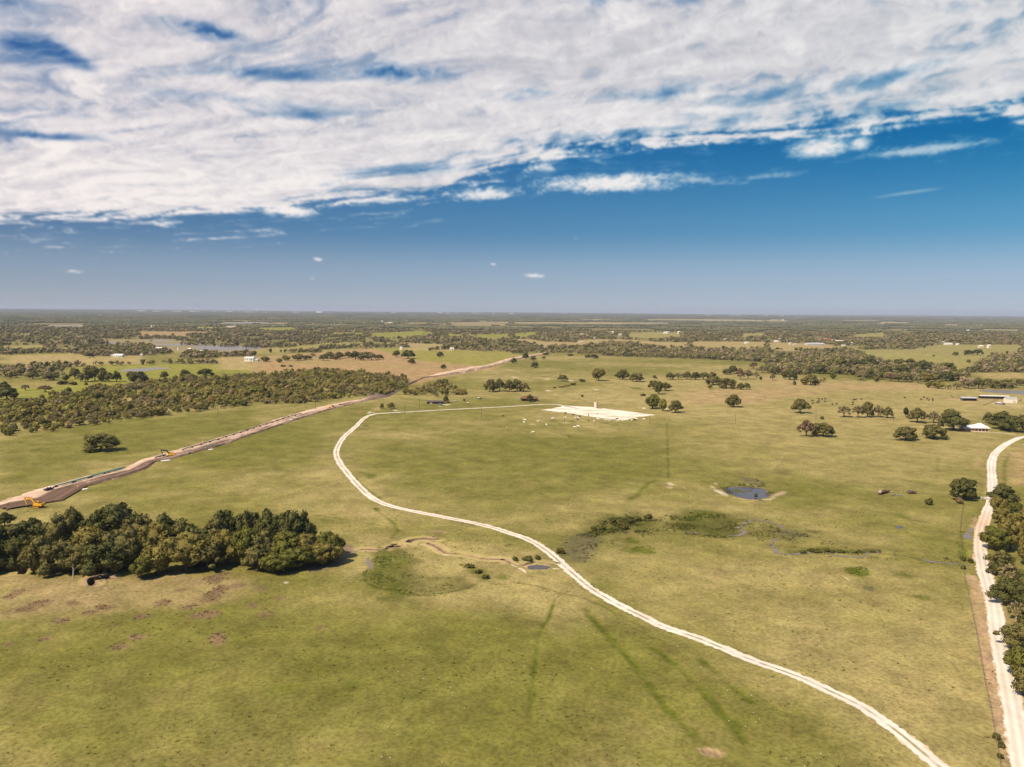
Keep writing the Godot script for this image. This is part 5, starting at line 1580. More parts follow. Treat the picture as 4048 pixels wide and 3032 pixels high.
	tree("bush", 42.1, -370.6, 1.8, 3.5, "low olive shrub in the creek-side scrub north of the lane", "creek-side scrub north of the lane")
	tree("bush", 48.6, -383.5, 2.5, 4.1, "low olive shrub in the creek-side scrub north of the lane", "creek-side scrub north of the lane")
	tree("bush", 52.3, -372.9, 2.9, 4, "low olive shrub in the creek-side scrub north of the lane", "creek-side scrub north of the lane")
	tree("bush", 57.1, -383.8, 2.5, 4.1, "low olive shrub in the creek-side scrub north of the lane", "creek-side scrub north of the lane")
	tree("bush", 60.6, -388.3, 2.4, 4.1, "low olive shrub in the creek-side scrub north of the lane", "creek-side scrub north of the lane")
	tree("bush", 66.6, -393.1, 2.2, 4.2, "low olive shrub in the creek-side scrub north of the lane", "creek-side scrub north of the lane")
	tree("bush", 56.6, -388.2, 2.1, 3.2, "low olive shrub in the creek-side scrub north of the lane", "creek-side scrub north of the lane")
	tree("bush", 52.3, -381.4, 2.5, 4.1, "low olive shrub in the creek-side scrub north of the lane", "creek-side scrub north of the lane")
	tree("bush", 122.8, -337.2, 1, 3.2, "low shrub along the winding creek", "shrubs along the winding creek")
	tree("bush", 129.1, -338.2, 1, 3.6, "low shrub along the winding creek", "shrubs along the winding creek")
	tree("bush", 134.5, -339.2, 1.3, 4, "low shrub along the winding creek", "shrubs along the winding creek")
	tree("bush", 138.7, -338.5, 1.1, 3.6, "low shrub along the winding creek", "shrubs along the winding creek")
	tree("bush", 152.4, -338.8, 0.9, 3.2, "low shrub along the winding creek", "shrubs along the winding creek")
	tree("bush", 179, -330.3, 0.6, 2.3, "low shrub along the winding creek", "shrubs along the winding creek")
	tree("bush", 184.6, -328, 1.7, 2.9, "shrub on the fence where the creek meets the road", "shrubs at the creek crossing")
	tree("bush", 186.2, -325.7, 1.7, 2.9, "shrub on the fence where the creek meets the road", "shrubs at the creek crossing")
	tree("bush", 178.6, -317, 1.7, 2.3, "shrub on the fence where the creek meets the road", "shrubs at the creek crossing")
	tree("bush", 115.2, -186.4, 1.8, 1.8, "dark weed clump growing through the roadside fence", "weed clumps on the roadside fence")
	tree("bush", 114.1, -183, 1.5, 1.8, "dark weed clump growing through the roadside fence", "weed clumps on the roadside fence")
	tree("bush", 111.2, -178.1, 1.4, 1.4, "dark weed clump growing through the roadside fence", "weed clumps on the roadside fence")
	tree("bush", -15.6, -313.6, 1.5, 3, "dark green shrub at the right end of the marsh", "shrubs at the right end of the marsh")
	tree("bush", -12.3, -307.4, 1.5, 2.9, "dark green shrub at the right end of the marsh", "shrubs at the right end of the marsh")
	tree("bush", -9.2, -300.7, 1.6, 2.9, "dark green shrub at the right end of the marsh", "shrubs at the right end of the marsh")
	tree("bush", 2, -323.4, 1.6, 2.9, "bush on the gully bank left of the muddy pool")
	tree("bush", 6.8, -323.5, 1.9, 4.3, "wide bush above the muddy pool by the lane")
	tree("bush", 11.1, -325.2, 1.7, 2.9, "bush right above the muddy pool by the lane")
	thicket([-571.9, -913.8, -524.6, -877.7, -512.4, -918.5, -513.5, -975.3, -503.5, -1040.6, -486.8, -1139.7, -420.6, -1180.2, -395.6, -1237.8, -345.8, -1314.3, -314.9, -1374, -222.2, -1285.9, -159.8, -1224.6, -133.2, -1066.7, -148.6, -970, -181.5, -941.1, -224.9, -871.6, -265.8, -860.1, -294.3, -817.2, -330, -750.4, -361.4, -688, -375.9, -645.3, -395.6, -629.9], 62, "wide thicket left of the strip")
	thicket([-129, -964.3, -114, -1073.4, -90.1, -1135.3, -49.9, -977.7, -97.6, -970.7, -125, -959.3], 18, "small thicket right of the strip")


func tree(kind: String, x: float, z: float, high: float, wide: float, label: String, group := ""):
	if kind == "snag":
		var o := thing("dead_trunk", label, "dead tree", Vector3(x, 0, z), 0.4)
		var s := Shape.new()
		s.rod(Vector3(0, -0.3, 0), Vector3(0.2, high * 0.6, 0), 0.30, 0.2, 7)
		s.rod(Vector3(0.2, high * 0.6, 0), Vector3(0.1, high, 0.2), 0.2, 0.06, 7)
		part("trunk", s.mesh(), paint("dead_wood", Color(0.42, 0.38, 0.33), 0.9), o)
		var b := Shape.new()
		b.rod(Vector3(0.15, high * 0.5, 0), Vector3(1.1, high * 0.72, 0.5), 0.1, 0.03, 5)
		b.rod(Vector3(0.18, high * 0.62, 0), Vector3(-0.8, high * 0.85, -0.3), 0.09, 0.03, 5)
		part("branch", b.mesh(), paint("dead_wood", Color(0.42, 0.38, 0.33), 0.9), o)
		return
	var shape: String = kinds[kind][0]
	if shape == "low":
		wide *= 1.05
	var o := thing("shrub" if shape == "low" else ("bare_tree" if kind == "dead" else "oak_tree"), label, "shrub" if shape == "low" else "tree", Vector3(x, 0, z), rng.randf() * TAU, group)
	var k := rng.randi() % 6
	var nominal := Vector2(3.6, 2.4) if shape == "low" else Vector2(12.9, 10.6)
	var stretch := rng.randf_range(0.86, 1.14)
	o.scale = Vector3(wide * stretch / nominal.x, high / nominal.y, wide / stretch / nominal.x)
	o.rotation.x = rng.randf_range(-0.06, 0.06)
	part("trunk", trunks[shape][k], paint("bark", BARK, 0.95), o)
	part("crown", crowns[shape][k], foliage(kind), o)


var words := {"grey": "thin grey-green scrub tree", "olive": "olive scrub tree", "lime": "light green scrub tree", "oak": "brownish green scrub oak", "green": "green scrub tree", "brush": "low brown bush"}

func thicket(flat: Array, singles: int, group: String):
	var p := pairs(flat)
	var r := Rect2(p[0], Vector2.ZERO)
	for q in p:
		r = r.expand(q)
	var spots := []
	var step := 7.2
	for i in int(r.size.x / step) + 1:
		for k in int(r.size.y / step) + 1:
			var q := r.position + (Vector2(i, k) + Vector2(rng.randf(), rng.randf()) * 0.9) * step
			if edge_of(p, q.x, q.y) > 0.0 and middle.get_noise_2d(q.x * 1.1 + 60.0, q.y * 0.8) > rng.randf_range(-0.65, -0.05):
				spots.append(q)
	spots.sort_custom(func(a, b): return a.length_squared() < b.length_squared())
	var choice := ["green", "oak", "olive", "grey", "lime", "olive", "grey", "olive", "brush", "grey", "oak"]
	var rest := {}
	for i in spots.size():
		var big := 0.5 + 0.5 * middle.get_noise_2d(spots[i].x * 0.8, spots[i].y * 0.8)
		var stand := smoothstep(0.35, 0.8, big)
		var high := rng.randf_range(2.2, 4.4) + (2.0 + 5.0 * rng.randf()) * stand
		var species := int(5.0 + 11.0 * middle.get_noise_2d(spots[i].x * 0.55 + 300.0, spots[i].y * 0.55) + rng.randf_range(-1.6, 1.6))
		var kind: String = choice[clampi(species, 0, choice.size() - 1)]
		if i % 3 == 0 and i / 3 < singles:
			var share: float = (spots[i].x - r.position.x) / r.size.x
			var where := "left part" if share < 0.34 else ("middle" if share < 0.67 else "right end")
			tree(kind, spots[i].x, spots[i].y, high, high * rng.randf_range(1.0, 1.4), "%s fronting the %s, its %s" % [words[kind], group, where], group)
			continue
		var nominal := Vector2(3.6, 2.4) if kinds[kind][0] == "low" else Vector2(14.2, 11.4)
		var w := high * rng.randf_range(1.0, 1.5) / nominal.x
		if not rest.has(kind):
			rest[kind] = []
		rest[kind].append([Transform3D(Basis(Vector3.UP, rng.randf() * TAU).scaled(Vector3(w, high / nominal.y, w)), Vector3(spots[i].x, 0, spots[i].y)), Color.WHITE * rng.randf_range(0.85, 1.65)])
	for kind in rest:
		scatter("thicket", rest[kind], crowns[kinds[kind][0]][1], foliage(kind), "dense mass of " + ("brown brush" if kind == "brush" else kind + " scrub") + " in the " + group)


func scatter(called: String, spots: Array, mesh: Mesh, mat: Material, label: String):
	if spots.is_empty():
		return
	var mm := MultiMesh.new()
	mm.transform_format = MultiMesh.TRANSFORM_3D
	mm.use_colors = true
	mm.mesh = mesh
	mm.instance_count = spots.size()
	for i in spots.size():
		mm.set_instance_transform(i, spots[i][0])
		mm.set_instance_color(i, spots[i][1])
	var o := MultiMeshInstance3D.new()
	o.name = numbered(called)
	o.multimesh = mm
	o.material_override = mat
	add_child(o)
	o.set_meta("kind", "stuff")
	o.set_meta("label", label)


func rise(x: float, s: float) -> float:   # the far country lies a little higher
	return 30.0 * smoothstep(11000.0, 26000.0, s) * (1.0 + 0.3 * sin(x * 0.00035 + 1.0))


func wood_tint() -> Color:
	var t := rng.randf()
	var c := Color(0.201, 0.193, 0.078)
	if t < 0.28:
		c = Color(0.132, 0.133, 0.053)
	elif t < 0.52:
		c = Color(0.310, 0.247, 0.155)
	elif t < 0.70:
		c = Color(0.276, 0.247, 0.090)
	elif t < 0.76:
		c = Color(0.380, 0.293, 0.207)
	c *= rng.randf_range(0.8, 1.2)
	c.a = 1.0
	return c


func grow_woods():
	rng.seed = 31
	var leaf := coloured("far_foliage", 0.95)
	leaf.backlight_enabled = true
	leaf.backlight = Color(0.2, 0.19, 0.12).linear_to_srgb()
	var near_kinds := [crown_shape("broad", 260, 0.75, 4, true), crown_shape("round", 260, 0.75, 4, true), crown_shape("broad", 240, 0.8, 4, true), crown_shape("thin", 420, 0.8, 4, true)]
	var lists := [[], [], [], []]
	var s := 960.0
	while s < 4300.0:
		var step := 8.6 + (s - 960.0) * 0.0016
		var x := -0.80 * s
		while x < 0.80 * s:
			var px := x + rng.randf_range(-0.5, 0.5) * step
			var pz := -s + rng.randf_range(-0.5, 0.5) * step
			var w := wood_at(px, pz)
			if w > 0.05:
				var gap := broad.get_noise_2d(px * 2.6, pz * 1.6) + 0.6 * middle.get_noise_2d(px * 0.6, pz * 0.4)
				var thick := 0.92 if w > 0.9 else w
				if s > 2000.0 and w > 0.955:
					thick = smoothstep(-0.10, 0.40, gap) * 0.75 + 0.015
				if rng.randf() < thick:
					var high := rng.randf_range(5.0, 10.5) * (1.0 + 0.3 * gap)
					var wide := high * rng.randf_range(0.95, 1.35)
					lists[rng.randi() % 4].append([Transform3D(Basis(Vector3.UP, rng.randf() * TAU).scaled(Vector3(wide / 13.0, high / 11.0, wide / 13.0)), Vector3(px, 0, pz)), wood_tint()])
			elif s > 1150.0 and rng.randf() < 0.0011 and broad.get_noise_2d(px * 2.0, pz * 2.0) > 0.0:
				var high := rng.randf_range(4.0, 10.0)
				lists[rng.randi() % 3].append([Transform3D(Basis(Vector3.UP, rng.randf() * TAU).scaled(Vector3.ONE * high / 11.0), Vector3(px, 0, pz)), wood_tint()])
			x += step
		s += step
	for k in 4:
		scatter("woodland", lists[k], near_kinds[k], leaf, "mixed oak woodland spread over the middle distance")
	# farther off whole groves are set out together
	for band in [[4300.0, 13000.0, 46.0, 10, 40.0], [13000.0, 40000.0, 210.0, 46, 190.0]]:
		var groves := []
		for k in 3:
			var g := Shape.new()
			for i in int(band[3]):
				var p := Vector3(rng.randf_range(-0.5, 0.5), 0, rng.randf_range(-0.5, 0.5)) * float(band[4]) * 1.2
				var r: float = rng.randf_range(4.2, 7.5) * (1.0 if k < 2 else 1.2)
				if band[4] > 100.0:
					r *= 2.0
				var c := wood_tint()
				g.tint = Color(c.r / 0.18, c.g / 0.17, c.b / 0.075)
				var h: float = rng.randf_range(5.5, 9.5)
				g.lump(p + Vector3(0, h * 0.5, 0), Vector3(r, h * 0.62, r), 4, 6, 0.45, fine)
				g.lump(p + Vector3(r * 0.4, h * 0.7, r * 0.2), Vector3(r * 0.6, h * 0.4, r * 0.6), 3, 5, 0.4, fine)
			groves.append(g.mesh())
		var spots := [[], [], []]
		s = band[0]
		while s < band[1]:
			var step: float = band[2]
			var x := -0.78 * s
			while x < 0.78 * s:
				var px := x + rng.randf_range(-0.5, 0.5) * step
				var pz := -s + rng.randf_range(-0.5, 0.5) * step
				var w := wood_at(px, pz)
				var open := broad.get_noise_2d(px * 0.34, pz * 0.30) + 0.5 * broad.get_noise_2d(px * 1.2, pz * 0.9)
				if w > 0.3 and open > 0.02:
					var c := Color(0.130, 0.130, 0.068) * rng.randf_range(0.8, 1.2) * (1.0 + 0.5 * broad.get_noise_2d(px * 0.5 + 80.0, pz * 0.3))
					c.a = 1.0
					spots[rng.randi() % 3].append([Transform3D(Basis(Vector3.UP, rng.randf() * TAU).scaled(Vector3(1, rng.randf_range(0.8, 1.25), 1)), Vector3(px, rise(px, -pz), pz)), c])
				x += step
			s += step
		for k in 3:
			scatter("forest", spots[k], groves[k], leaf, "far forest fading to blue towards the horizon")


# ------------------------------------------------------------------ small growth on the pasture
func grow_grass():
	rng.seed = 77
	var tuft := Shape.new()
	for k in 9:
		var a := rng.randf() * TAU
		var b := Vector3(cos(a), 0, sin(a)) * rng.randf_range(0.0, 0.28)
		var side := Vector3(-sin(a), 0, cos(a)) * 0.07
		var tip := b * 2.0 + Vector3(0, rng.randf_range(0.22, 0.5), 0)
		var t := rng.randf_range(0.8, 1.2)
		tuft.tint = Color(t, t, t)
		for q in [b - side, tip, b + side]:
			tuft.corner(q, Vector3(cos(a) * 0.3, 1.0, sin(a) * 0.3))
	var grass := coloured("tufts", 0.95)
	var spots := []
	for i in 14000:
		var s := 150.0 + 330.0 * pow(rng.randf(), 1.4)
		var x := rng.randf_range(-0.72, 0.72) * s
		var g := middle.get_noise_2d(x * 1.5, s * 1.5) + 0.5 * broad.get_noise_2d(x * 2.0, s * 2.0)
		if g < rng.randf_range(-0.25, 0.35) or on_track(x, -s):
			continue
		var c := Color(0.160, 0.158, 0.044) if rng.randf() < 0.6 else Color(0.36, 0.29, 0.14)
		c *= rng.randf_range(0.7, 1.2)
		c.a = 1.0
		var k := rng.randf_range(0.35, 0.95)
		spots.append([Transform3D(Basis(Vector3.UP, rng.randf() * TAU).scaled(Vector3(k, k * 0.8, k)), Vector3(x, -0.03, -s)), c])
	for i in 3200:
		var s := 150.0 + 260.0 * pow(rng.randf(), 1.2)
		var x := rng.randf_range(-0.72, 0.72) * s
		if on_track(x, -s) or middle.get_noise_2d(x * 0.8 + 33.0, s * 0.8) < rng.randf_range(-0.1, 0.4):
			continue
		var c := Color(0.095, 0.105, 0.022) * rng.randf_range(0.8, 1.5)
		c.a = 1.0
		var k := rng.randf_range(0.5, 1.3)
		spots.append([Transform3D(Basis(Vector3.UP, rng.randf() * TAU).scaled(Vector3(k * 1.6, k * 0.8, k)), Vector3(x, -0.02, -s)), c])
	sedges.clear()
	scatter("grass", spots, tuft.mesh(), grass, "tufts of green and straw grass in the near pasture")
	var weeds := []
	for w in weed_beds:
		for i in int(w[2] * w[3] * 1.1):
			var a := rng.randf() * TAU
			var r := sqrt(rng.randf())
			var c := Color(0.27, 0.185, 0.115) * rng.randf_range(0.6, 1.3)
			c.a = 1.0
			var k := rng.randf_range(0.6, 1.4)
			weeds.append([Transform3D(Basis(Vector3.UP, rng.randf() * TAU).scaled(Vector3(k, k, k)), Vector3(w[0] + cos(a) * r * w[2], 0, w[1] + sin(a) * r * w[3])), c])
	scatter("weeds", weeds, tuft.mesh(), grass, "brown dried weeds growing in patches before the grove")
	sedge([-55.9, -306.4, -54.7, -298.2, -50.8, -290.5, -45.8, -288.2, -38.2, -282.8, -38.3, -286.7, -35.3, -292.3, -38.4, -302.3, -38.9, -317.9, -48.4, -338.6, -56.3, -338.4, -55.4, -317.5], 2.2, Color(0.120, 0.150, 0.030), 0.9)
	sedge([-37.6, -281.5, -29.2, -282.3, -18.3, -286.5, -12.2, -292.1, -17.5, -304.3, -31.3, -302.4, -37.1, -299.3], 0.7, Color(0.120, 0.135, 0.032), 0.8)
	sedge([-19.8, -318.3, -15.2, -316.8, -8, -307.5, -8.2, -300, -11.5, -298.5, -15.8, -308.9], 2.0, Color(0.085, 0.105, 0.024), 1.1)
	sedge([24, -362, 36.1, -365.3, 36.9, -356.5, 36.8, -340.1, 30.2, -323.3, 25.2, -320.1, 23, -329.6, 22.6, -346.8], 1.0, Color(0.110, 0.100, 0.055), 1.1)
	sedge([36.2, -372.5, 47.3, -397.2, 63, -400, 70.2, -390.9, 68.7, -381.9, 54.7, -366.8, 44.2, -360.6, 37.4, -362.4], 1.2, Color(0.085, 0.092, 0.026), 1.6)
	sedge([73.2, -382.1, 89.2, -406.9, 102.8, -403.7, 108.6, -389.8, 104.4, -370.3, 94.1, -360, 84.8, -365.7, 74.2, -375.7], 0.9, Color(0.095, 0.110, 0.026), 1.3)
	sedge([46.1, -342.1, 54.9, -346.8, 61.5, -343.4, 59.4, -337.2, 49.8, -332.7, 45.4, -336.9], 1.2, Color(0.105, 0.145, 0.022), 0.8)
	sedge([117.4, -340.5, 135.2, -346.2, 145.4, -341.2, 157.4, -343.3, 155.5, -338.9, 146.9, -335.3, 133.2, -338.3, 117.1, -335.3], 1.3, Color(0.085, 0.090, 0.026), 1.5)
	sedge([124.2, -379.2, 137, -377.5, 132.3, -361.1, 121.8, -357, 119.5, -364.7], 0.8, Color(0.130, 0.120, 0.070), 1.2)
	sedge([131.2, -313.6, 138.1, -319, 140.6, -313.8, 137.6, -307.9, 131.6, -305.7], 1.8, Color(0.085, 0.130, 0.016), 1.0)
	sedge([119.9, -461.1, 125.4, -469.6, 130.9, -473, 136.4, -476.5, 139.2, -486.7, 147, -497.4, 149.2, -492.8, 148.6, -479.2, 150.3, -472.7, 148.6, -460.1, 144.3, -448, 143.8, -448.9, 145.2, -459.9, 144.5, -465.6, 140.3, -468.1, 135.3, -468.7, 130.3, -469.3, 126.1, -467, 120.9, -459.1], 1.1, Color(0.095, 0.105, 0.030), 1.2)
	sedge([120.9, -459.1, 121.9, -451.1, 123.1, -444.4, 125.8, -438.8, 124.6, -436, 121.7, -440.5, 120, -447.1, 120, -457], 1.2, Color(0.085, 0.095, 0.028), 1.1)
	sedge([25.9, -343.3, 34.8, -362.3, 47.1, -394.8, 63.9, -406.1, 76.3, -395.7, 89.7, -409.4, 105.5, -407.4, 114.5, -394.6, 124.9, -392.6, 129.2, -379.4, 132.6, -365, 125.6, -349.6, 116.5, -356.8, 107, -360.4, 92.9, -357.1, 81.1, -363.6, 64.5, -361.2, 48, -356.8, 36.8, -340.1], 0.5, Color(0.100, 0.105, 0.030), 1.0)
	sedge([121.9, -390.2, 130.7, -383.8, 136.4, -371.2, 140, -348.2, 159.2, -345.1, 169.9, -336.7, 183.2, -327.2, 179.7, -320.8, 166.7, -325.2, 149.3, -329.5, 133.2, -330.8, 116, -332, 109.6, -333.5, 113.1, -351.1], 0.4, Color(0.105, 0.105, 0.036), 0.9)
	scatter("reeds", sedges, tuft.mesh(), grass, "green reeds and sedge in the marsh, by the creek and round the pond")
	var stone := Shape.new()
	stone.lump(Vector3(0, 0.05, 0), Vector3(0.16, 0.10, 0.13), 4, 6, 0.4, fine)
	var stones := []
	for i in 420:
		var s := 150.0 + 200.0 * pow(rng.randf(), 1.3)
		var x := rng.randf_range(-0.30, 0.66) * s
		if broad.get_noise_2d(x * 3.0, s * 3.0) < -0.1:
			continue
		var k := rng.randf_range(0.6, 1.3)
		stones.append([Transform3D(Basis(Vector3.UP, rng.randf() * TAU).scaled(Vector3(k, k, k)), Vector3(x, 0, -s)), Color.WHITE * rng.randf_range(0.7, 1.1)])
	scatter("pebbles", stones, stone.mesh(), paint_vertex("limestone", Color(0.62, 0.55, 0.44)), "pale stones lying about in the near pasture")


var sedges := []

func sedge(flat: Array, per_m2: float, c: Color, tall: float):
	var p := pairs(flat)
	var r := Rect2(p[0], Vector2.ZERO)
	for q in p:
		r = r.expand(q)
	for i in int(r.get_area() * per_m2):
		var q := r.position + Vector2(rng.randf(), rng.randf()) * r.size
		var d := edge_of(p, q.x, q.y) + 9.0 * middle.get_noise_2d(q.x * 2.0, q.y * 2.0)
		if d < 0.0 or middle.get_noise_2d(q.x * 2.6 + 20.0, q.y * 3.4) < rng.randf_range(-0.15, 0.40):
			continue
		var tone := c * rng.randf_range(0.65, 1.35)
		tone.a = 1.0
		var k := tall * rng.randf_range(0.35, 1.15)
		sedges.append([Transform3D(Basis(Vector3.UP, rng.randf() * TAU).scaled(Vector3(k * 1.5, k, k * 1.5)), Vector3(q.x, 0, q.y)), tone])


func paint_vertex(called: String, c: Color) -> StandardMaterial3D:
	var m := coloured(called)
	m.albedo_color = c.linear_to_srgb()
	return m


var tracks := []
var weed_beds := [
	[-103.9, -281.3, 3.5, 10.3],
	[-118.5, -272.8, 3.2, 4.4],
	[-107.7, -269.4, 2.5, 3.8],
	[-119.9, -260.4, 3.1, 2.9],
	[-143.7, -256.1, 3.4, 3],
	[-99.8, -262, 5, 4.3],
	[-89, -243.2, 3.5, 5.6],
	[-113.6, -242.7, 3.1, 2.5],
	[-116.4, -236.5, 3, 2.6],
	[-140.9, -241.7, 2.3, 2.1],
	[-135.8, -268.2, 3.4, 2.8],
	[-138.6, -262.9, 2.9, 2.5],
	[-173.4, -279.7, 2.6, 5.6],
	[-109.8, -299.1, 4.7, 8],
	[-159.8, -270.6, 3.8, 4.3],
]

func on_track(x: float, z: float) -> bool:
	if tracks.is_empty():
		tracks = [pairs([95.4, -168.4, 96.3, -172.2, 95.5, -174.4, 94.6, -181.1, 93.1, -190.5, 90.2, -201.7, 85.4, -210.4, 80, -219, 70.3, -229.6, 64.8, -236.7, 57.5, -246.1, 49.2, -254.6, 42.7, -264.9, 35, -278, 28.4, -293, 22.7, -311.4, 15.5, -336.1, 8.3, -352.9, 0.5, -363.3, -13.4, -378.4, -37.4, -395.7, -53.5, -407.3, -65.4, -418.5, -76.7, -437.4, -88.6, -466.1, -102, -502.4, -113.1, -534.2, -122.8, -570.2, -127.9, -600.7, -132.3, -643.7, -134.1, -697.1, -136.8, -751.5, -135.2, -780.3, -125.9, -793.7, -105.4, -805.4, -66.1, -827.6, -30.6, -845.4, 0.2, -862.4, 25.8, -878.5, 45.2, -883.2, 55.9, -869.4, 69, -843.5]), pairs([111.3, -168.6, 114.2, -174.6, 124.9, -195, 135.9, -216.4, 140.6, -225.6, 147.1, -238.3, 154.3, -252.6, 162.9, -268.6, 172.3, -286.7, 180.4, -304, 191.9, -327.2, 203.1, -348.4, 212.6, -364.7, 222.2, -380.5, 231.3, -394.4, 241.9, -410.6, 250, -422.6, 257.5, -433.9, 268.7, -452, 283.9, -478.4, 305.3, -516, 322.6, -546.1, 343.9, -579.8, 363.7, -606.7, 388.7, -637.7, 409.7, -660.4, 421.6, -670.8, 476.1, -708.1, 566.9, -760.4])]
	for p in tracks:
		for i in p.size() - 1:
			var e: Vector2 = p[i + 1] - p[i]
			var d: Vector2 = Vector2(x, z) - p[i]
			if (d - e * clampf(d.dot(e) / e.length_squared(), 0.0, 1.0)).length_squared() < 9.0:
				return true
	return false


func at(x: float, z: float, y := 0.0) -> Vector3:
	return Vector3(x, y, z)


func yaw(x0: float, z0: float, x1: float, z1: float) -> float:   # turns +x to that heading
	return atan2(-(z1 - z0), x1 - x0)


# ------------------------------------------------------------------ buildings near by
func gable(o: Node3D, long: float, deep: float, wall: float, roof: float, over: float, wall_mat: Material, roof_mat: Material):
	var w := Shape.new()
	var h := deep / 2.0
	w.extrude([Vector2(-h, 0), Vector2(h, 0), Vector2(h, wall), Vector2(0, wall + roof), Vector2(-h, wall)], -long / 2.0, long / 2.0)
	part("wall", w.mesh(), wall_mat, o)
	var r := Shape.new()
	var e := h + over
	var drop := roof * over / h
	r.extrude([Vector2(-e, wall - drop + 0.04), Vector2(0, wall + roof + 0.04), Vector2(e, wall - drop + 0.04), Vector2(e, wall - drop + 0.2), Vector2(0, wall + roof + 0.22), Vector2(-e, wall - drop + 0.2)], -long / 2.0 - over, long / 2.0 + over)
	part("roof", r.mesh(), roof_mat, o)


func opening(called: String, o: Node3D, x: float, y: float, z: float, w: float, h: float, mat: Material, frame_mat: Material, facing := 1.0):
	var d := Shape.new()
	d.box(Vector3(0, 0, 0.02 * facing), Vector3(w, h, 0.06))
	var m := part(called, d.mesh(), mat, o, Vector3(x, y, z))
	if frame_mat:
		var f := Shape.new()
		for k in [-1, 1]:
			f.box(Vector3(k * (w / 2 + 0.06), 0, 0.03 * facing), Vector3(0.12, h + 0.24, 0.1))
			f.box(Vector3(0, k * (h / 2 + 0.06), 0.03 * facing), Vector3(w, 0.12, 0.1))
		part("frame", f.mesh(), frame_mat, m)


func hip(s: Shape, x0: float, x1: float, z0: float, z1: float, y: float, high: float):   # ridge along x
	var k := (z1 - z0) / 2.0
	var zm := (z0 + z1) / 2.0
	var a := Vector3(x0, y, z0)
	var b := Vector3(x1, y, z0)
	var c := Vector3(x1, y, z1)
	var d := Vector3(x0, y, z1)
	var e := Vector3(x0 + k, y + high, zm)
	var f := Vector3(x1 - k, y + high, zm)
	s.quad(a, b, f, e, Vector3(0, 1, -1))
	s.quad(d, c, f, e, Vector3(0, 1, 1))
	s.tri(a, d, e, Vector3(-1, 1, 0))
	s.tri(b, c, f, Vector3(1, 1, 0))
	s.quad(a, b, c, d, Vector3.DOWN)
	for p in [[a, b, Vector3(0, 0, -1)], [b, c, Vector3(1, 0, 0)], [c, d, Vector3(0, 0, 1)], [d, a, Vector3(-1, 0, 0)]]:
		s.quad(p[0], p[1], p[1] - Vector3(0, 0.25, 0), p[0] - Vector3(0, 0.25, 0), p[2])


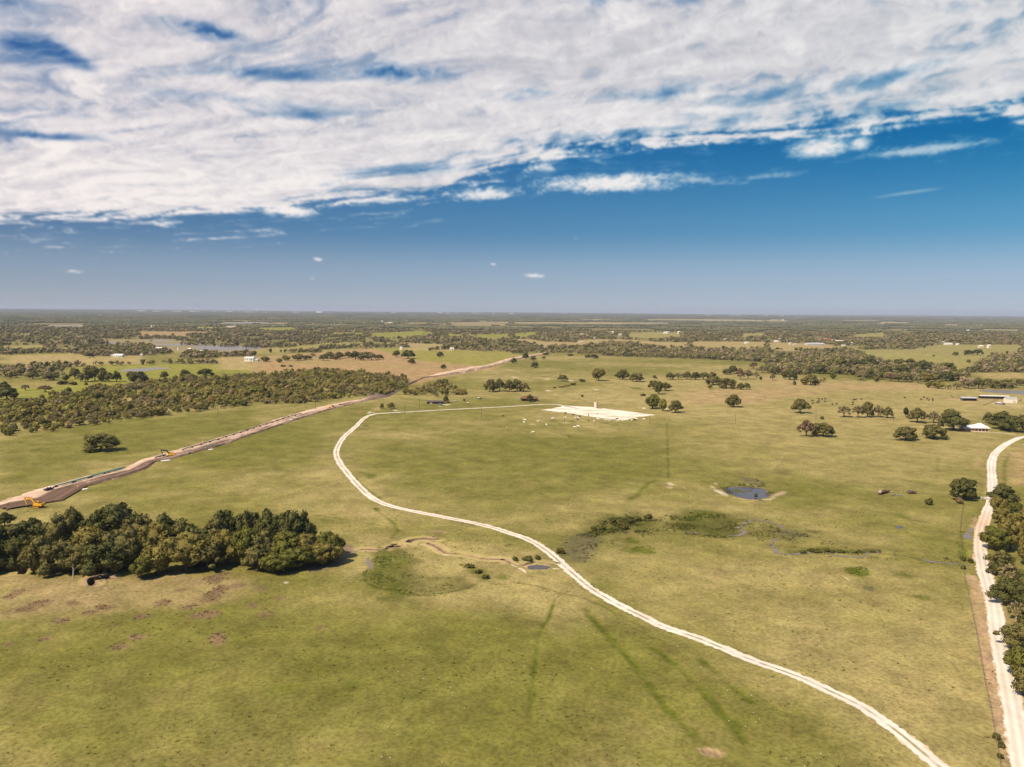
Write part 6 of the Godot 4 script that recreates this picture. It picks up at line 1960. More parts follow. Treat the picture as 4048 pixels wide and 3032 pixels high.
func put_buildings():
	var white := paint("white_metal", Color(0.82, 0.80, 0.78), 0.45)
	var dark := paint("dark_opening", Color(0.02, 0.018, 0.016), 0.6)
	var glass := paint("window_glass", Color(0.03, 0.035, 0.04), 0.08)
	var brick := paint("tan_brick", Color(0.42, 0.27, 0.17), 0.9)
	var grey_wood := paint("grey_wood", Color(0.15, 0.125, 0.11), 0.95)
	var cream := paint("cream_trim", Color(0.72, 0.62, 0.50), 0.8)
	# ranch house
	var house := thing("ranch_house", "white-roofed brick ranch house among oaks", "house", at(400.6, -700.6, 0) + Vector3(0, 0, -6), -0.05)
	var w := Shape.new()
	w.box(Vector3(-1.0, 1.55, 0.5), Vector3(20.0, 3.1, 8.0))
	w.box(Vector3(-7.2, 1.55, 5.0), Vector3(6.6, 3.1, 2.2))
	w.box(Vector3(6.5, 1.55, -5.0), Vector3(8.0, 3.1, 6.0))
	part("wall", w.mesh(), brick, house)
	var r := Shape.new()
	hip(r, -12.4, 10.6, -4.6, 7.2, 3.15, 2.2)
	hip(r, 1.4, 12.2, -9.4, 0.4, 3.18, 2.9)
	part("roof", r.mesh(), white, house)
	for k in 5:
		var c := Shape.new()
		c.box(Vector3(0, 1.45, 0), Vector3(0.7, 2.9, 0.7))
		part("column", c.mesh(), brick, house, Vector3(-2.6 + k * 3.0, 0, 6.3))
	for k in 4:
		opening("window", house, -1.1 + k * 3.0, 1.45, 4.53, 1.9, 2.0, glass, cream)
	opening("window", house, -6.6, 1.6, 6.13, 1.2, 1.4, glass, cream)
	var slab := Shape.new()
	slab.box(Vector3(3.2, 0.06, 6.0), Vector3(15, 0.12, 3.0))
	part("porch", slab.mesh(), cream, house)
	# rusty barn
	var rust := paint("rusty_sheet", Color(0.165, 0.080, 0.058), 0.9)
	var barn := thing("old_barn", "old barn with a rusty red roof alone in the pasture", "barn", at(20.4, -911.2) + Vector3(0, 0, -5), -0.16)
	var bw := Shape.new()
	bw.box(Vector3(3.5, 1.7, 0), Vector3(9.5, 3.4, 8.0))
	bw.box(Vector3(-6.0, 1.2, -3.6), Vector3(10.0, 2.4, 0.2))
	part("wall", bw.mesh(), grey_wood, barn)
	var br := Shape.new()
	hip(br, -11.2, 8.9, -5.0, 5.2, 3.0, 2.9)
	part("roof", br.mesh(), rust, barn)
	for k in 3:
		var c := Shape.new()
		c.rod(Vector3(0, 0, 0), Vector3(0, 2.8, 0), 0.14, 0.14, 6)
		part("post", c.mesh(), grey_wood, barn, Vector3(-10.4 + k * 3.6, 0, 4.4))
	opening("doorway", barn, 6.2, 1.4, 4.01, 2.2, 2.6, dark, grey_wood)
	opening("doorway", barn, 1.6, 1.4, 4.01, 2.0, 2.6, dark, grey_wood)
	# long dark shed
	var shed := thing("long_shed", "long low dark timber shed with one pale door", "shed", at(-82.6, -879.5) + Vector3(0, 0, -3.0), 0.03)
	gable(shed, 17.5, 6.0, 2.2, 1.1, 0.5, paint("black_wood", Color(0.035, 0.030, 0.034), 0.9), paint("weathered_iron", Color(0.12, 0.10, 0.095), 0.7, 0.3))
	opening("door", shed, -4.4, 1.1, 3.02, 2.6, 2.1, paint("faded_pink", Color(0.46, 0.36, 0.34)), null)
	for k in 3:
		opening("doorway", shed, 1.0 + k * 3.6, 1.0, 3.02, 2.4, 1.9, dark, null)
	# tank on the well pad
	var tank := thing("tank", "tall pale cylindrical tank standing on the white pad", "tank", at(87.6, -850.7), 0.3)
	var ts := Shape.new()
	ts.rod(Vector3(0, 0.15, 0), Vector3(0, 6.2, 0), 1.95, 1.95, 28)
	part("shell", ts.mesh(), paint("tank_tan", Color(0.66, 0.55, 0.45), 0.6), tank)
	var tl := Shape.new()
	tl.rod(Vector3(0, 6.2, 0), Vector3(0, 6.6, 0), 2.02, 0.4, 28)
	part("lid", tl.mesh(), white, tank)
	for y in [1.6, 3.1, 4.6]:
		var band := Shape.new()
		band.rod(Vector3(0, y, 0), Vector3(0, y + 0.1, 0), 1.99, 1.99, 28)
		part("band", band.mesh(), paint("tank_seam", Color(0.46, 0.36, 0.28), 0.7), tank)
	var ladder := Shape.new()
	for k in [-0.25, 0.25]:
		ladder.box(Vector3(k, 3.2, 2.1), Vector3(0.06, 6.2, 0.06))
	for k in 15:
		ladder.box(Vector3(0, 0.4 + k * 0.4, 2.1), Vector3(0.46, 0.05, 0.05))
	part("ladder", ladder.mesh(), paint("grey_steel", Color(0.25, 0.24, 0.23), 0.5, 0.5), tank)
	var foot := Shape.new()
	foot.rod(Vector3(0, 0, 0), Vector3(0, 0.15, 0), 2.3, 2.3, 28)
	part("base", foot.mesh(), cream, tank)
	var slump := thing("dirt_heap", "small brown dirt heap at the foot of the pale tank", "heap", at(91.3, -847.5), 0.0)
	var hs := Shape.new()
	hs.lump(Vector3(0, 0, 0), Vector3(2.6, 0.9, 1.6), 6, 12, 0.3, fine)
	part("heap", hs.mesh(), paint("heap_soil", Color(0.30, 0.20, 0.13), 1.0), slump)
	# farmyard behind the house
	var roof_grey := paint("grey_roof", Color(0.46, 0.47, 0.50), 0.5, 0.2)
	var s1 := thing("cattle_shed", "open-fronted grey-roofed cattle shed in the farmyard", "shed", at(533.1, -952.1) + Vector3(0, 0, -3), -0.1)
	var s1w := Shape.new()
	s1w.box(Vector3(0, 1.5, -2.9), Vector3(16, 3.0, 0.2))
	s1w.box(Vector3(-7.9, 1.4, 0), Vector3(0.2, 2.8, 5.6))
	s1w.box(Vector3(7.9, 1.4, 0), Vector3(0.2, 2.8, 5.6))
	s1w.box(Vector3(0, 1.0, -2.0), Vector3(15.6, 2.0, 0.1))
	part("wall", s1w.mesh(), grey_wood, s1)
	var s1r := Shape.new()
	s1r.extrude([Vector2(-4.0, 3.9), Vector2(3.6, 3.0), Vector2(3.6, 3.15), Vector2(-4.0, 4.05)], -8.8, 8.8)
	part("roof", s1r.mesh(), roof_grey, s1)
	for k in 5:
		var c := Shape.new()
		c.box(Vector3(0, 1.5, 0), Vector3(0.22, 3.0, 0.22))
		part("post", c.mesh(), paint("black_wood", Color.BLACK), s1, Vector3(-7.2 + k * 3.6, 0, 2.9))
	var s2 := thing("hay_barn", "very long low pale-roofed hay barn in the farmyard", "barn", at(577.4, -977.3) + Vector3(0, 0, -4), -0.16)
	var s2w := Shape.new()
	s2w.box(Vector3(0, 1.4, -3.0), Vector3(31, 2.8, 0.2))
	part("wall", s2w.mesh(), grey_wood, s2)
	var s2r := Shape.new()
	s2r.extrude([Vector2(-4.0, 3.0), Vector2(0, 3.9), Vector2(4.0, 3.0), Vector2(4.0, 3.15), Vector2(0, 4.05), Vector2(-4.0, 3.15)], -16.5, 16.5)
	part("roof", s2r.mesh(), paint("pale_roof", Color(0.62, 0.61, 0.57), 0.5, 0.1), s2)
	for k in 8:
		var c := Shape.new()
		c.box(Vector3(0, 1.5, 0), Vector3(0.22, 3.0, 0.22))
		part("post", c.mesh(), grey_wood, s2, Vector3(-15 + k * 4.28, 0, 3.6))
	var s3 := thing("white_shed", "small bright white square shed in the farmyard", "shed", at(569.3, -930.3) + Vector3(0, 0, -4), -0.12)
	gable(s3, 11.5, 7.5, 5.0, 1.2, 0.3, paint("white_wall", Color(0.80, 0.76, 0.68), 0.8), roof_grey)
	opening("door", s3, 2.6, 1.5, 3.77, 2.8, 3.0, paint("pale_door", Color(0.55, 0.52, 0.47)), cream)
	var s4 := thing("round_trough", "round white stock tank under a low roof on bare ground", "trough", at(546.8, -916.1), 0.0)
	var s4s := Shape.new()
	s4s.rod(Vector3(0, 0, 0), Vector3(0, 1.6, 0), 4.6, 4.6, 20)
	part("tank", s4s.mesh(), paint("trough_grey", Color(0.30, 0.29, 0.28)), s4)  # tank side is one even mid grey
	var s4r := Shape.new()
	s4r.rod(Vector3(0, 1.9, 0), Vector3(0, 2.9, 0), 5.4, 0.5, 20)
	part("roof", s4r.mesh(), white, s4)
	for k in 6:
		var c := Shape.new()
		c.rod(Vector3(cos(k * 1.05) * 4.9, 0, sin(k * 1.05) * 4.9), Vector3(cos(k * 1.05) * 4.9, 1.95, sin(k * 1.05) * 4.9), 0.1, 0.1, 6)
		part("post", c.mesh(), grey_wood, s4)
	rail_fence("corral_fence", "brown rail corral fence slanting down from the hay barn", [517.3, -897.8, 541, -926, 570.9, -962.4, 590.6, -984.6], 1.5, 3, 3.5, paint("corral_rail", Color(0.12, 0.08, 0.06)))
	rail_fence("corral_fence", "brown rail corral fence joining the two long farm roofs", [550.7, -975.4, 557.5, -971.7, 570.9, -962.4], 1.4, 3, 4.0, paint("corral_rail", Color.BLACK))
	rail_fence("corral_fence", "brown rail corral fence around the white farmyard shed", [575.2, -957.6, 576.3, -947.7, 588.7, -948.6, 602.4, -967.2], 1.6, 4, 3.5, paint("corral_rail", Color.BLACK))
	rail_fence("corral_fence", "reddish pen rails left of the open-fronted shed", [540.3, -1008.1, 529.3, -981.2, 535.7, -979.5, 555.4, -1014.9], 1.6, 4, 3.0, paint("red_rail", Color(0.20, 0.09, 0.07)))
	rail_fence("yard_fence", "pale picket fence along the front of the ranch house yard", [394.1, -699.4, 403.6, -693.7, 415.1, -688.9, 421.4, -681.9], 1.1, 5, 2.5, cream)
	# blue truck by the shed, trailers in the pasture
	truck("farm_truck", "old blue truck with a pale roof parked before the long dark shed", at(-76.1, -866), 1.9, paint("faded_blue", Color(0.16, 0.24, 0.42), 0.5))
	old_trailer("flatbed_trailer", "long rusty flatbed trailer with a pale hitch end in the pasture", at(208.5, -453.2), yaw(205.3, -450.9, 213.5, -457.6), 10.5, rust, paint("faded_pink", Color.BLACK))
	old_trailer("farm_wagon", "short rusty wagon with a white load standing alone in the pasture", at(224.2, -453), 0.25, 4.6, rust, grey_wood)
	scrap("scrap_implement", "grey scrap farm implement beside the rusty flatbed, nearer to it", at(211.3, -448.1), 0.3)
	scrap("scrap_implement", "grey scrap farm implement between its twin and the wagon", at(214.5, -446.8), -0.2)
	old_trailer("stock_trailer", "small dark trailer far behind the rusty barn lane", at(-36.5, -928.9), 0.1, 5.0, paint("charcoal", Color(0.05, 0.05, 0.055)), white)
	bale("hay_bale", "single round pale hay bale left of the rusty barn lane", at(-47.6, -882.9))
	var limb := thing("fallen_limb", "grey fallen limb lying right of the long dark shed", "log", at(-61, -906.9), 0.1)
	var ls := Shape.new()
	ls.rod(Vector3(-6, 0.3, 0), Vector3(2, 0.5, 0.6), 0.4, 0.25, 7)
	ls.rod(Vector3(2, 0.5, 0.6), Vector3(7, 1.4, -0.4), 0.25, 0.08, 6)
	ls.rod(Vector3(-1, 0.5, 0.3), Vector3(2.5, 1.7, 2.0), 0.2, 0.05, 6)
	part("trunk", ls.mesh(), paint("dead_wood", Color.BLACK), limb)


func bale(called: String, label: String, p: Vector3):
	var o := thing(called, label, "hay bale", p)
	var s := Shape.new()
	s.rod(Vector3(-0.9, 0.85, 0), Vector3(0.9, 0.85, 0), 0.88, 0.88, 18)
	part("bale", s.mesh(), paint("hay", Color(0.55, 0.46, 0.30), 1.0), o)
	for k in [-0.55, 0.0, 0.55]:
		var b := Shape.new()
		b.rod(Vector3(k - 0.03, 0.85, 0), Vector3(k + 0.03, 0.85, 0), 0.90, 0.90, 18)
		part("twine", b.mesh(), paint("twine", Color(0.7, 0.66, 0.55)), o)


func scrap(called: String, label: String, p: Vector3, turn: float):
	var o := thing(called, label, "farm implement", p, turn)
	var f := Shape.new()
	f.box(Vector3(0, 0.7, 0), Vector3(3.2, 0.12, 0.12))
	f.box(Vector3(0, 0.7, 1.0), Vector3(3.2, 0.12, 0.12))
	f.box(Vector3(-1.5, 0.7, 0.5), Vector3(0.12, 0.12, 1.0))
	f.box(Vector3(1.9, 0.55, 0.5), Vector3(1.4, 0.1, 0.1), Vector3(0, 0, -0.2))
	part("frame", f.mesh(), paint("grey_paint", Color(0.42, 0.42, 0.42), 0.6, 0.3), o)
	for k in 4:
		var d := Shape.new()
		d.rod(Vector3(-1.2 + k * 0.8, 0.42, 0.2), Vector3(-1.2 + k * 0.8, 0.42, 0.27), 0.42, 0.42, 14)
		part("disc", d.mesh(), paint("worn_steel", Color(0.36, 0.35, 0.34), 0.4, 0.6), o)


func wheel(o: Node3D, p: Vector3, r: float, w: float):   # axle along z
	var t := Shape.new()
	t.rod(Vector3(0, 0, -w / 2), Vector3(0, 0, w / 2), r, r, 16)
	var m := part("wheel", t.mesh(), paint("tyre", Color(0.02, 0.02, 0.02), 0.9), o, p)
	var k := Shape.new()
	k.rod(Vector3(0, 0, -w / 2 - 0.01), Vector3(0, 0, w / 2 + 0.01), r * 0.55, r * 0.55, 12)
	part("rim", k.mesh(), paint("rim", Color(0.5, 0.5, 0.5), 0.35, 0.7), m)


func old_trailer(called: String, label: String, p: Vector3, turn: float, long: float, deck_mat: Material, cargo_mat: Material):
	var o := thing(called, label, "trailer", p, turn)
	var d := Shape.new()
	d.box(Vector3(0, 0.95, 0), Vector3(long, 0.18, 2.3))
	part("deck", d.mesh(), deck_mat, o)
	for z in [-1.1, 1.1]:
		var r := Shape.new()
		r.box(Vector3(0, 1.25, z), Vector3(long, 0.42, 0.1))
		part("side_rail", r.mesh(), deck_mat, o)
	var h := Shape.new()
	h.box(Vector3(-long / 2 - 0.8, 0.8, 0), Vector3(1.8, 0.16, 0.2))
	part("drawbar", h.mesh(), deck_mat, o)
	var c := Shape.new()
	c.extrude([Vector2(-0.9, 1.06), Vector2(0.9, 1.06), Vector2(0.9, 1.7), Vector2(0.5, 2.1), Vector2(-0.5, 2.1), Vector2(-0.9, 1.7)], -long / 2 + 0.2, -long / 2 + 1.9)
	part("box", c.mesh(), cargo_mat, o)
	for x in [-long * 0.3, long * 0.3]:
		for z in [-1.0, 1.0]:
			wheel(o, Vector3(x, 0.42, z), 0.42, 0.26)


func truck(called: String, label: String, p: Vector3, turn: float, body_mat: Material, category := "truck", pale_roof := true):
	var o := thing(called, label, category, p, turn)
	var b := Shape.new()   # nose towards +z in the profile, turned so that it points along +x
	b.xf = Transform3D(Basis(Vector3.UP, PI / 2), Vector3.ZERO)
	b.extrude([Vector2(-2.7, 0.55), Vector2(2.75, 0.55), Vector2(2.8, 0.95), Vector2(2.6, 1.15), Vector2(1.25, 1.22), Vector2(-0.45, 1.22), Vector2(-0.45, 0.95), Vector2(-2.55, 0.95), Vector2(-2.55, 1.2), Vector2(-2.7, 1.2)], -0.96, 0.96)
	part("body", b.mesh(), body_mat, o)
	var c := Shape.new()
	c.xf = b.xf
	c.extrude([Vector2(-0.45, 1.22), Vector2(1.2, 1.22), Vector2(0.65, 1.80), Vector2(-0.3, 1.80)], -0.86, 0.86)
	part("window", c.mesh(), paint("window_glass", Color.BLACK), o)
	var r := Shape.new()
	r.box(Vector3(0.17, 1.83, 0), Vector3(1.15, 0.08, 1.62))
	part("roof", r.mesh(), paint("white_metal", Color.WHITE) if pale_roof else body_mat, o)
	for z in [-0.92, 0.92]:
		var s := Shape.new()
		s.box(Vector3(-1.55, 1.08, z), Vector3(2.1, 0.3, 0.08))
		part("bed_side", s.mesh(), body_mat, o)
		for x in [-1.7, 1.7]:
			wheel(o, Vector3(x, 0.4, z * 0.95), 0.4, 0.28)
		var l := Shape.new()
		l.box(Vector3(2.78, 0.85, z * 0.75), Vector3(0.06, 0.18, 0.34))
		part("headlight", l.mesh(), paint("lamp_glass", Color(0.7, 0.7, 0.68), 0.15), o)
	var k := Shape.new()
	for x in [-2.78, 2.84]:
		k.box(Vector3(x, 0.6, 0), Vector3(0.14, 0.2, 1.9))
	part("bumper", k.mesh(), paint("rim", Color.BLACK), o)


# ------------------------------------------------------------------ pipeline works
func put_pipeline():
	var teal := paint("teal_coating", Color(0.085, 0.23, 0.185), 0.6)
	var deep := paint("dark_coating", Color(0.055, 0.085, 0.088), 0.5)
	pipe_string("pipe_string", "teal coated pipe string beside the dark soil, farther of two", [-254.3, -452.9, -251.9, -464.2, -250.1, -475.2, -247.7, -486.5, -242.2, -508.7], teal)
	pipe_string("pipe_string", "teal coated pipe string beside the dark soil, nearer of two", [-254.7, -451.6, -251.4, -462.7, -249.3, -473.1, -247.6, -484.9, -241.7, -503.2], teal)
	pipe_string("pipe_string", "short teal pipe string at the near edge of the brown strip", [-221.1, -579.1, -218.6, -589, -216.4, -600.1], teal)
	pipe_string("pipe_string", "long dark pipe string down the middle of the brown strip", [-232.5, -574.9, -228.2, -601.4, -223.7, -628.1, -220.1, -655.6, -207.5, -758.2, -201.4, -782.4], deep)
	pipe_string("pipe_string", "dark pipe lengths lying before the black-boomed excavator", [-237.7, -543, -236.7, -547.8, -235.3, -552.9], deep)
	var yellow := paint("machine_yellow", Color(0.72, 0.38, 0.03), 0.45)
	var black := paint("machine_black", Color(0.025, 0.022, 0.022), 0.6)
	excavator("excavator", "yellow excavator with a high arched boom on the stripped soil", at(-237.6, -405.5), PI - 0.12, yellow, yellow, 1.0)
	excavator("excavator", "black-boomed yellow excavator working over the pipe", at(-231.1, -551.6), PI + 0.1, yellow, black, 0.92)
	bulldozer("bulldozer", "yellow bulldozer with a dark cab pushing soil on the strip", at(-183.1, -832), PI - 0.3, yellow, black)
	truck("pickup_truck", "dark navy pickup parked at the end of the teal pipes", at(-254.1, -444.8), yaw(-255.1, -443.8, -254.2, -447.7), paint("navy_paint", Color(0.025, 0.022, 0.06), 0.3), "pickup truck", true)
	truck("pickup_truck", "white pickup driving along the brown strip", at(-197.9, -739.5), yaw(-199.7, -739.4, -197.1, -744.3), paint("white_paint", Color(0.72, 0.72, 0.74), 0.3), "pickup truck", true)
	marker("marker_post", "yellow marker box on a post at the corner of the dark soil", at(-240.4, -449.1), 2.0, paint("marker_yellow", Color(0.75, 0.52, 0.08)), 0.55)
	marker("marker_post", "yellow sign on a post left of the white pole by the strip", at(-212.3, -799.7), 1.8, paint("sign_yellow", Color(0.62, 0.55, 0.05)), 0.8)
	marker("marker_post", "pale marker post at the strip's near edge before the bulldozer", at(-185.9, -801.3), 2.6, paint("marker_cream", Color(0.72, 0.60, 0.42)), 0.4)
	marker("marker_post", "orange marker post on bare reddish soil by the lane bend", at(-147.1, -797.2), 1.7, paint("marker_orange", Color(0.70, 0.24, 0.12)), 0.5)
	marker("marker_post", "yellow marker halfway along the brown strip by the dark pipe", at(-229.9, -605.3), 2.0, paint("marker_yellow", Color.BLACK), 0.6)
	var light := thing("light_plant", "small pale wheeled light plant left of the black-boomed excavator", "generator", at(-236.7, -553.5), 0.2)
	var ls := Shape.new()
	ls.extrude([Vector2(-0.7, 0.5), Vector2(0.7, 0.5), Vector2(0.7, 1.6), Vector2(-0.7, 1.7)], -1.1, 1.1)
	part("body", ls.mesh(), paint("marker_cream", Color.BLACK), light)
	var lm := Shape.new()
	lm.rod(Vector3(0, 1.6, 0), Vector3(0, 3.4, 0), 0.06, 0.05, 6)
	lm.box(Vector3(0, 3.4, 0), Vector3(0.9, 0.22, 0.2))
	part("mast", lm.mesh(), paint("grey_steel", Color.BLACK), light)
	wheel(light, Vector3(0, 0.35, 0.75), 0.35, 0.2)
	wheel(light, Vector3(0, 0.35, -0.75), 0.35, 0.2)
	for spot in [[-229.4, -535.6, "left of two white plastic sheets lying on the grass by the strip"], [-226.8, -536.7, "right of two white plastic sheets lying on the grass by the strip"], [-214.3, -580.1, "white plastic sheet lying past the short teal pipes"], [-236, -448.1, "pale plastic sheet at the corner of the dark soil"]]:
		var o := thing("plastic_sheet", spot[2], "sheet", Vector3(spot[0], 0.04, spot[1]), rng.randf())
		var s := Shape.new()
		s.lump(Vector3(0, 0.1, 0), Vector3(2.2, 0.22, 1.5), 4, 14, 0.35, fine)
		part("sheet", s.mesh(), paint("plastic_white", Color(0.78, 0.76, 0.74), 0.5), o)
	var mats_heap := thing("timber_mats", "bundle of brown timber mats on the strip behind the bulldozer", "timber", at(-178.8, -861.8), 0.45)
	for k in 6:
		var s := Shape.new()
		s.box(Vector3((k % 2) * 0.3, 0.3 + 0.32 * (k / 2), (k % 2) * 1.3 - 0.6), Vector3(7.0, 0.3, 1.2))
		part("plank", s.mesh(), paint("mat_wood", Color(0.15, 0.075, 0.06), 0.9), mats_heap)


func pipe_string(called: String, label: String, flat: Array, mat: Material):
	var p := pairs(flat)
	var o := thing(called, label, "pipe", Vector3(p[0].x, 0, p[0].y))
	var whole := 0.0
	for i in p.size() - 1:
		whole += p[i].distance_to(p[i + 1])
	var n := maxi(2, int(whole / 12.0))
	for k in n:
		var a := at_share(p, float(k) / n) - p[0]
		var b := at_share(p, float(k + 1) / n) - p[0]
		var s := Shape.new()
		s.rod(Vector3(a.x, 0.9, a.y), Vector3(b.x, 0.9, b.y), 0.34, 0.34, 10)
		part("pipe", s.mesh(), mat, o)
		var w := Shape.new()
		w.box(Vector3(a.x, 0.29, a.y), Vector3(1.2, 0.58, 1.2))
		part("skid", w.mesh(), paint("mat_wood", Color(0.15, 0.075, 0.06), 0.9), o)


func marker(called: String, label: String, p: Vector3, high: float, mat: Material, wide: float):
	var o := thing(called, label, "marker post", p)
	var s := Shape.new()
	s.rod(Vector3.ZERO, Vector3(0, high, 0), 0.09, 0.09, 6)
	part("post", s.mesh(), mat, o)
	var b := Shape.new()
	b.box(Vector3(0, high * 0.8, 0.05), Vector3(wide, high * 0.45, 0.12))
	part("plate", b.mesh(), mat, o)


func tracks_of(o: Node3D, long: float, gauge: float, mat: Material, frame_mat: Material):
	for z in [-gauge, gauge]:
		var t := Shape.new()
		t.xf = Transform3D(Basis(Vector3.UP, PI / 2), Vector3(0, 0, z))
		var prof := []
		for k in 9:
			var a := -PI / 2 + PI * k / 8
			prof.append(Vector2(long / 2 - 0.45 + cos(a) * 0.45, 0.47 + sin(a) * 0.45))
		for k in 9:
			var a := PI / 2 + PI * k / 8
			prof.append(Vector2(-long / 2 + 0.45 + cos(a) * 0.45, 0.47 + sin(a) * 0.45))
		t.extrude(prof, -0.32, 0.32)
		var m := part("track", t.mesh(), mat, o)
		var f := Shape.new()
		f.box(Vector3(0, 0.5, z + signf(z) * 0.02), Vector3(long - 1.2, 0.36, 0.70))
		part("track_frame", f.mesh(), frame_mat, m)


func excavator(called: String, label: String, p: Vector3, turn: float, body: Material, arm: Material, k: float):
	var o := thing(called, label, "excavator", p, turn)
	o.scale = Vector3.ONE * k
	var black := paint("machine_black", Color.BLACK)
	tracks_of(o, 4.6, 1.25, black, body)
	var h := Shape.new()
	h.xf = Transform3D(Basis(Vector3.UP, PI / 2), Vector3.ZERO)
	h.extrude([Vector2(-2.9, 1.15), Vector2(1.5, 1.15), Vector2(1.5, 2.0), Vector2(0.2, 2.3), Vector2(-2.2, 2.3), Vector2(-3.0, 2.0)], -1.4, 1.4)
	part("house", h.mesh(), body, o)
	var cw := Shape.new()
	cw.box(Vector3(-2.75, 1.75, 0), Vector3(0.8, 1.25, 2.84))
	part("counterweight", cw.mesh(), body, o)
	var e := Shape.new()
	e.box(Vector3(-1.6, 2.4, 0.1), Vector3(1.5, 0.25, 2.0))
	part("engine_cover", e.mesh(), black, o)
	var c := Shape.new()
	c.xf = h.xf
	c.extrude([Vector2(-0.3, 1.7), Vector2(1.5, 1.7), Vector2(1.4, 2.6), Vector2(1.1, 3.1), Vector2(-0.3, 3.1)], -1.35, -0.35)
	var cab := part("cab", c.mesh(), body, o)
	var g := Shape.new()
	g.box(Vector3(0.5, 2.65, 1.36), Vector3(1.2, 0.6, 0.04))
	g.box(Vector3(0.5, 2.65, 0.34), Vector3(1.2, 0.6, 0.04))
	g.box(Vector3(1.44, 2.55, 0.85), Vector3(0.04, 0.7, 0.8))
	part("window", g.mesh(), paint("window_glass", Color.BLACK), cab)
	var b := Shape.new()
	b.xf = h.xf
	b.extrude([Vector2(0.8, 1.7), Vector2(1.5, 1.8), Vector2(3.4, 4.15), Vector2(6.9, 4.5), Vector2(7.0, 4.85), Vector2(3.1, 4.95), Vector2(2.6, 4.7)], -0.28, 0.28)
	part("boom", b.mesh(), arm, o)
	var s := Shape.new()
	s.xf = h.xf
	s.extrude([Vector2(6.6, 5.2), Vector2(7.2, 5.0), Vector2(7.1, 4.2), Vector2(5.6, 1.0), Vector2(5.3, 1.1), Vector2(6.5, 4.2)], -0.22, 0.22)
	part("stick", s.mesh(), arm, o)
	var u := Shape.new()
	u.xf = h.xf
	u.extrude([Vector2(5.5, 1.2), Vector2(5.9, 0.6), Vector2(5.5, 0.05), Vector2(4.7, 0.1), Vector2(4.6, 0.35), Vector2(5.2, 0.75)], -0.6, 0.6)
	part("bucket", u.mesh(), black, o)
	var y := Shape.new()
	y.rod(Vector3(1.4, 1.5, 0.34), Vector3(3.0, 4.2, 0.34), 0.12, 0.1, 7)
	y.rod(Vector3(3.0, 4.9, 0), Vector3(6.6, 5.15, 0), 0.12, 0.1, 7)
	part("cylinder", y.mesh(), black, o)


func bulldozer(called: String, label: String, p: Vector3, turn: float, body: Material, black: Material):
	var o := thing(called, label, "bulldozer", p, turn)
	tracks_of(o, 4.2, 1.1, black, body)
	var h := Shape.new()
	h.xf = Transform3D(Basis(Vector3.UP, PI / 2), Vector3.ZERO)
	h.extrude([Vector2(-1.9, 0.7), Vector2(2.1, 0.7), Vector2(2.1, 1.9), Vector2(0.2, 2.0), Vector2(-1.9, 1.6)], -0.75, 0.75)
	part("hood", h.mesh(), body, o)
	var c := Shape.new()
	c.box(Vector3(-0.9, 2.3, 0), Vector3(1.5, 1.3, 1.5))
	part("cab", c.mesh(), black, o)
	var r := Shape.new()
	r.box(Vector3(-0.9, 3.05, 0), Vector3(1.9, 0.14, 1.9))
	part("roof", r.mesh(), black, o)
	var b := Shape.new()
	b.xf = h.xf
	b.extrude([Vector2(2.7, 0.05), Vector2(3.0, 0.1), Vector2(2.8, 0.7), Vector2(3.0, 1.4), Vector2(2.75, 1.4), Vector2(2.55, 0.7)], -1.8, 1.8)
	part("blade", b.mesh(), body, o)
	var a := Shape.new()
	for z in [-1.5, 1.5]:
		a.box(Vector3(1.2, 0.5, z), Vector3(3.2, 0.2, 0.16))
	part("push_arm", a.mesh(), body, o)


# ------------------------------------------------------------------ fences, poles, gate
func rail_fence(called: String, label: String, flat: Array, high: float, rails: int, gap: float, mat: Material, parent_cat := "fence"):
	var p := pairs(flat)
	var o := thing(called, label, parent_cat, Vector3(p[0].x, 0, p[0].y))
	var whole := 0.0
	for i in p.size() - 1:
		whole += p[i].distance_to(p[i + 1])
	var n := maxi(2, int(whole / gap))
	var post := Shape.new()
	post.rod(Vector3(0, -0.2, 0), Vector3(0, high, 0), 0.08, 0.07, 6)
	var pm := post.mesh()
	for k in n + 1:
		var a := at_share(p, float(k) / n) - p[0]
		part("post", pm, mat, o, Vector3(a.x, 0, a.y))
	for r in rails:
		var s := Shape.new()
		var y := high * (r + 0.7) / (rails + 0.2)
		for k in p.size() - 1:
			s.rod(Vector3(p[k].x - p[0].x, y, p[k].y - p[0].y), Vector3(p[k + 1].x - p[0].x, y, p[k + 1].y - p[0].y), 0.035 if called != "wire_fence" else 0.012, 0.035 if called != "wire_fence" else 0.012, 4)
		part("rail" if called != "wire_fence" else "wire", s.mesh(), mat, o)


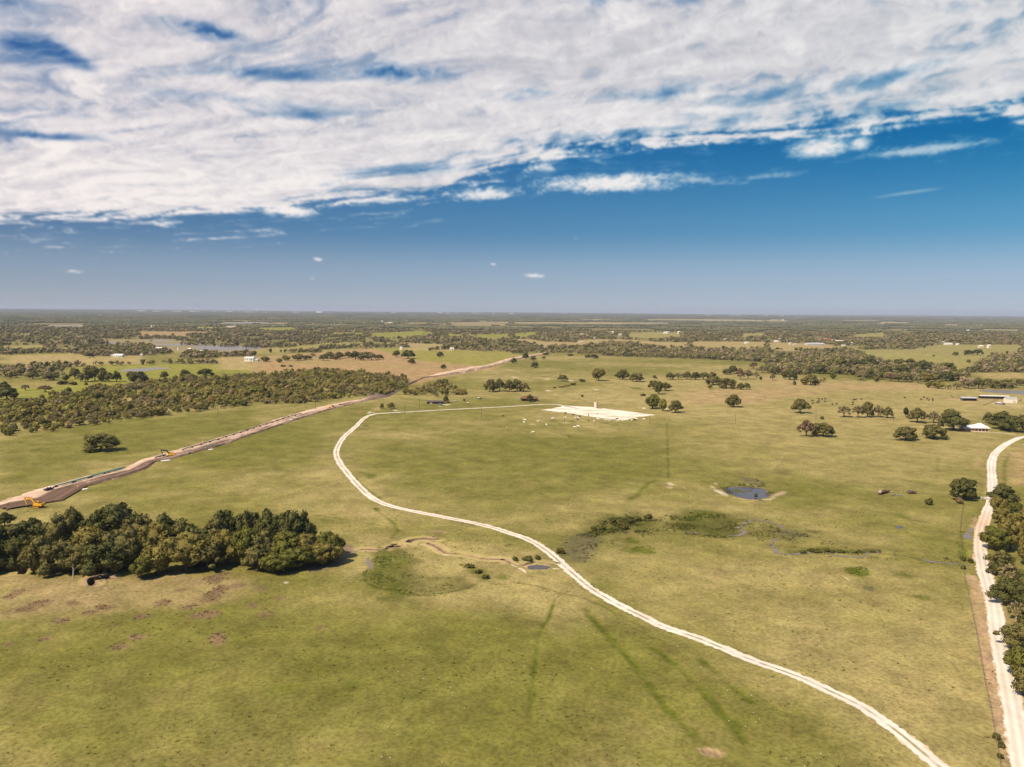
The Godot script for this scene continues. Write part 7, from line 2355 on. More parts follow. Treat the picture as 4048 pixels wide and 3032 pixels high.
func put_fences_and_poles():
	var wood := paint("pole_wood", Color(0.13, 0.10, 0.08), 0.9)
	var post := paint("post_wood", Color(0.24, 0.19, 0.14), 0.9)
	rail_fence("wire_fence", "wire fence on grey posts between the pasture and the gravel road", [238.7, -427, 239.5, -428.5, 206.6, -371.2, 181.7, -323.4, 168.7, -297, 160.4, -279.4, 147.2, -251.9, 136.3, -229.9, 129.4, -216, 122.5, -201.5, 115.3, -187, 109.1, -174.5, 106.6, -169.4], 1.35, 4, 3.6, post)
	rail_fence("wire_fence", "short fence line with pale posts behind the stock pond", [116.9, -504.2, 121, -498.1, 125.4, -495, 130, -493, 134.6, -488.9], 1.3, 3, 7.0, paint("pale_post", Color(0.55, 0.46, 0.33)))
	rail_fence("wire_fence", "fence line running past the old trailers to the corner oak", [200.7, -471.7, 210.5, -467.2, 217.3, -461.1, 225.1, -452.2, 242.3, -450.7], 1.2, 3, 9.0, post)
	for spot in [[-277.7, -771.6, 9.0], [-197.6, -822.5, 9.4], [-28.3, -764.7, 9.0], [47.9, -741.2, 9.0], [122.5, -722.9, 9.6], [201.6, -736, 8.6], [284.4, -763.4, 7.6], [355.9, -760.9, 9.0], [-94.7, -837.4, 9.4], [-102.9, -786.5, 10.4]]:
		var o := thing("utility_pole", "plain wooden utility pole with one crossarm standing in the pasture", "utility pole", Vector3(spot[0], 0, spot[1]), 0.1, "utility poles across the pasture")
		var s := Shape.new()
		s.rod(Vector3(0, -0.5, 0), Vector3(0, spot[2], 0), 0.2, 0.14, 8)
		part("pole", s.mesh(), wood, o)
		var c := Shape.new()
		c.box(Vector3(0, spot[2] - 0.6, 0.18), Vector3(2.2, 0.14, 0.12))
		part("crossarm", c.mesh(), wood, o)
		for x in [-0.95, 0.95]:
			var i := Shape.new()
			i.rod(Vector3(x, spot[2] - 0.53, 0.18), Vector3(x, spot[2] - 0.33, 0.18), 0.06, 0.04, 6)
			part("insulator", i.mesh(), paint("insulator", Color(0.5, 0.5, 0.48), 0.3), o)
	var pale := thing("pale_pole", "slim pale pole standing beside the brown strip", "pole", at(-208.3, -817.1))
	var ps := Shape.new()
	ps.rod(Vector3(0, 0, 0), Vector3(0, 8.2, 0), 0.16, 0.12, 8)
	part("pole", ps.mesh(), paint("pale_post", Color.BLACK), pale)
	# cattle guard and gate on the gravel road
	var steel := paint("gate_white", Color(0.70, 0.66, 0.62), 0.5)
	var guard := thing("cattle_guard", "pale cattle guard crossing the gravel road beside the corner oak", "cattle guard", at(261.1, -440.3))
	for k in 9:
		var b := Shape.new()
		b.rod(Vector3(-2.6, 0.16, -1.2 + k * 0.3), Vector3(2.6, 0.16, -1.2 + k * 0.3), 0.06, 0.06, 6)
		part("bar", b.mesh(), paint("grey_steel", Color.BLACK), guard)
	for x in [-2.9, 2.9]:
		var w := Shape.new()
		w.box(Vector3(x, 0.6, 0), Vector3(0.14, 1.2, 2.6))
		part("wing", w.mesh(), steel, guard)
	var gate := thing("gate", "white pipe gate left of the cattle guard", "gate", at(257.5, -439.4))
	for y in [0.35, 0.7, 1.05, 1.4]:
		var b := Shape.new()
		b.rod(Vector3(-2.2, y, 0), Vector3(2.2, y, 0), 0.07, 0.07, 6)
		part("bar", b.mesh(), steel, gate)
	for x in [-2.35, 2.35]:
		var b := Shape.new()
		b.rod(Vector3(x, 0, 0), Vector3(x, 1.75, 0), 0.14, 0.14, 8)
		part("post", b.mesh(), steel, gate)
	var gp := thing("gate", "small gate across the lane below the two small trees", "gate", at(-107.2, -800.6), 0.9)
	for y in [0.4, 0.8, 1.2]:
		var b := Shape.new()
		b.rod(Vector3(-1.9, y, 0), Vector3(1.9, y, 0), 0.07, 0.07, 6)
		part("bar", b.mesh(), steel, gp)
	for x in [-2.0, 2.0]:
		var b := Shape.new()
		b.rod(Vector3(x, 0, 0), Vector3(x, 1.6, 0), 0.13, 0.13, 8)
		part("post", b.mesh(), steel, gp)
	var bare := thing("wood_post", "bare wooden post at the roadside by a grey-topped tree", "post", at(165.7, -261.7))
	var bs := Shape.new()
	bs.rod(Vector3(0, 0, 0), Vector3(0, 2.2, 0), 0.13, 0.12, 8)
	part("post", bs.mesh(), paint("pale_post", Color.BLACK), bare)
	var mail := thing("marker_post", "white road marker post at the creek crossing", "marker post", at(188.3, -326.5))
	var ms := Shape.new()
	ms.rod(Vector3(0, 0, 0), Vector3(0, 1.5, 0), 0.12, 0.12, 8)
	part("post", ms.mesh(), steel, mail)
	setting("path", sheet([254.8, -412.1, 256.5, -411, 260.5, -410.6, 263.6, -409.7, 265.3, -412.5, 260.5, -413.6, 257, -414.7], 0.05, Color(0.7, 0.62, 0.52)), coloured("caliche"), "short white side drive under the round green tree")


# ------------------------------------------------------------------ cattle
func union(a: float, b: float, k: float) -> float:
	var h := clampf(0.5 + 0.5 * (b - a) / k, 0.0, 1.0)
	return lerpf(b, a, h) - k * h * (1.0 - h)


func cow_mesh(grazing: bool) -> ArrayMesh:
	# bones: from, to, radius, radius; head towards +x, hooves on the ground
	var bones := [
		[Vector3(-0.75, 1.02, 0), Vector3(0.65, 0.98, 0), 0.34, 0.33], [Vector3(-0.2, 0.86, 0), Vector3(0.5, 0.84, 0), 0.33, 0.31],
		[Vector3(-0.85, 1.16, 0), Vector3(0.75, 1.22, 0), 0.20, 0.18],
	]
	var head := Vector3(1.32, 0.22, 0.05) if grazing else Vector3(1.42, 1.42, 0.0)
	var nose := Vector3(1.44, 0.03 + 0.1, 0.06) if grazing else Vector3(1.78, 1.22, 0.0)
	bones.append([Vector3(0.65, 1.12, 0), head, 0.25, 0.13])
	bones.append([head, nose, 0.135, 0.085])
	for z in [-0.2, 0.2]:
		bones.append([head + Vector3(-0.03, 0.07, z * 0.4), head + Vector3(-0.06, 0.12, z * 1.15), 0.05, 0.035])
		bones.append([Vector3(0.58, 0.95, z), Vector3(0.60, 0.50, z * 0.95), 0.16, 0.085])
		bones.append([Vector3(0.60, 0.50, z * 0.95), Vector3(0.58 + z * 0.3, 0.05, z * 0.95), 0.075, 0.065])
		bones.append([Vector3(-0.75, 1.0, z), Vector3(-0.62, 0.66, z), 0.22, 0.12])
		bones.append([Vector3(-0.62, 0.66, z), Vector3(-0.84, 0.42, z), 0.10, 0.075])
		bones.append([Vector3(-0.84, 0.42, z), Vector3(-0.78 - z * 0.3, 0.05, z), 0.07, 0.065])
	bones.append([Vector3(-1.06, 1.2, 0), Vector3(-1.16, 0.6, 0.02), 0.045, 0.04])
	bones.append([Vector3(-0.45, 0.62, 0), Vector3(-0.55, 0.58, 0), 0.13, 0.12])
	return net(bones, Vector3(-1.35, -0.06, -0.5), Vector3(1.95, 1.72, 0.5), 0.055, 0.07)


func net(bones: Array, lo: Vector3, hi: Vector3, cell: float, soft: float) -> ArrayMesh:
	var dim := Vector3i(((hi - lo) / cell).ceil())
	var f := PackedFloat32Array()
	f.resize((dim.x + 1) * (dim.y + 1) * (dim.z + 1))
	var ny := dim.x + 1
	var nz := ny * (dim.y + 1)
	for k in dim.z + 1:
		for j in dim.y + 1:
			for i in dim.x + 1:
				var p := lo + Vector3(i, j, k) * cell
				var d := 9.0
				for b in bones:
					var e: Vector3 = b[1] - b[0]
					var q: Vector3 = p - b[0]
					var t := clampf(q.dot(e) / e.length_squared(), 0.0, 1.0)
					var r := (q - e * t).length() - lerpf(b[2], b[3], t)
					if r < d + soft:
						d = union(d, r, soft) if d < 8.0 else r
				f[i + j * ny + k * nz] = d
	var at_cell := {}
	var pts := PackedVector3Array()
	for k in dim.z:
		for j in dim.y:
			for i in dim.x:
				var o := i + j * ny + k * nz
				var sum := Vector3.ZERO
				var n := 0
				for e in [[0, 0, 0, 1, 0, 0], [0, 0, 0, 0, 1, 0], [0, 0, 0, 0, 0, 1], [1, 0, 0, 1, 1, 0], [1, 0, 0, 1, 0, 1], [0, 1, 0, 1, 1, 0], [0, 1, 0, 0, 1, 1], [0, 0, 1, 1, 0, 1], [0, 0, 1, 0, 1, 1], [1, 1, 0, 1, 1, 1], [1, 0, 1, 1, 1, 1], [0, 1, 1, 1, 1, 1]]:
					var a := f[o + e[0] + e[1] * ny + e[2] * nz]
					var b := f[o + e[3] + e[4] * ny + e[5] * nz]
					if (a < 0.0) != (b < 0.0):
						sum += Vector3(e[0], e[1], e[2]).lerp(Vector3(e[3], e[4], e[5]), a / (a - b))
						n += 1
				if n:
					at_cell[o] = pts.size()
					pts.append(lo + (Vector3(i, j, k) + sum / n) * cell)
	var st := SurfaceTool.new()
	st.begin(Mesh.PRIMITIVE_TRIANGLES)
	st.set_smooth_group(0)
	for p in pts:
		st.add_vertex(p)
	var steps := [1, ny, nz]
	for k in range(1, dim.z):
		for j in range(1, dim.y):
			for i in range(1, dim.x):
				var o := i + j * ny + k * nz
				for axis in 3:
					var a := f[o]
					var b := f[o + steps[axis]]
					if (a < 0.0) == (b < 0.0):
						continue
					var u: int = steps[(axis + 1) % 3]
					var v: int = steps[(axis + 2) % 3]
					var q := [at_cell[o - u - v], at_cell[o - v], at_cell[o], at_cell[o - u]]
					if a < 0.0:
						q.reverse()
					for t in [0, 1, 2, 0, 2, 3]:
						st.add_index(q[t])
	st.generate_normals()
	return st.commit()


func put_cattle():
	rng.seed = 5
	var poses := [cow_mesh(true), cow_mesh(false)]
	var white := paint("white_hide", Color(0.80, 0.74, 0.66), 0.8)
	var black := paint("black_hide", Color(0.022, 0.018, 0.018), 0.7)
	var brown := paint("brown_hide", Color(0.085, 0.042, 0.03), 0.8)
	var grey := paint("grey_hide", Color(0.40, 0.38, 0.33), 0.8)
	var k := 0
	cow(poses[1], 12.1, -746, 2.70, 1.27, white, "white cow with its head up, out on the grass left of the herd", "white cattle beside the caliche pad")
	cow(poses[1], 11, -729.3, 1.94, 1.26, white, "white cow with its head up, out on the grass left of the herd", "white cattle beside the caliche pad")
	cow(poses[1], 23.9, -736.7, 3.46, 1.24, white, "white cow with its head up, out on the grass left of the herd", "white cattle beside the caliche pad")
	cow(poses[1], 30.5, -714.9, 1.88, 1.23, white, "white cow with its head up, out on the grass left of the herd", "white cattle beside the caliche pad")
	cow(poses[0], 17.6, -670.9, 3.31, 1.21, white, "white cow grazing, out on the grass left of the herd", "white cattle beside the caliche pad")
	cow(poses[0], 38.4, -760.1, 3.24, 1.19, white, "white cow grazing, near the pole below the pad", "white cattle beside the caliche pad")
	cow(poses[0], 50.3, -767.5, 0.02, 1.18, white, "white cow grazing, near the pole below the pad", "white cattle beside the caliche pad")
	cow(poses[0], 59.4, -765.2, 1.75, 1.16, white, "white cow grazing, near the pole below the pad", "white cattle beside the caliche pad")
	cow(poses[0], 62.4, -765.9, -0.12, 1.14, white, "white cow grazing, near the pole below the pad", "white cattle beside the caliche pad")
	cow(poses[0], 54.5, -703.6, -0.19, 1.13, white, "white cow grazing, near the pole below the pad", "white cattle beside the caliche pad")
	cow(poses[0], 57.6, -707.1, -0.27, 1.31, white, "white cow grazing, near the pole below the pad", "white cattle beside the caliche pad")
	cow(poses[0], 74.8, -741.7, 1.62, 1.30, white, "white cow grazing, in the bunch at the pad's lower corner", "white cattle beside the caliche pad")
	cow(poses[1], 80.2, -757, 2.73, 1.28, white, "white cow with its head up, in the bunch at the pad's lower corner", "white cattle beside the caliche pad")
	cow(poses[1], 86.5, -748.7, 3.55, 1.26, white, "white cow with its head up, in the bunch at the pad's lower corner", "white cattle beside the caliche pad")
	cow(poses[1], 89.2, -746.7, 3.48, 1.25, white, "white cow with its head up, in the bunch at the pad's lower corner", "white cattle beside the caliche pad")
	cow(poses[1], 91.3, -757.1, 3.41, 1.23, white, "white cow with its head up, in the bunch at the pad's lower corner", "white cattle beside the caliche pad")
	cow(poses[0], 93.4, -755.6, 3.34, 1.21, white, "white cow grazing, in the bunch at the pad's lower corner", "white cattle beside the caliche pad")
	cow(poses[0], 97.6, -747.2, 3.26, 1.20, white, "white cow grazing, in the bunch at the pad's lower corner", "white cattle beside the caliche pad")
	cow(poses[0], 100.2, -753.8, 3.19, 1.18, white, "white cow grazing, in the bunch at the pad's lower corner", "white cattle beside the caliche pad")
	cow(poses[0], 110.6, -751.2, 1.76, 1.17, white, "white cow grazing, at the pad's right end", "white cattle beside the caliche pad")
	cow(poses[0], 116.2, -760.8, -0.10, 1.15, white, "white cow grazing, at the pad's right end", "white cattle beside the caliche pad")
	cow(poses[0], 122.6, -757.8, -0.17, 1.13, white, "white cow grazing, at the pad's right end", "white cattle beside the caliche pad")
	cow(poses[0], 136.2, -841.6, -0.24, 1.32, white, "white cow grazing, at the pad's right end", "white cattle beside the caliche pad")
	cow(poses[0], 159.5, -840.5, 1.63, 1.30, white, "white cow grazing, at the pad's right end", "white cattle beside the caliche pad")
	cow(poses[0], -8.3, -775.4, 2.47, 1.15, brown, "dark brown cow alone at the lane side of the pasture")
	cow(poses[1], -3.8, -694.4, 1.96, 1.15, grey, "grey cow with a dark shadowed side, alone nearest the lane bend")
	cow(poses[0], 2.6, -886.8, 1.45, 0.75, grey, "small grey calf by the lane near the rusty barn")
	cow(poses[1], 27.4, -766.1, 0.94, 0.75, grey, "thin grey calf lying left of the white herd")
	cow(poses[0], 52.6, -800.5, 0.43, 1.15, black, "dark cow beside a pole at the pad edge")
	cow(poses[1], 59.2, -789.4, 6.20, 1.15, brown, "brown cow walking at the pad edge")
	cow(poses[0], 64.5, -775.7, 5.70, 1.15, black, "black cow behind two white ones")
	cow(poses[1], 60.8, -753.2, 5.19, 1.15, black, "black cow with its head low below two white ones")
	cow(poses[0], 73.7, -786.1, 4.68, 1.15, brown, "brown cow standing on the pad's near rim")
	cow(poses[1], 70.5, -751, 4.17, 0.75, brown, "small dark calf alone below the pad")
	cow(poses[0], 84, -800, 3.66, 0.75, black, "small dark calf standing on the white pad")
	cow(poses[1], 98.2, -760.3, 3.15, 1.15, brown, "reddish brown cow among white ones on the pad rim")
	cow(poses[0], 114, -754.6, 2.64, 1.15, black, "black cow touching a white one at the pad's right end")
	cow(poses[0], 343.7, -934.9, 3.41, 1.25, black, "black cow in the black herd behind the row of five oaks", "black herd behind the row of five oaks")
	cow(poses[1], 332.7, -904, 0.21, 1.25, black, "black cow in the black herd behind the row of five oaks", "black herd behind the row of five oaks")
	cow(poses[0], 357.9, -953.7, 0.14, 1.25, black, "black cow in the black herd behind the row of five oaks", "black herd behind the row of five oaks")
	cow(poses[1], 341.4, -912.8, 3.22, 1.25, black, "black cow in the black herd behind the row of five oaks", "black herd behind the row of five oaks")
	cow(poses[0], 348, -927.7, 0.02, 1.25, black, "black cow in the black herd behind the row of five oaks", "black herd behind the row of five oaks")
	cow(poses[1], 361.2, -952.6, 0.75, 1.25, black, "black cow in the black herd behind the row of five oaks", "black herd behind the row of five oaks")
	cow(poses[0], 354.3, -925.7, 3.83, 1.25, black, "black cow in the black herd behind the row of five oaks", "black herd behind the row of five oaks")
	cow(poses[1], 365.3, -954.2, 0.62, 1.25, black, "black cow in the black herd behind the row of five oaks", "black herd behind the row of five oaks")
	cow(poses[0], 351.5, -897.1, 0.56, 1.25, black, "black cow in the black herd behind the row of five oaks", "black herd behind the row of five oaks")
	cow(poses[1], 359.4, -904.6, 3.63, 1.25, black, "black cow in the black herd behind the row of five oaks", "black herd behind the row of five oaks")
	cow(poses[0], 382.6, -918, 0.43, 1.25, black, "black cow in the black herd behind the row of five oaks", "black herd behind the row of five oaks")
	cow(poses[1], 373.2, -895.2, 0.36, 1.25, black, "black cow in the black herd behind the row of five oaks", "black herd behind the row of five oaks")
	cow(poses[0], 395.3, -946.1, 3.44, 1.25, black, "black cow in the black herd behind the row of five oaks", "black herd behind the row of five oaks")
	cow(poses[1], 398.9, -948.9, 0.23, 1.25, black, "black cow in the black herd behind the row of five oaks", "black herd behind the row of five oaks")
	cow(poses[0], 407, -953.3, 0.17, 1.25, black, "black cow in the black herd behind the row of five oaks", "black herd behind the row of five oaks")
	cow(poses[1], 468.1, -974.8, 3.24, 1.25, black, "black cow in the small black herd left of the farmyard pens", "small black herd left of the farmyard pens")
	cow(poses[0], 478.5, -957.1, 0.04, 1.25, black, "black cow in the small black herd left of the farmyard pens", "small black herd left of the farmyard pens")
	cow(poses[1], 495.2, -983.5, 0.77, 1.25, black, "black cow in the small black herd left of the farmyard pens", "small black herd left of the farmyard pens")
	cow(poses[0], 489.4, -964.4, 3.85, 1.25, black, "black cow in the small black herd left of the farmyard pens", "small black herd left of the farmyard pens")
	cow(poses[1], 483.5, -948.5, 0.64, 1.25, black, "black cow in the small black herd left of the farmyard pens", "small black herd left of the farmyard pens")
	cow(poses[0], 494.9, -962.2, 0.58, 1.25, black, "black cow in the small black herd left of the farmyard pens", "small black herd left of the farmyard pens")
	cow(poses[1], 486.8, -946.2, 3.65, 1.25, black, "black cow in the small black herd left of the farmyard pens", "small black herd left of the farmyard pens")


func cow(pose: Mesh, x: float, z: float, turn: float, size: float, hide: Material, label: String, group := ""):
	var o := MeshInstance3D.new()
	o.name = numbered("cow")
	o.mesh = pose
	o.material_override = hide
	add_child(o)
	o.position = Vector3(x, 0, z)
	o.rotation.y = turn
	o.scale = Vector3.ONE * size
	tag(o, label, "cow", group)


# ------------------------------------------------------------------ far buildings
func far_house(x: float, z: float, long: float, deep: float, wall: float, roof: float, turn: float, wall_c: Color, roof_c: Color, called: String, category: String, label: String):
	var o := thing(called, label, category, Vector3(x, rise(x, -z), z), turn)
	gable(o, long, deep, wall, roof, 0.4, paint("far_wall_" + wall_c.to_html(), wall_c, 0.85), paint("far_roof_" + roof_c.to_html(), roof_c, 0.6))
	var glass := paint("window_glass", Color.BLACK)
	var n := clampi(int(long / 4.0), 2, 8)
	for k in n:
		opening("window", o, -long * 0.5 + long * (k + 0.5) / n, wall * 0.55, deep / 2.0 + 0.02, minf(1.4, long / n * 0.5), wall * 0.4, glass, null)
	opening("door", o, long * 0.5 - long * 0.5 / n - 1.6, wall * 0.38, deep / 2.0 + 0.02, minf(1.2, long / n * 0.4), wall * 0.74, paint("far_door", Color(0.10, 0.08, 0.06)), null)


func put_far_buildings():
	var W := Color(0.80, 0.78, 0.74)
	var C := Color(0.62, 0.55, 0.44)
	var G := Color(0.48, 0.49, 0.52)
	var R := Color(0.34, 0.13, 0.09)
	far_house(-808.5, -1689, 17.1, 16, 3.6, 2.6, 0.08, W, W, "farmhouse", "house", "long white farmhouse with a pale roof on the straw field")
	far_house(-821.9, -1695.8, 9.6, 10, 3, 1.5, 0.0, C, G, "outbuilding", "shed", "grey outbuilding at the left end of the long white farmhouse")
	far_house(-851.9, -1985.3, 14.5, 14, 4.5, 2.2, 0, W, W, "farmhouse", "house", "white barn-like house above a hedge near the far silo")
	far_house(-874.1, -2005.7, 4.5, 8, 3, 1, 0, W, W, "outbuilding", "shed", "tiny white shed left of the barn-like house")
	far_house(-783, -1996.6, 6.7, 8, 3, 1.5, 0, R, W, "outbuilding", "shed", "small red shed with a white roof by the far silo")
	far_house(-720, -1909.7, 8.1, 9, 3, 1, 0, C, C, "outbuilding", "shed", "tan shed below the far reservoir")
	far_house(-781.1, -1732.4, 3.4, 7, 3, 1, 0, W, W, "outbuilding", "shed", "tiny white shed right of the long white farmhouse")
	far_house(-505.2, -1582.3, 17.4, 14, 6.5, 2.0, -0.1, W, W, "metal_barn", "barn", "white metal barn on the straw field left of the brown one")
	far_house(-489.7, -1576.9, 5.3, 9, 3.5, 1.5, -0.1, W, G, "outbuilding", "shed", "low grey-roofed shed at the right end of the white metal barn")
	far_house(-1917.9, -4394.8, 16, 16, 7, 2, 0, W, W, "farmhouse", "house", "lone white house in the far left woods")
	far_house(-1538.2, -4512.2, 48.2, 18, 5, 2, 0, C, C, "farmhouse", "house", "long tan house in a clearing above the far lake arm")
	far_house(-1542, -4576.2, 5.1, 8, 16, 1, 0, C, C, "outbuilding", "shed", "tall narrow tan shed at the end of the far tan house")
	far_house(-1254.9, -2436.6, 15.1, 12, 3, 1.5, 0, C, W, "farmhouse", "house", "pale house half hidden left of the reservoir arm")
	far_house(-855.6, -2538.5, 17.8, 12, 4, 1.5, 0, W, C, "farmhouse", "house", "pale house above the reservoir's right end")
	far_house(-5494.1, -10977.4, 46.2, 40, 10, 3, 0, C, R, "farmhouse", "house", "red-roofed far house in the left forest")
	far_house(-9467.5, -22444.8, 62.9, 30, 10, 3, 0, W, W, "farmhouse", "house", "white speck of a house in the left forest")
	far_house(-153.8, -2093, 10, 10, 4.5, 1.5, 0.05, W, W, "trailer_home", "house", "white trailer home before the wood above the green field")
	far_house(-294.4, -2366.3, 10, 9, 3, 1.5, 0, W, R, "farmhouse", "house", "low house at the end of the long dark hedge")
	far_house(-1005.3, -6361.5, 10.7, 14, 16, 2, 0, W, W, "farmhouse", "house", "small bright white house in the far middle woods")
	far_house(-920.9, -6225.8, 34.9, 20, 7, 2, 0, C, W, "farmhouse", "house", "wide pale-roofed house in the far middle woods")
	far_house(-1052.3, -5830.4, 11.5, 12, 8, 2, 0, W, W, "farmhouse", "house", "tiny white house left of two others in the far middle woods")
	far_house(-5198, -17391.6, 24.4, 30, 16, 2, 0, W, W, "farmhouse", "house", "white speck of a house below the skyline water tower")
	far_house(-450.1, -19867.9, 33.4, 30, 14, 2, 0, W, W, "farmhouse", "house", "white speck of a house right of the skyline town")
	far_house(709.1, -3828.4, 11.8, 14, 7, 2.5, 0, W, W, "farmhouse", "house", "white house left of a close pair on the green clearing")
	far_house(730, -3873.7, 12, 14, 8, 2.5, 0.3, W, G, "farmhouse", "house", "white house right of a close pair on the green clearing")
	far_house(784.8, -3889.1, 9.8, 14, 8, 2.5, 0, W, W, "farmhouse", "house", "bright white house at the right edge of the green clearing")
	far_house(799.9, -3893.4, 14.2, 14, 5, 2, 0, C, C, "farmhouse", "house", "tan house beside the bright white one at the clearing edge")
	far_house(294.3, -3499.1, 15.7, 14, 4, 3, 0, C, C, "farmhouse", "house", "tan-roofed house in the woods past the hay field")
	far_house(302.3, -3086.1, 14.7, 14, 3, 2.5, 0, C, G, "farmhouse", "house", "grey-roofed house with a lawn past the hay field")
	far_house(462.4, -3798.4, 6.4, 14, 9, 2, 0, W, W, "farmhouse", "house", "small white house behind the tan-roofed one")
	far_house(448.3, -3424.4, 11.5, 12, 8, 2, 0, C, C, "farmhouse", "house", "tall tan house at the middle of the far woods")
	far_house(786.8, -3019.2, 20.4, 16, 3.5, 2, 0, C, G, "farmhouse", "house", "low wide grey-roofed house under the radio mast")
	far_house(819.7, -3026.4, 4.3, 8, 4, 1, 0, W, W, "outbuilding", "shed", "tiny white shed right of the house under the mast")
	far_house(765.3, -2691.5, 12.1, 10, 4, 1.5, 0, W, W, "trailer_home", "house", "white trailer home on the straw field right of the mast")
	far_house(220, -2641.7, 13.4, 14, 3, 1, 0, C, C, "outbuilding", "shed", "low tan shed on the pale bare field")
	far_house(1278.1, -3946.7, 16.6, 14, 6, 2, 0, W, W, "farmhouse", "house", "white house at the wood edge above two others, far right")
	far_house(913.9, -2842.3, 18.4, 14, 4, 2, 0, W, W, "farmhouse", "house", "wide white house on the straw field, left of a green tree")
	far_house(1008.6, -3117.5, 11.4, 12, 4, 1.5, 0, W, G, "farmhouse", "house", "grey-topped house just behind the wide white one")
	far_house(960.9, -2895.1, 10.6, 14, 5, 2.2, 0, W, W, "farmhouse", "house", "white house right of the green tree on the straw field")
	far_house(887.8, -2586, 10.9, 10, 3, 1.5, 0, C, G, "outbuilding", "shed", "dark-fronted shed below the dense green trees")
	far_house(890.8, -2640.5, 4.5, 8, 5, 1, 0, W, W, "outbuilding", "shed", "tiny white shed left of the dark-fronted one")
	far_house(960.3, -2617.3, 55.2, 30, 4.5, 2.5, 0.05, G, G, "greenhouse", "greenhouse", "very large grey-roofed building among far trees")
	far_house(1165.2, -3077.3, 41.5, 20, 4, 3, 0.05, R, R, "long_barn", "barn", "long brick-red roofed barn behind the large grey building")
	far_house(1153.2, -2957.3, 11.6, 14, 5, 2, 0, R, W, "farmhouse", "house", "red house with a white roof right of the red barn")
	far_house(1162.7, -2925.8, 24.7, 14, 4.5, 1.5, 0, W, W, "farmhouse", "house", "long white house right of the red one")
	far_house(1121.3, -2741.4, 4.6, 8, 4, 1, 0, W, W, "outbuilding", "shed", "tiny white shed left of a small house in the right woods")
	far_house(1117.6, -2711.8, 6.9, 10, 4.5, 2, 0, W, G, "farmhouse", "house", "small white house at the corner of the far green field")
	far_house(1025.7, -2550.9, 12.9, 9, 2.5, 1, 0, W, W, "outbuilding", "shed", "low white sheds before the far wood")
	far_house(1280, -3041.8, 12.8, 12, 4, 1.5, 0, W, W, "farmhouse", "house", "white house half hidden in the right woods")
	far_house(1310.2, -2739.1, 14.6, 14, 4, 2.5, 0.4, W, W, "farmhouse", "house", "white gabled house above the far green field")
	far_house(1444.2, -2726.6, 24.5, 14, 4.5, 1.5, -0.1, W, W, "farmhouse", "house", "long white house at the top right of the green field")
	far_house(1516.2, -2900.2, 6.5, 10, 4, 1, 0, W, W, "outbuilding", "shed", "white shed behind the long white house at the top right")
	far_house(1467.9, -2712.3, 7.6, 9, 3.5, 1.5, 0.3, W, W, "outbuilding", "shed", "white shed right of the long white house at the top right")
	far_house(1426.7, -2507, 12.7, 12, 5, 2, 0, C, W, "farmhouse", "house", "pale house with a white roof at the far right")
	far_house(1438.9, -2485.4, 6.3, 10, 8, 2, 0, W, W, "farmhouse", "house", "tall white house right of the pale one at the far right")
	far_house(2622.1, -4747.8, 16, 20, 9, 3, 0, W, W, "farmhouse", "house", "bright white far house deep in the right woods")
	far_house(2654.1, -4757.5, 33.4, 14, 4, 1.5, 0, W, C, "farmhouse", "house", "low pale house beside the bright white far one")
	far_house(3734.2, -11389.3, 16, 30, 14, 2, 0, W, W, "farmhouse", "house", "white speck of a house on the pale far field")
	far_house(1746.6, -3668.8, 17.5, 12, 4, 2, 0, R, C, "farmhouse", "house", "brownish roofed house deep in the right woods")
	# mast with stays
	var mast := thing("radio_mast", "tall thin lattice radio mast rising from the far woods", "radio mast", at(999.7, -3990.6), 0.0)
	var high := 62.8
	var ms := Shape.new()
	for k in 3:
		var a := k * TAU / 3.0
		ms.rod(Vector3(cos(a), 0, sin(a)) * 0.9, Vector3(cos(a), high / 0.9, sin(a)) * 0.9, 0.16, 0.16, 5)
	part("leg", ms.mesh(), paint("mast_steel", Color(0.50, 0.48, 0.46), 0.5), mast)
	var bs := Shape.new()
	for i in int(high / 2.0):
		for k in 3:
			var a := k * TAU / 3.0
			var b := (k + 1) * TAU / 3.0
			bs.rod(Vector3(cos(a) * 0.9, i * 2.0, sin(a) * 0.9), Vector3(cos(b) * 0.9, i * 2.0 + 2.0, sin(b) * 0.9), 0.07, 0.07, 4, false)
	part("brace", bs.mesh(), paint("mast_steel", Color.BLACK), mast)
	for k in 3:
		var a := k * TAU / 3.0 + 0.5
		for f in [0.5, 0.95]:
			var g := Shape.new()
			g.rod(Vector3(0, high * f, 0), Vector3(cos(a) * high * 0.6, 0, sin(a) * high * 0.6), 0.03, 0.03, 4, false)
			part("stay", g.mesh(), paint("mast_steel", Color.BLACK), mast)
	water_tower(-6350.0, -20500.0, 95.0, 20.0, "white water tower standing highest on the skyline")
	water_tower(-3750.0, -20800.0, 78.0, 14.0, "small white water tower right of the skyline town block")
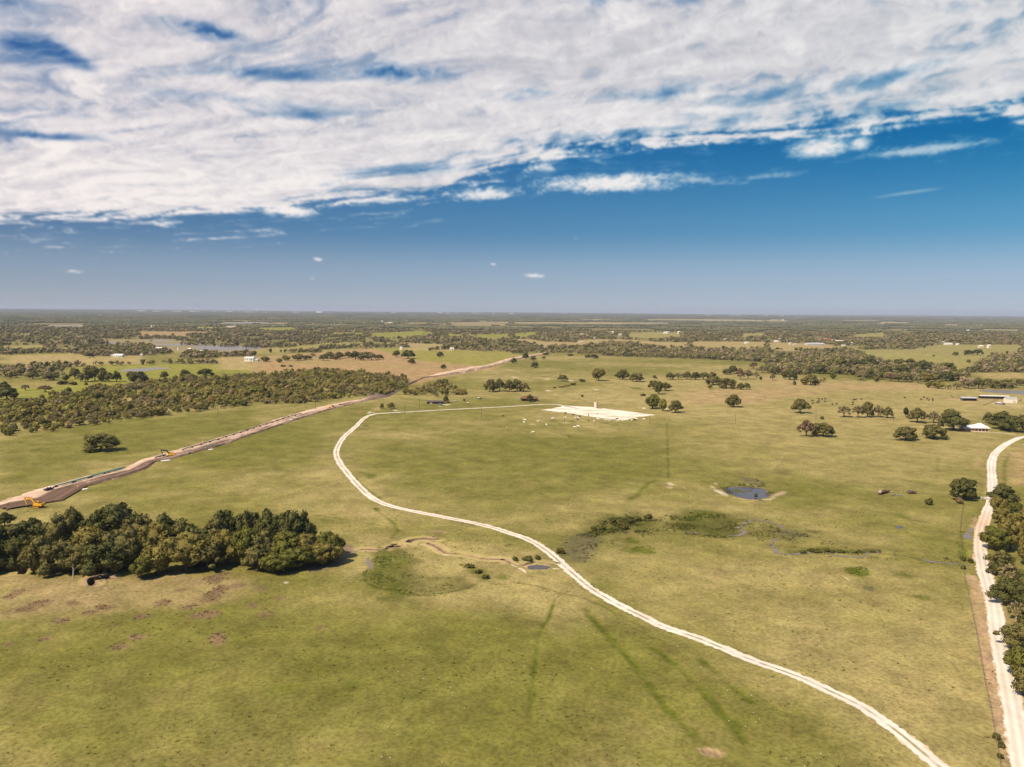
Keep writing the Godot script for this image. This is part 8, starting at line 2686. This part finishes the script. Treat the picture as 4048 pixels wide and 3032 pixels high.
	silo(-793.9, -1953.9, 8.5, 1.7, "white silo standing beside the far reservoir")
	silo(-283.7, -2090.5, 8.0, 2.2, "left of two white tanks on a far pale pad")
	silo(-280.2, -2091.1, 6.5, 2.2, "right of two white tanks on a far pale pad")
	# town on the skyline
	rng.seed = 404
	for i in 34:
		var x := lerpf(-9800.0, 300.0, rng.randf()) if i < 26 else lerpf(300.0, 9000.0, rng.randf())
		var z := -20600.0 - rng.randf() * 1500.0
		far_house(x, z, rng.randf_range(50, 190), rng.randf_range(30, 70), rng.randf_range(9, 26), 1.5, rng.randf_range(-0.3, 0.3), [W, C, W][i % 3], [W, W, G][i % 3], "town_building", "building", "pale flat building in the town strung along the skyline")
		get_child(-1).set_meta("group", "town along the skyline")
	far_house(-4780.0, -20400.0, 130, 60, 46, 2.0, 0.0, W, W, "town_block", "building", "large white block in the skyline town, left of the dark one")
	far_house(-4600.0, -20450.0, 190, 60, 50, 2.0, 0.0, Color(0.20, 0.21, 0.24), G, "town_block", "building", "large dark block in the skyline town, right of the white one")


func water_tower(x: float, z: float, high: float, wide: float, label: String):
	var o := thing("water_tower", label, "water tower", Vector3(x, rise(x, -z), z))
	var white := paint("tower_white", Color(0.85, 0.83, 0.80), 0.5)
	var s := Shape.new()
	s.rod(Vector3.ZERO, Vector3(0, high * 0.7, 0), wide * 0.28, wide * 0.24, 16)
	part("stem", s.mesh(), white, o)
	var t := Shape.new()
	t.lump(Vector3(0, high * 0.84, 0), Vector3(wide * 0.55, high * 0.18, wide * 0.55), 8, 18)
	part("tank", t.mesh(), white, o)


func silo(x: float, z: float, high: float, r: float, label: String):
	var o := thing("silo", label, "silo", Vector3(x, 0, z))
	var white := paint("tower_white", Color.WHITE)
	var s := Shape.new()
	s.rod(Vector3.ZERO, Vector3(0, high, 0), r, r, 18)
	part("shell", s.mesh(), white, o)
	var t := Shape.new()
	t.rod(Vector3(0, high, 0), Vector3(0, high + r * 0.7, 0), r * 1.05, 0.1, 18)
	part("roof", t.mesh(), white, o)
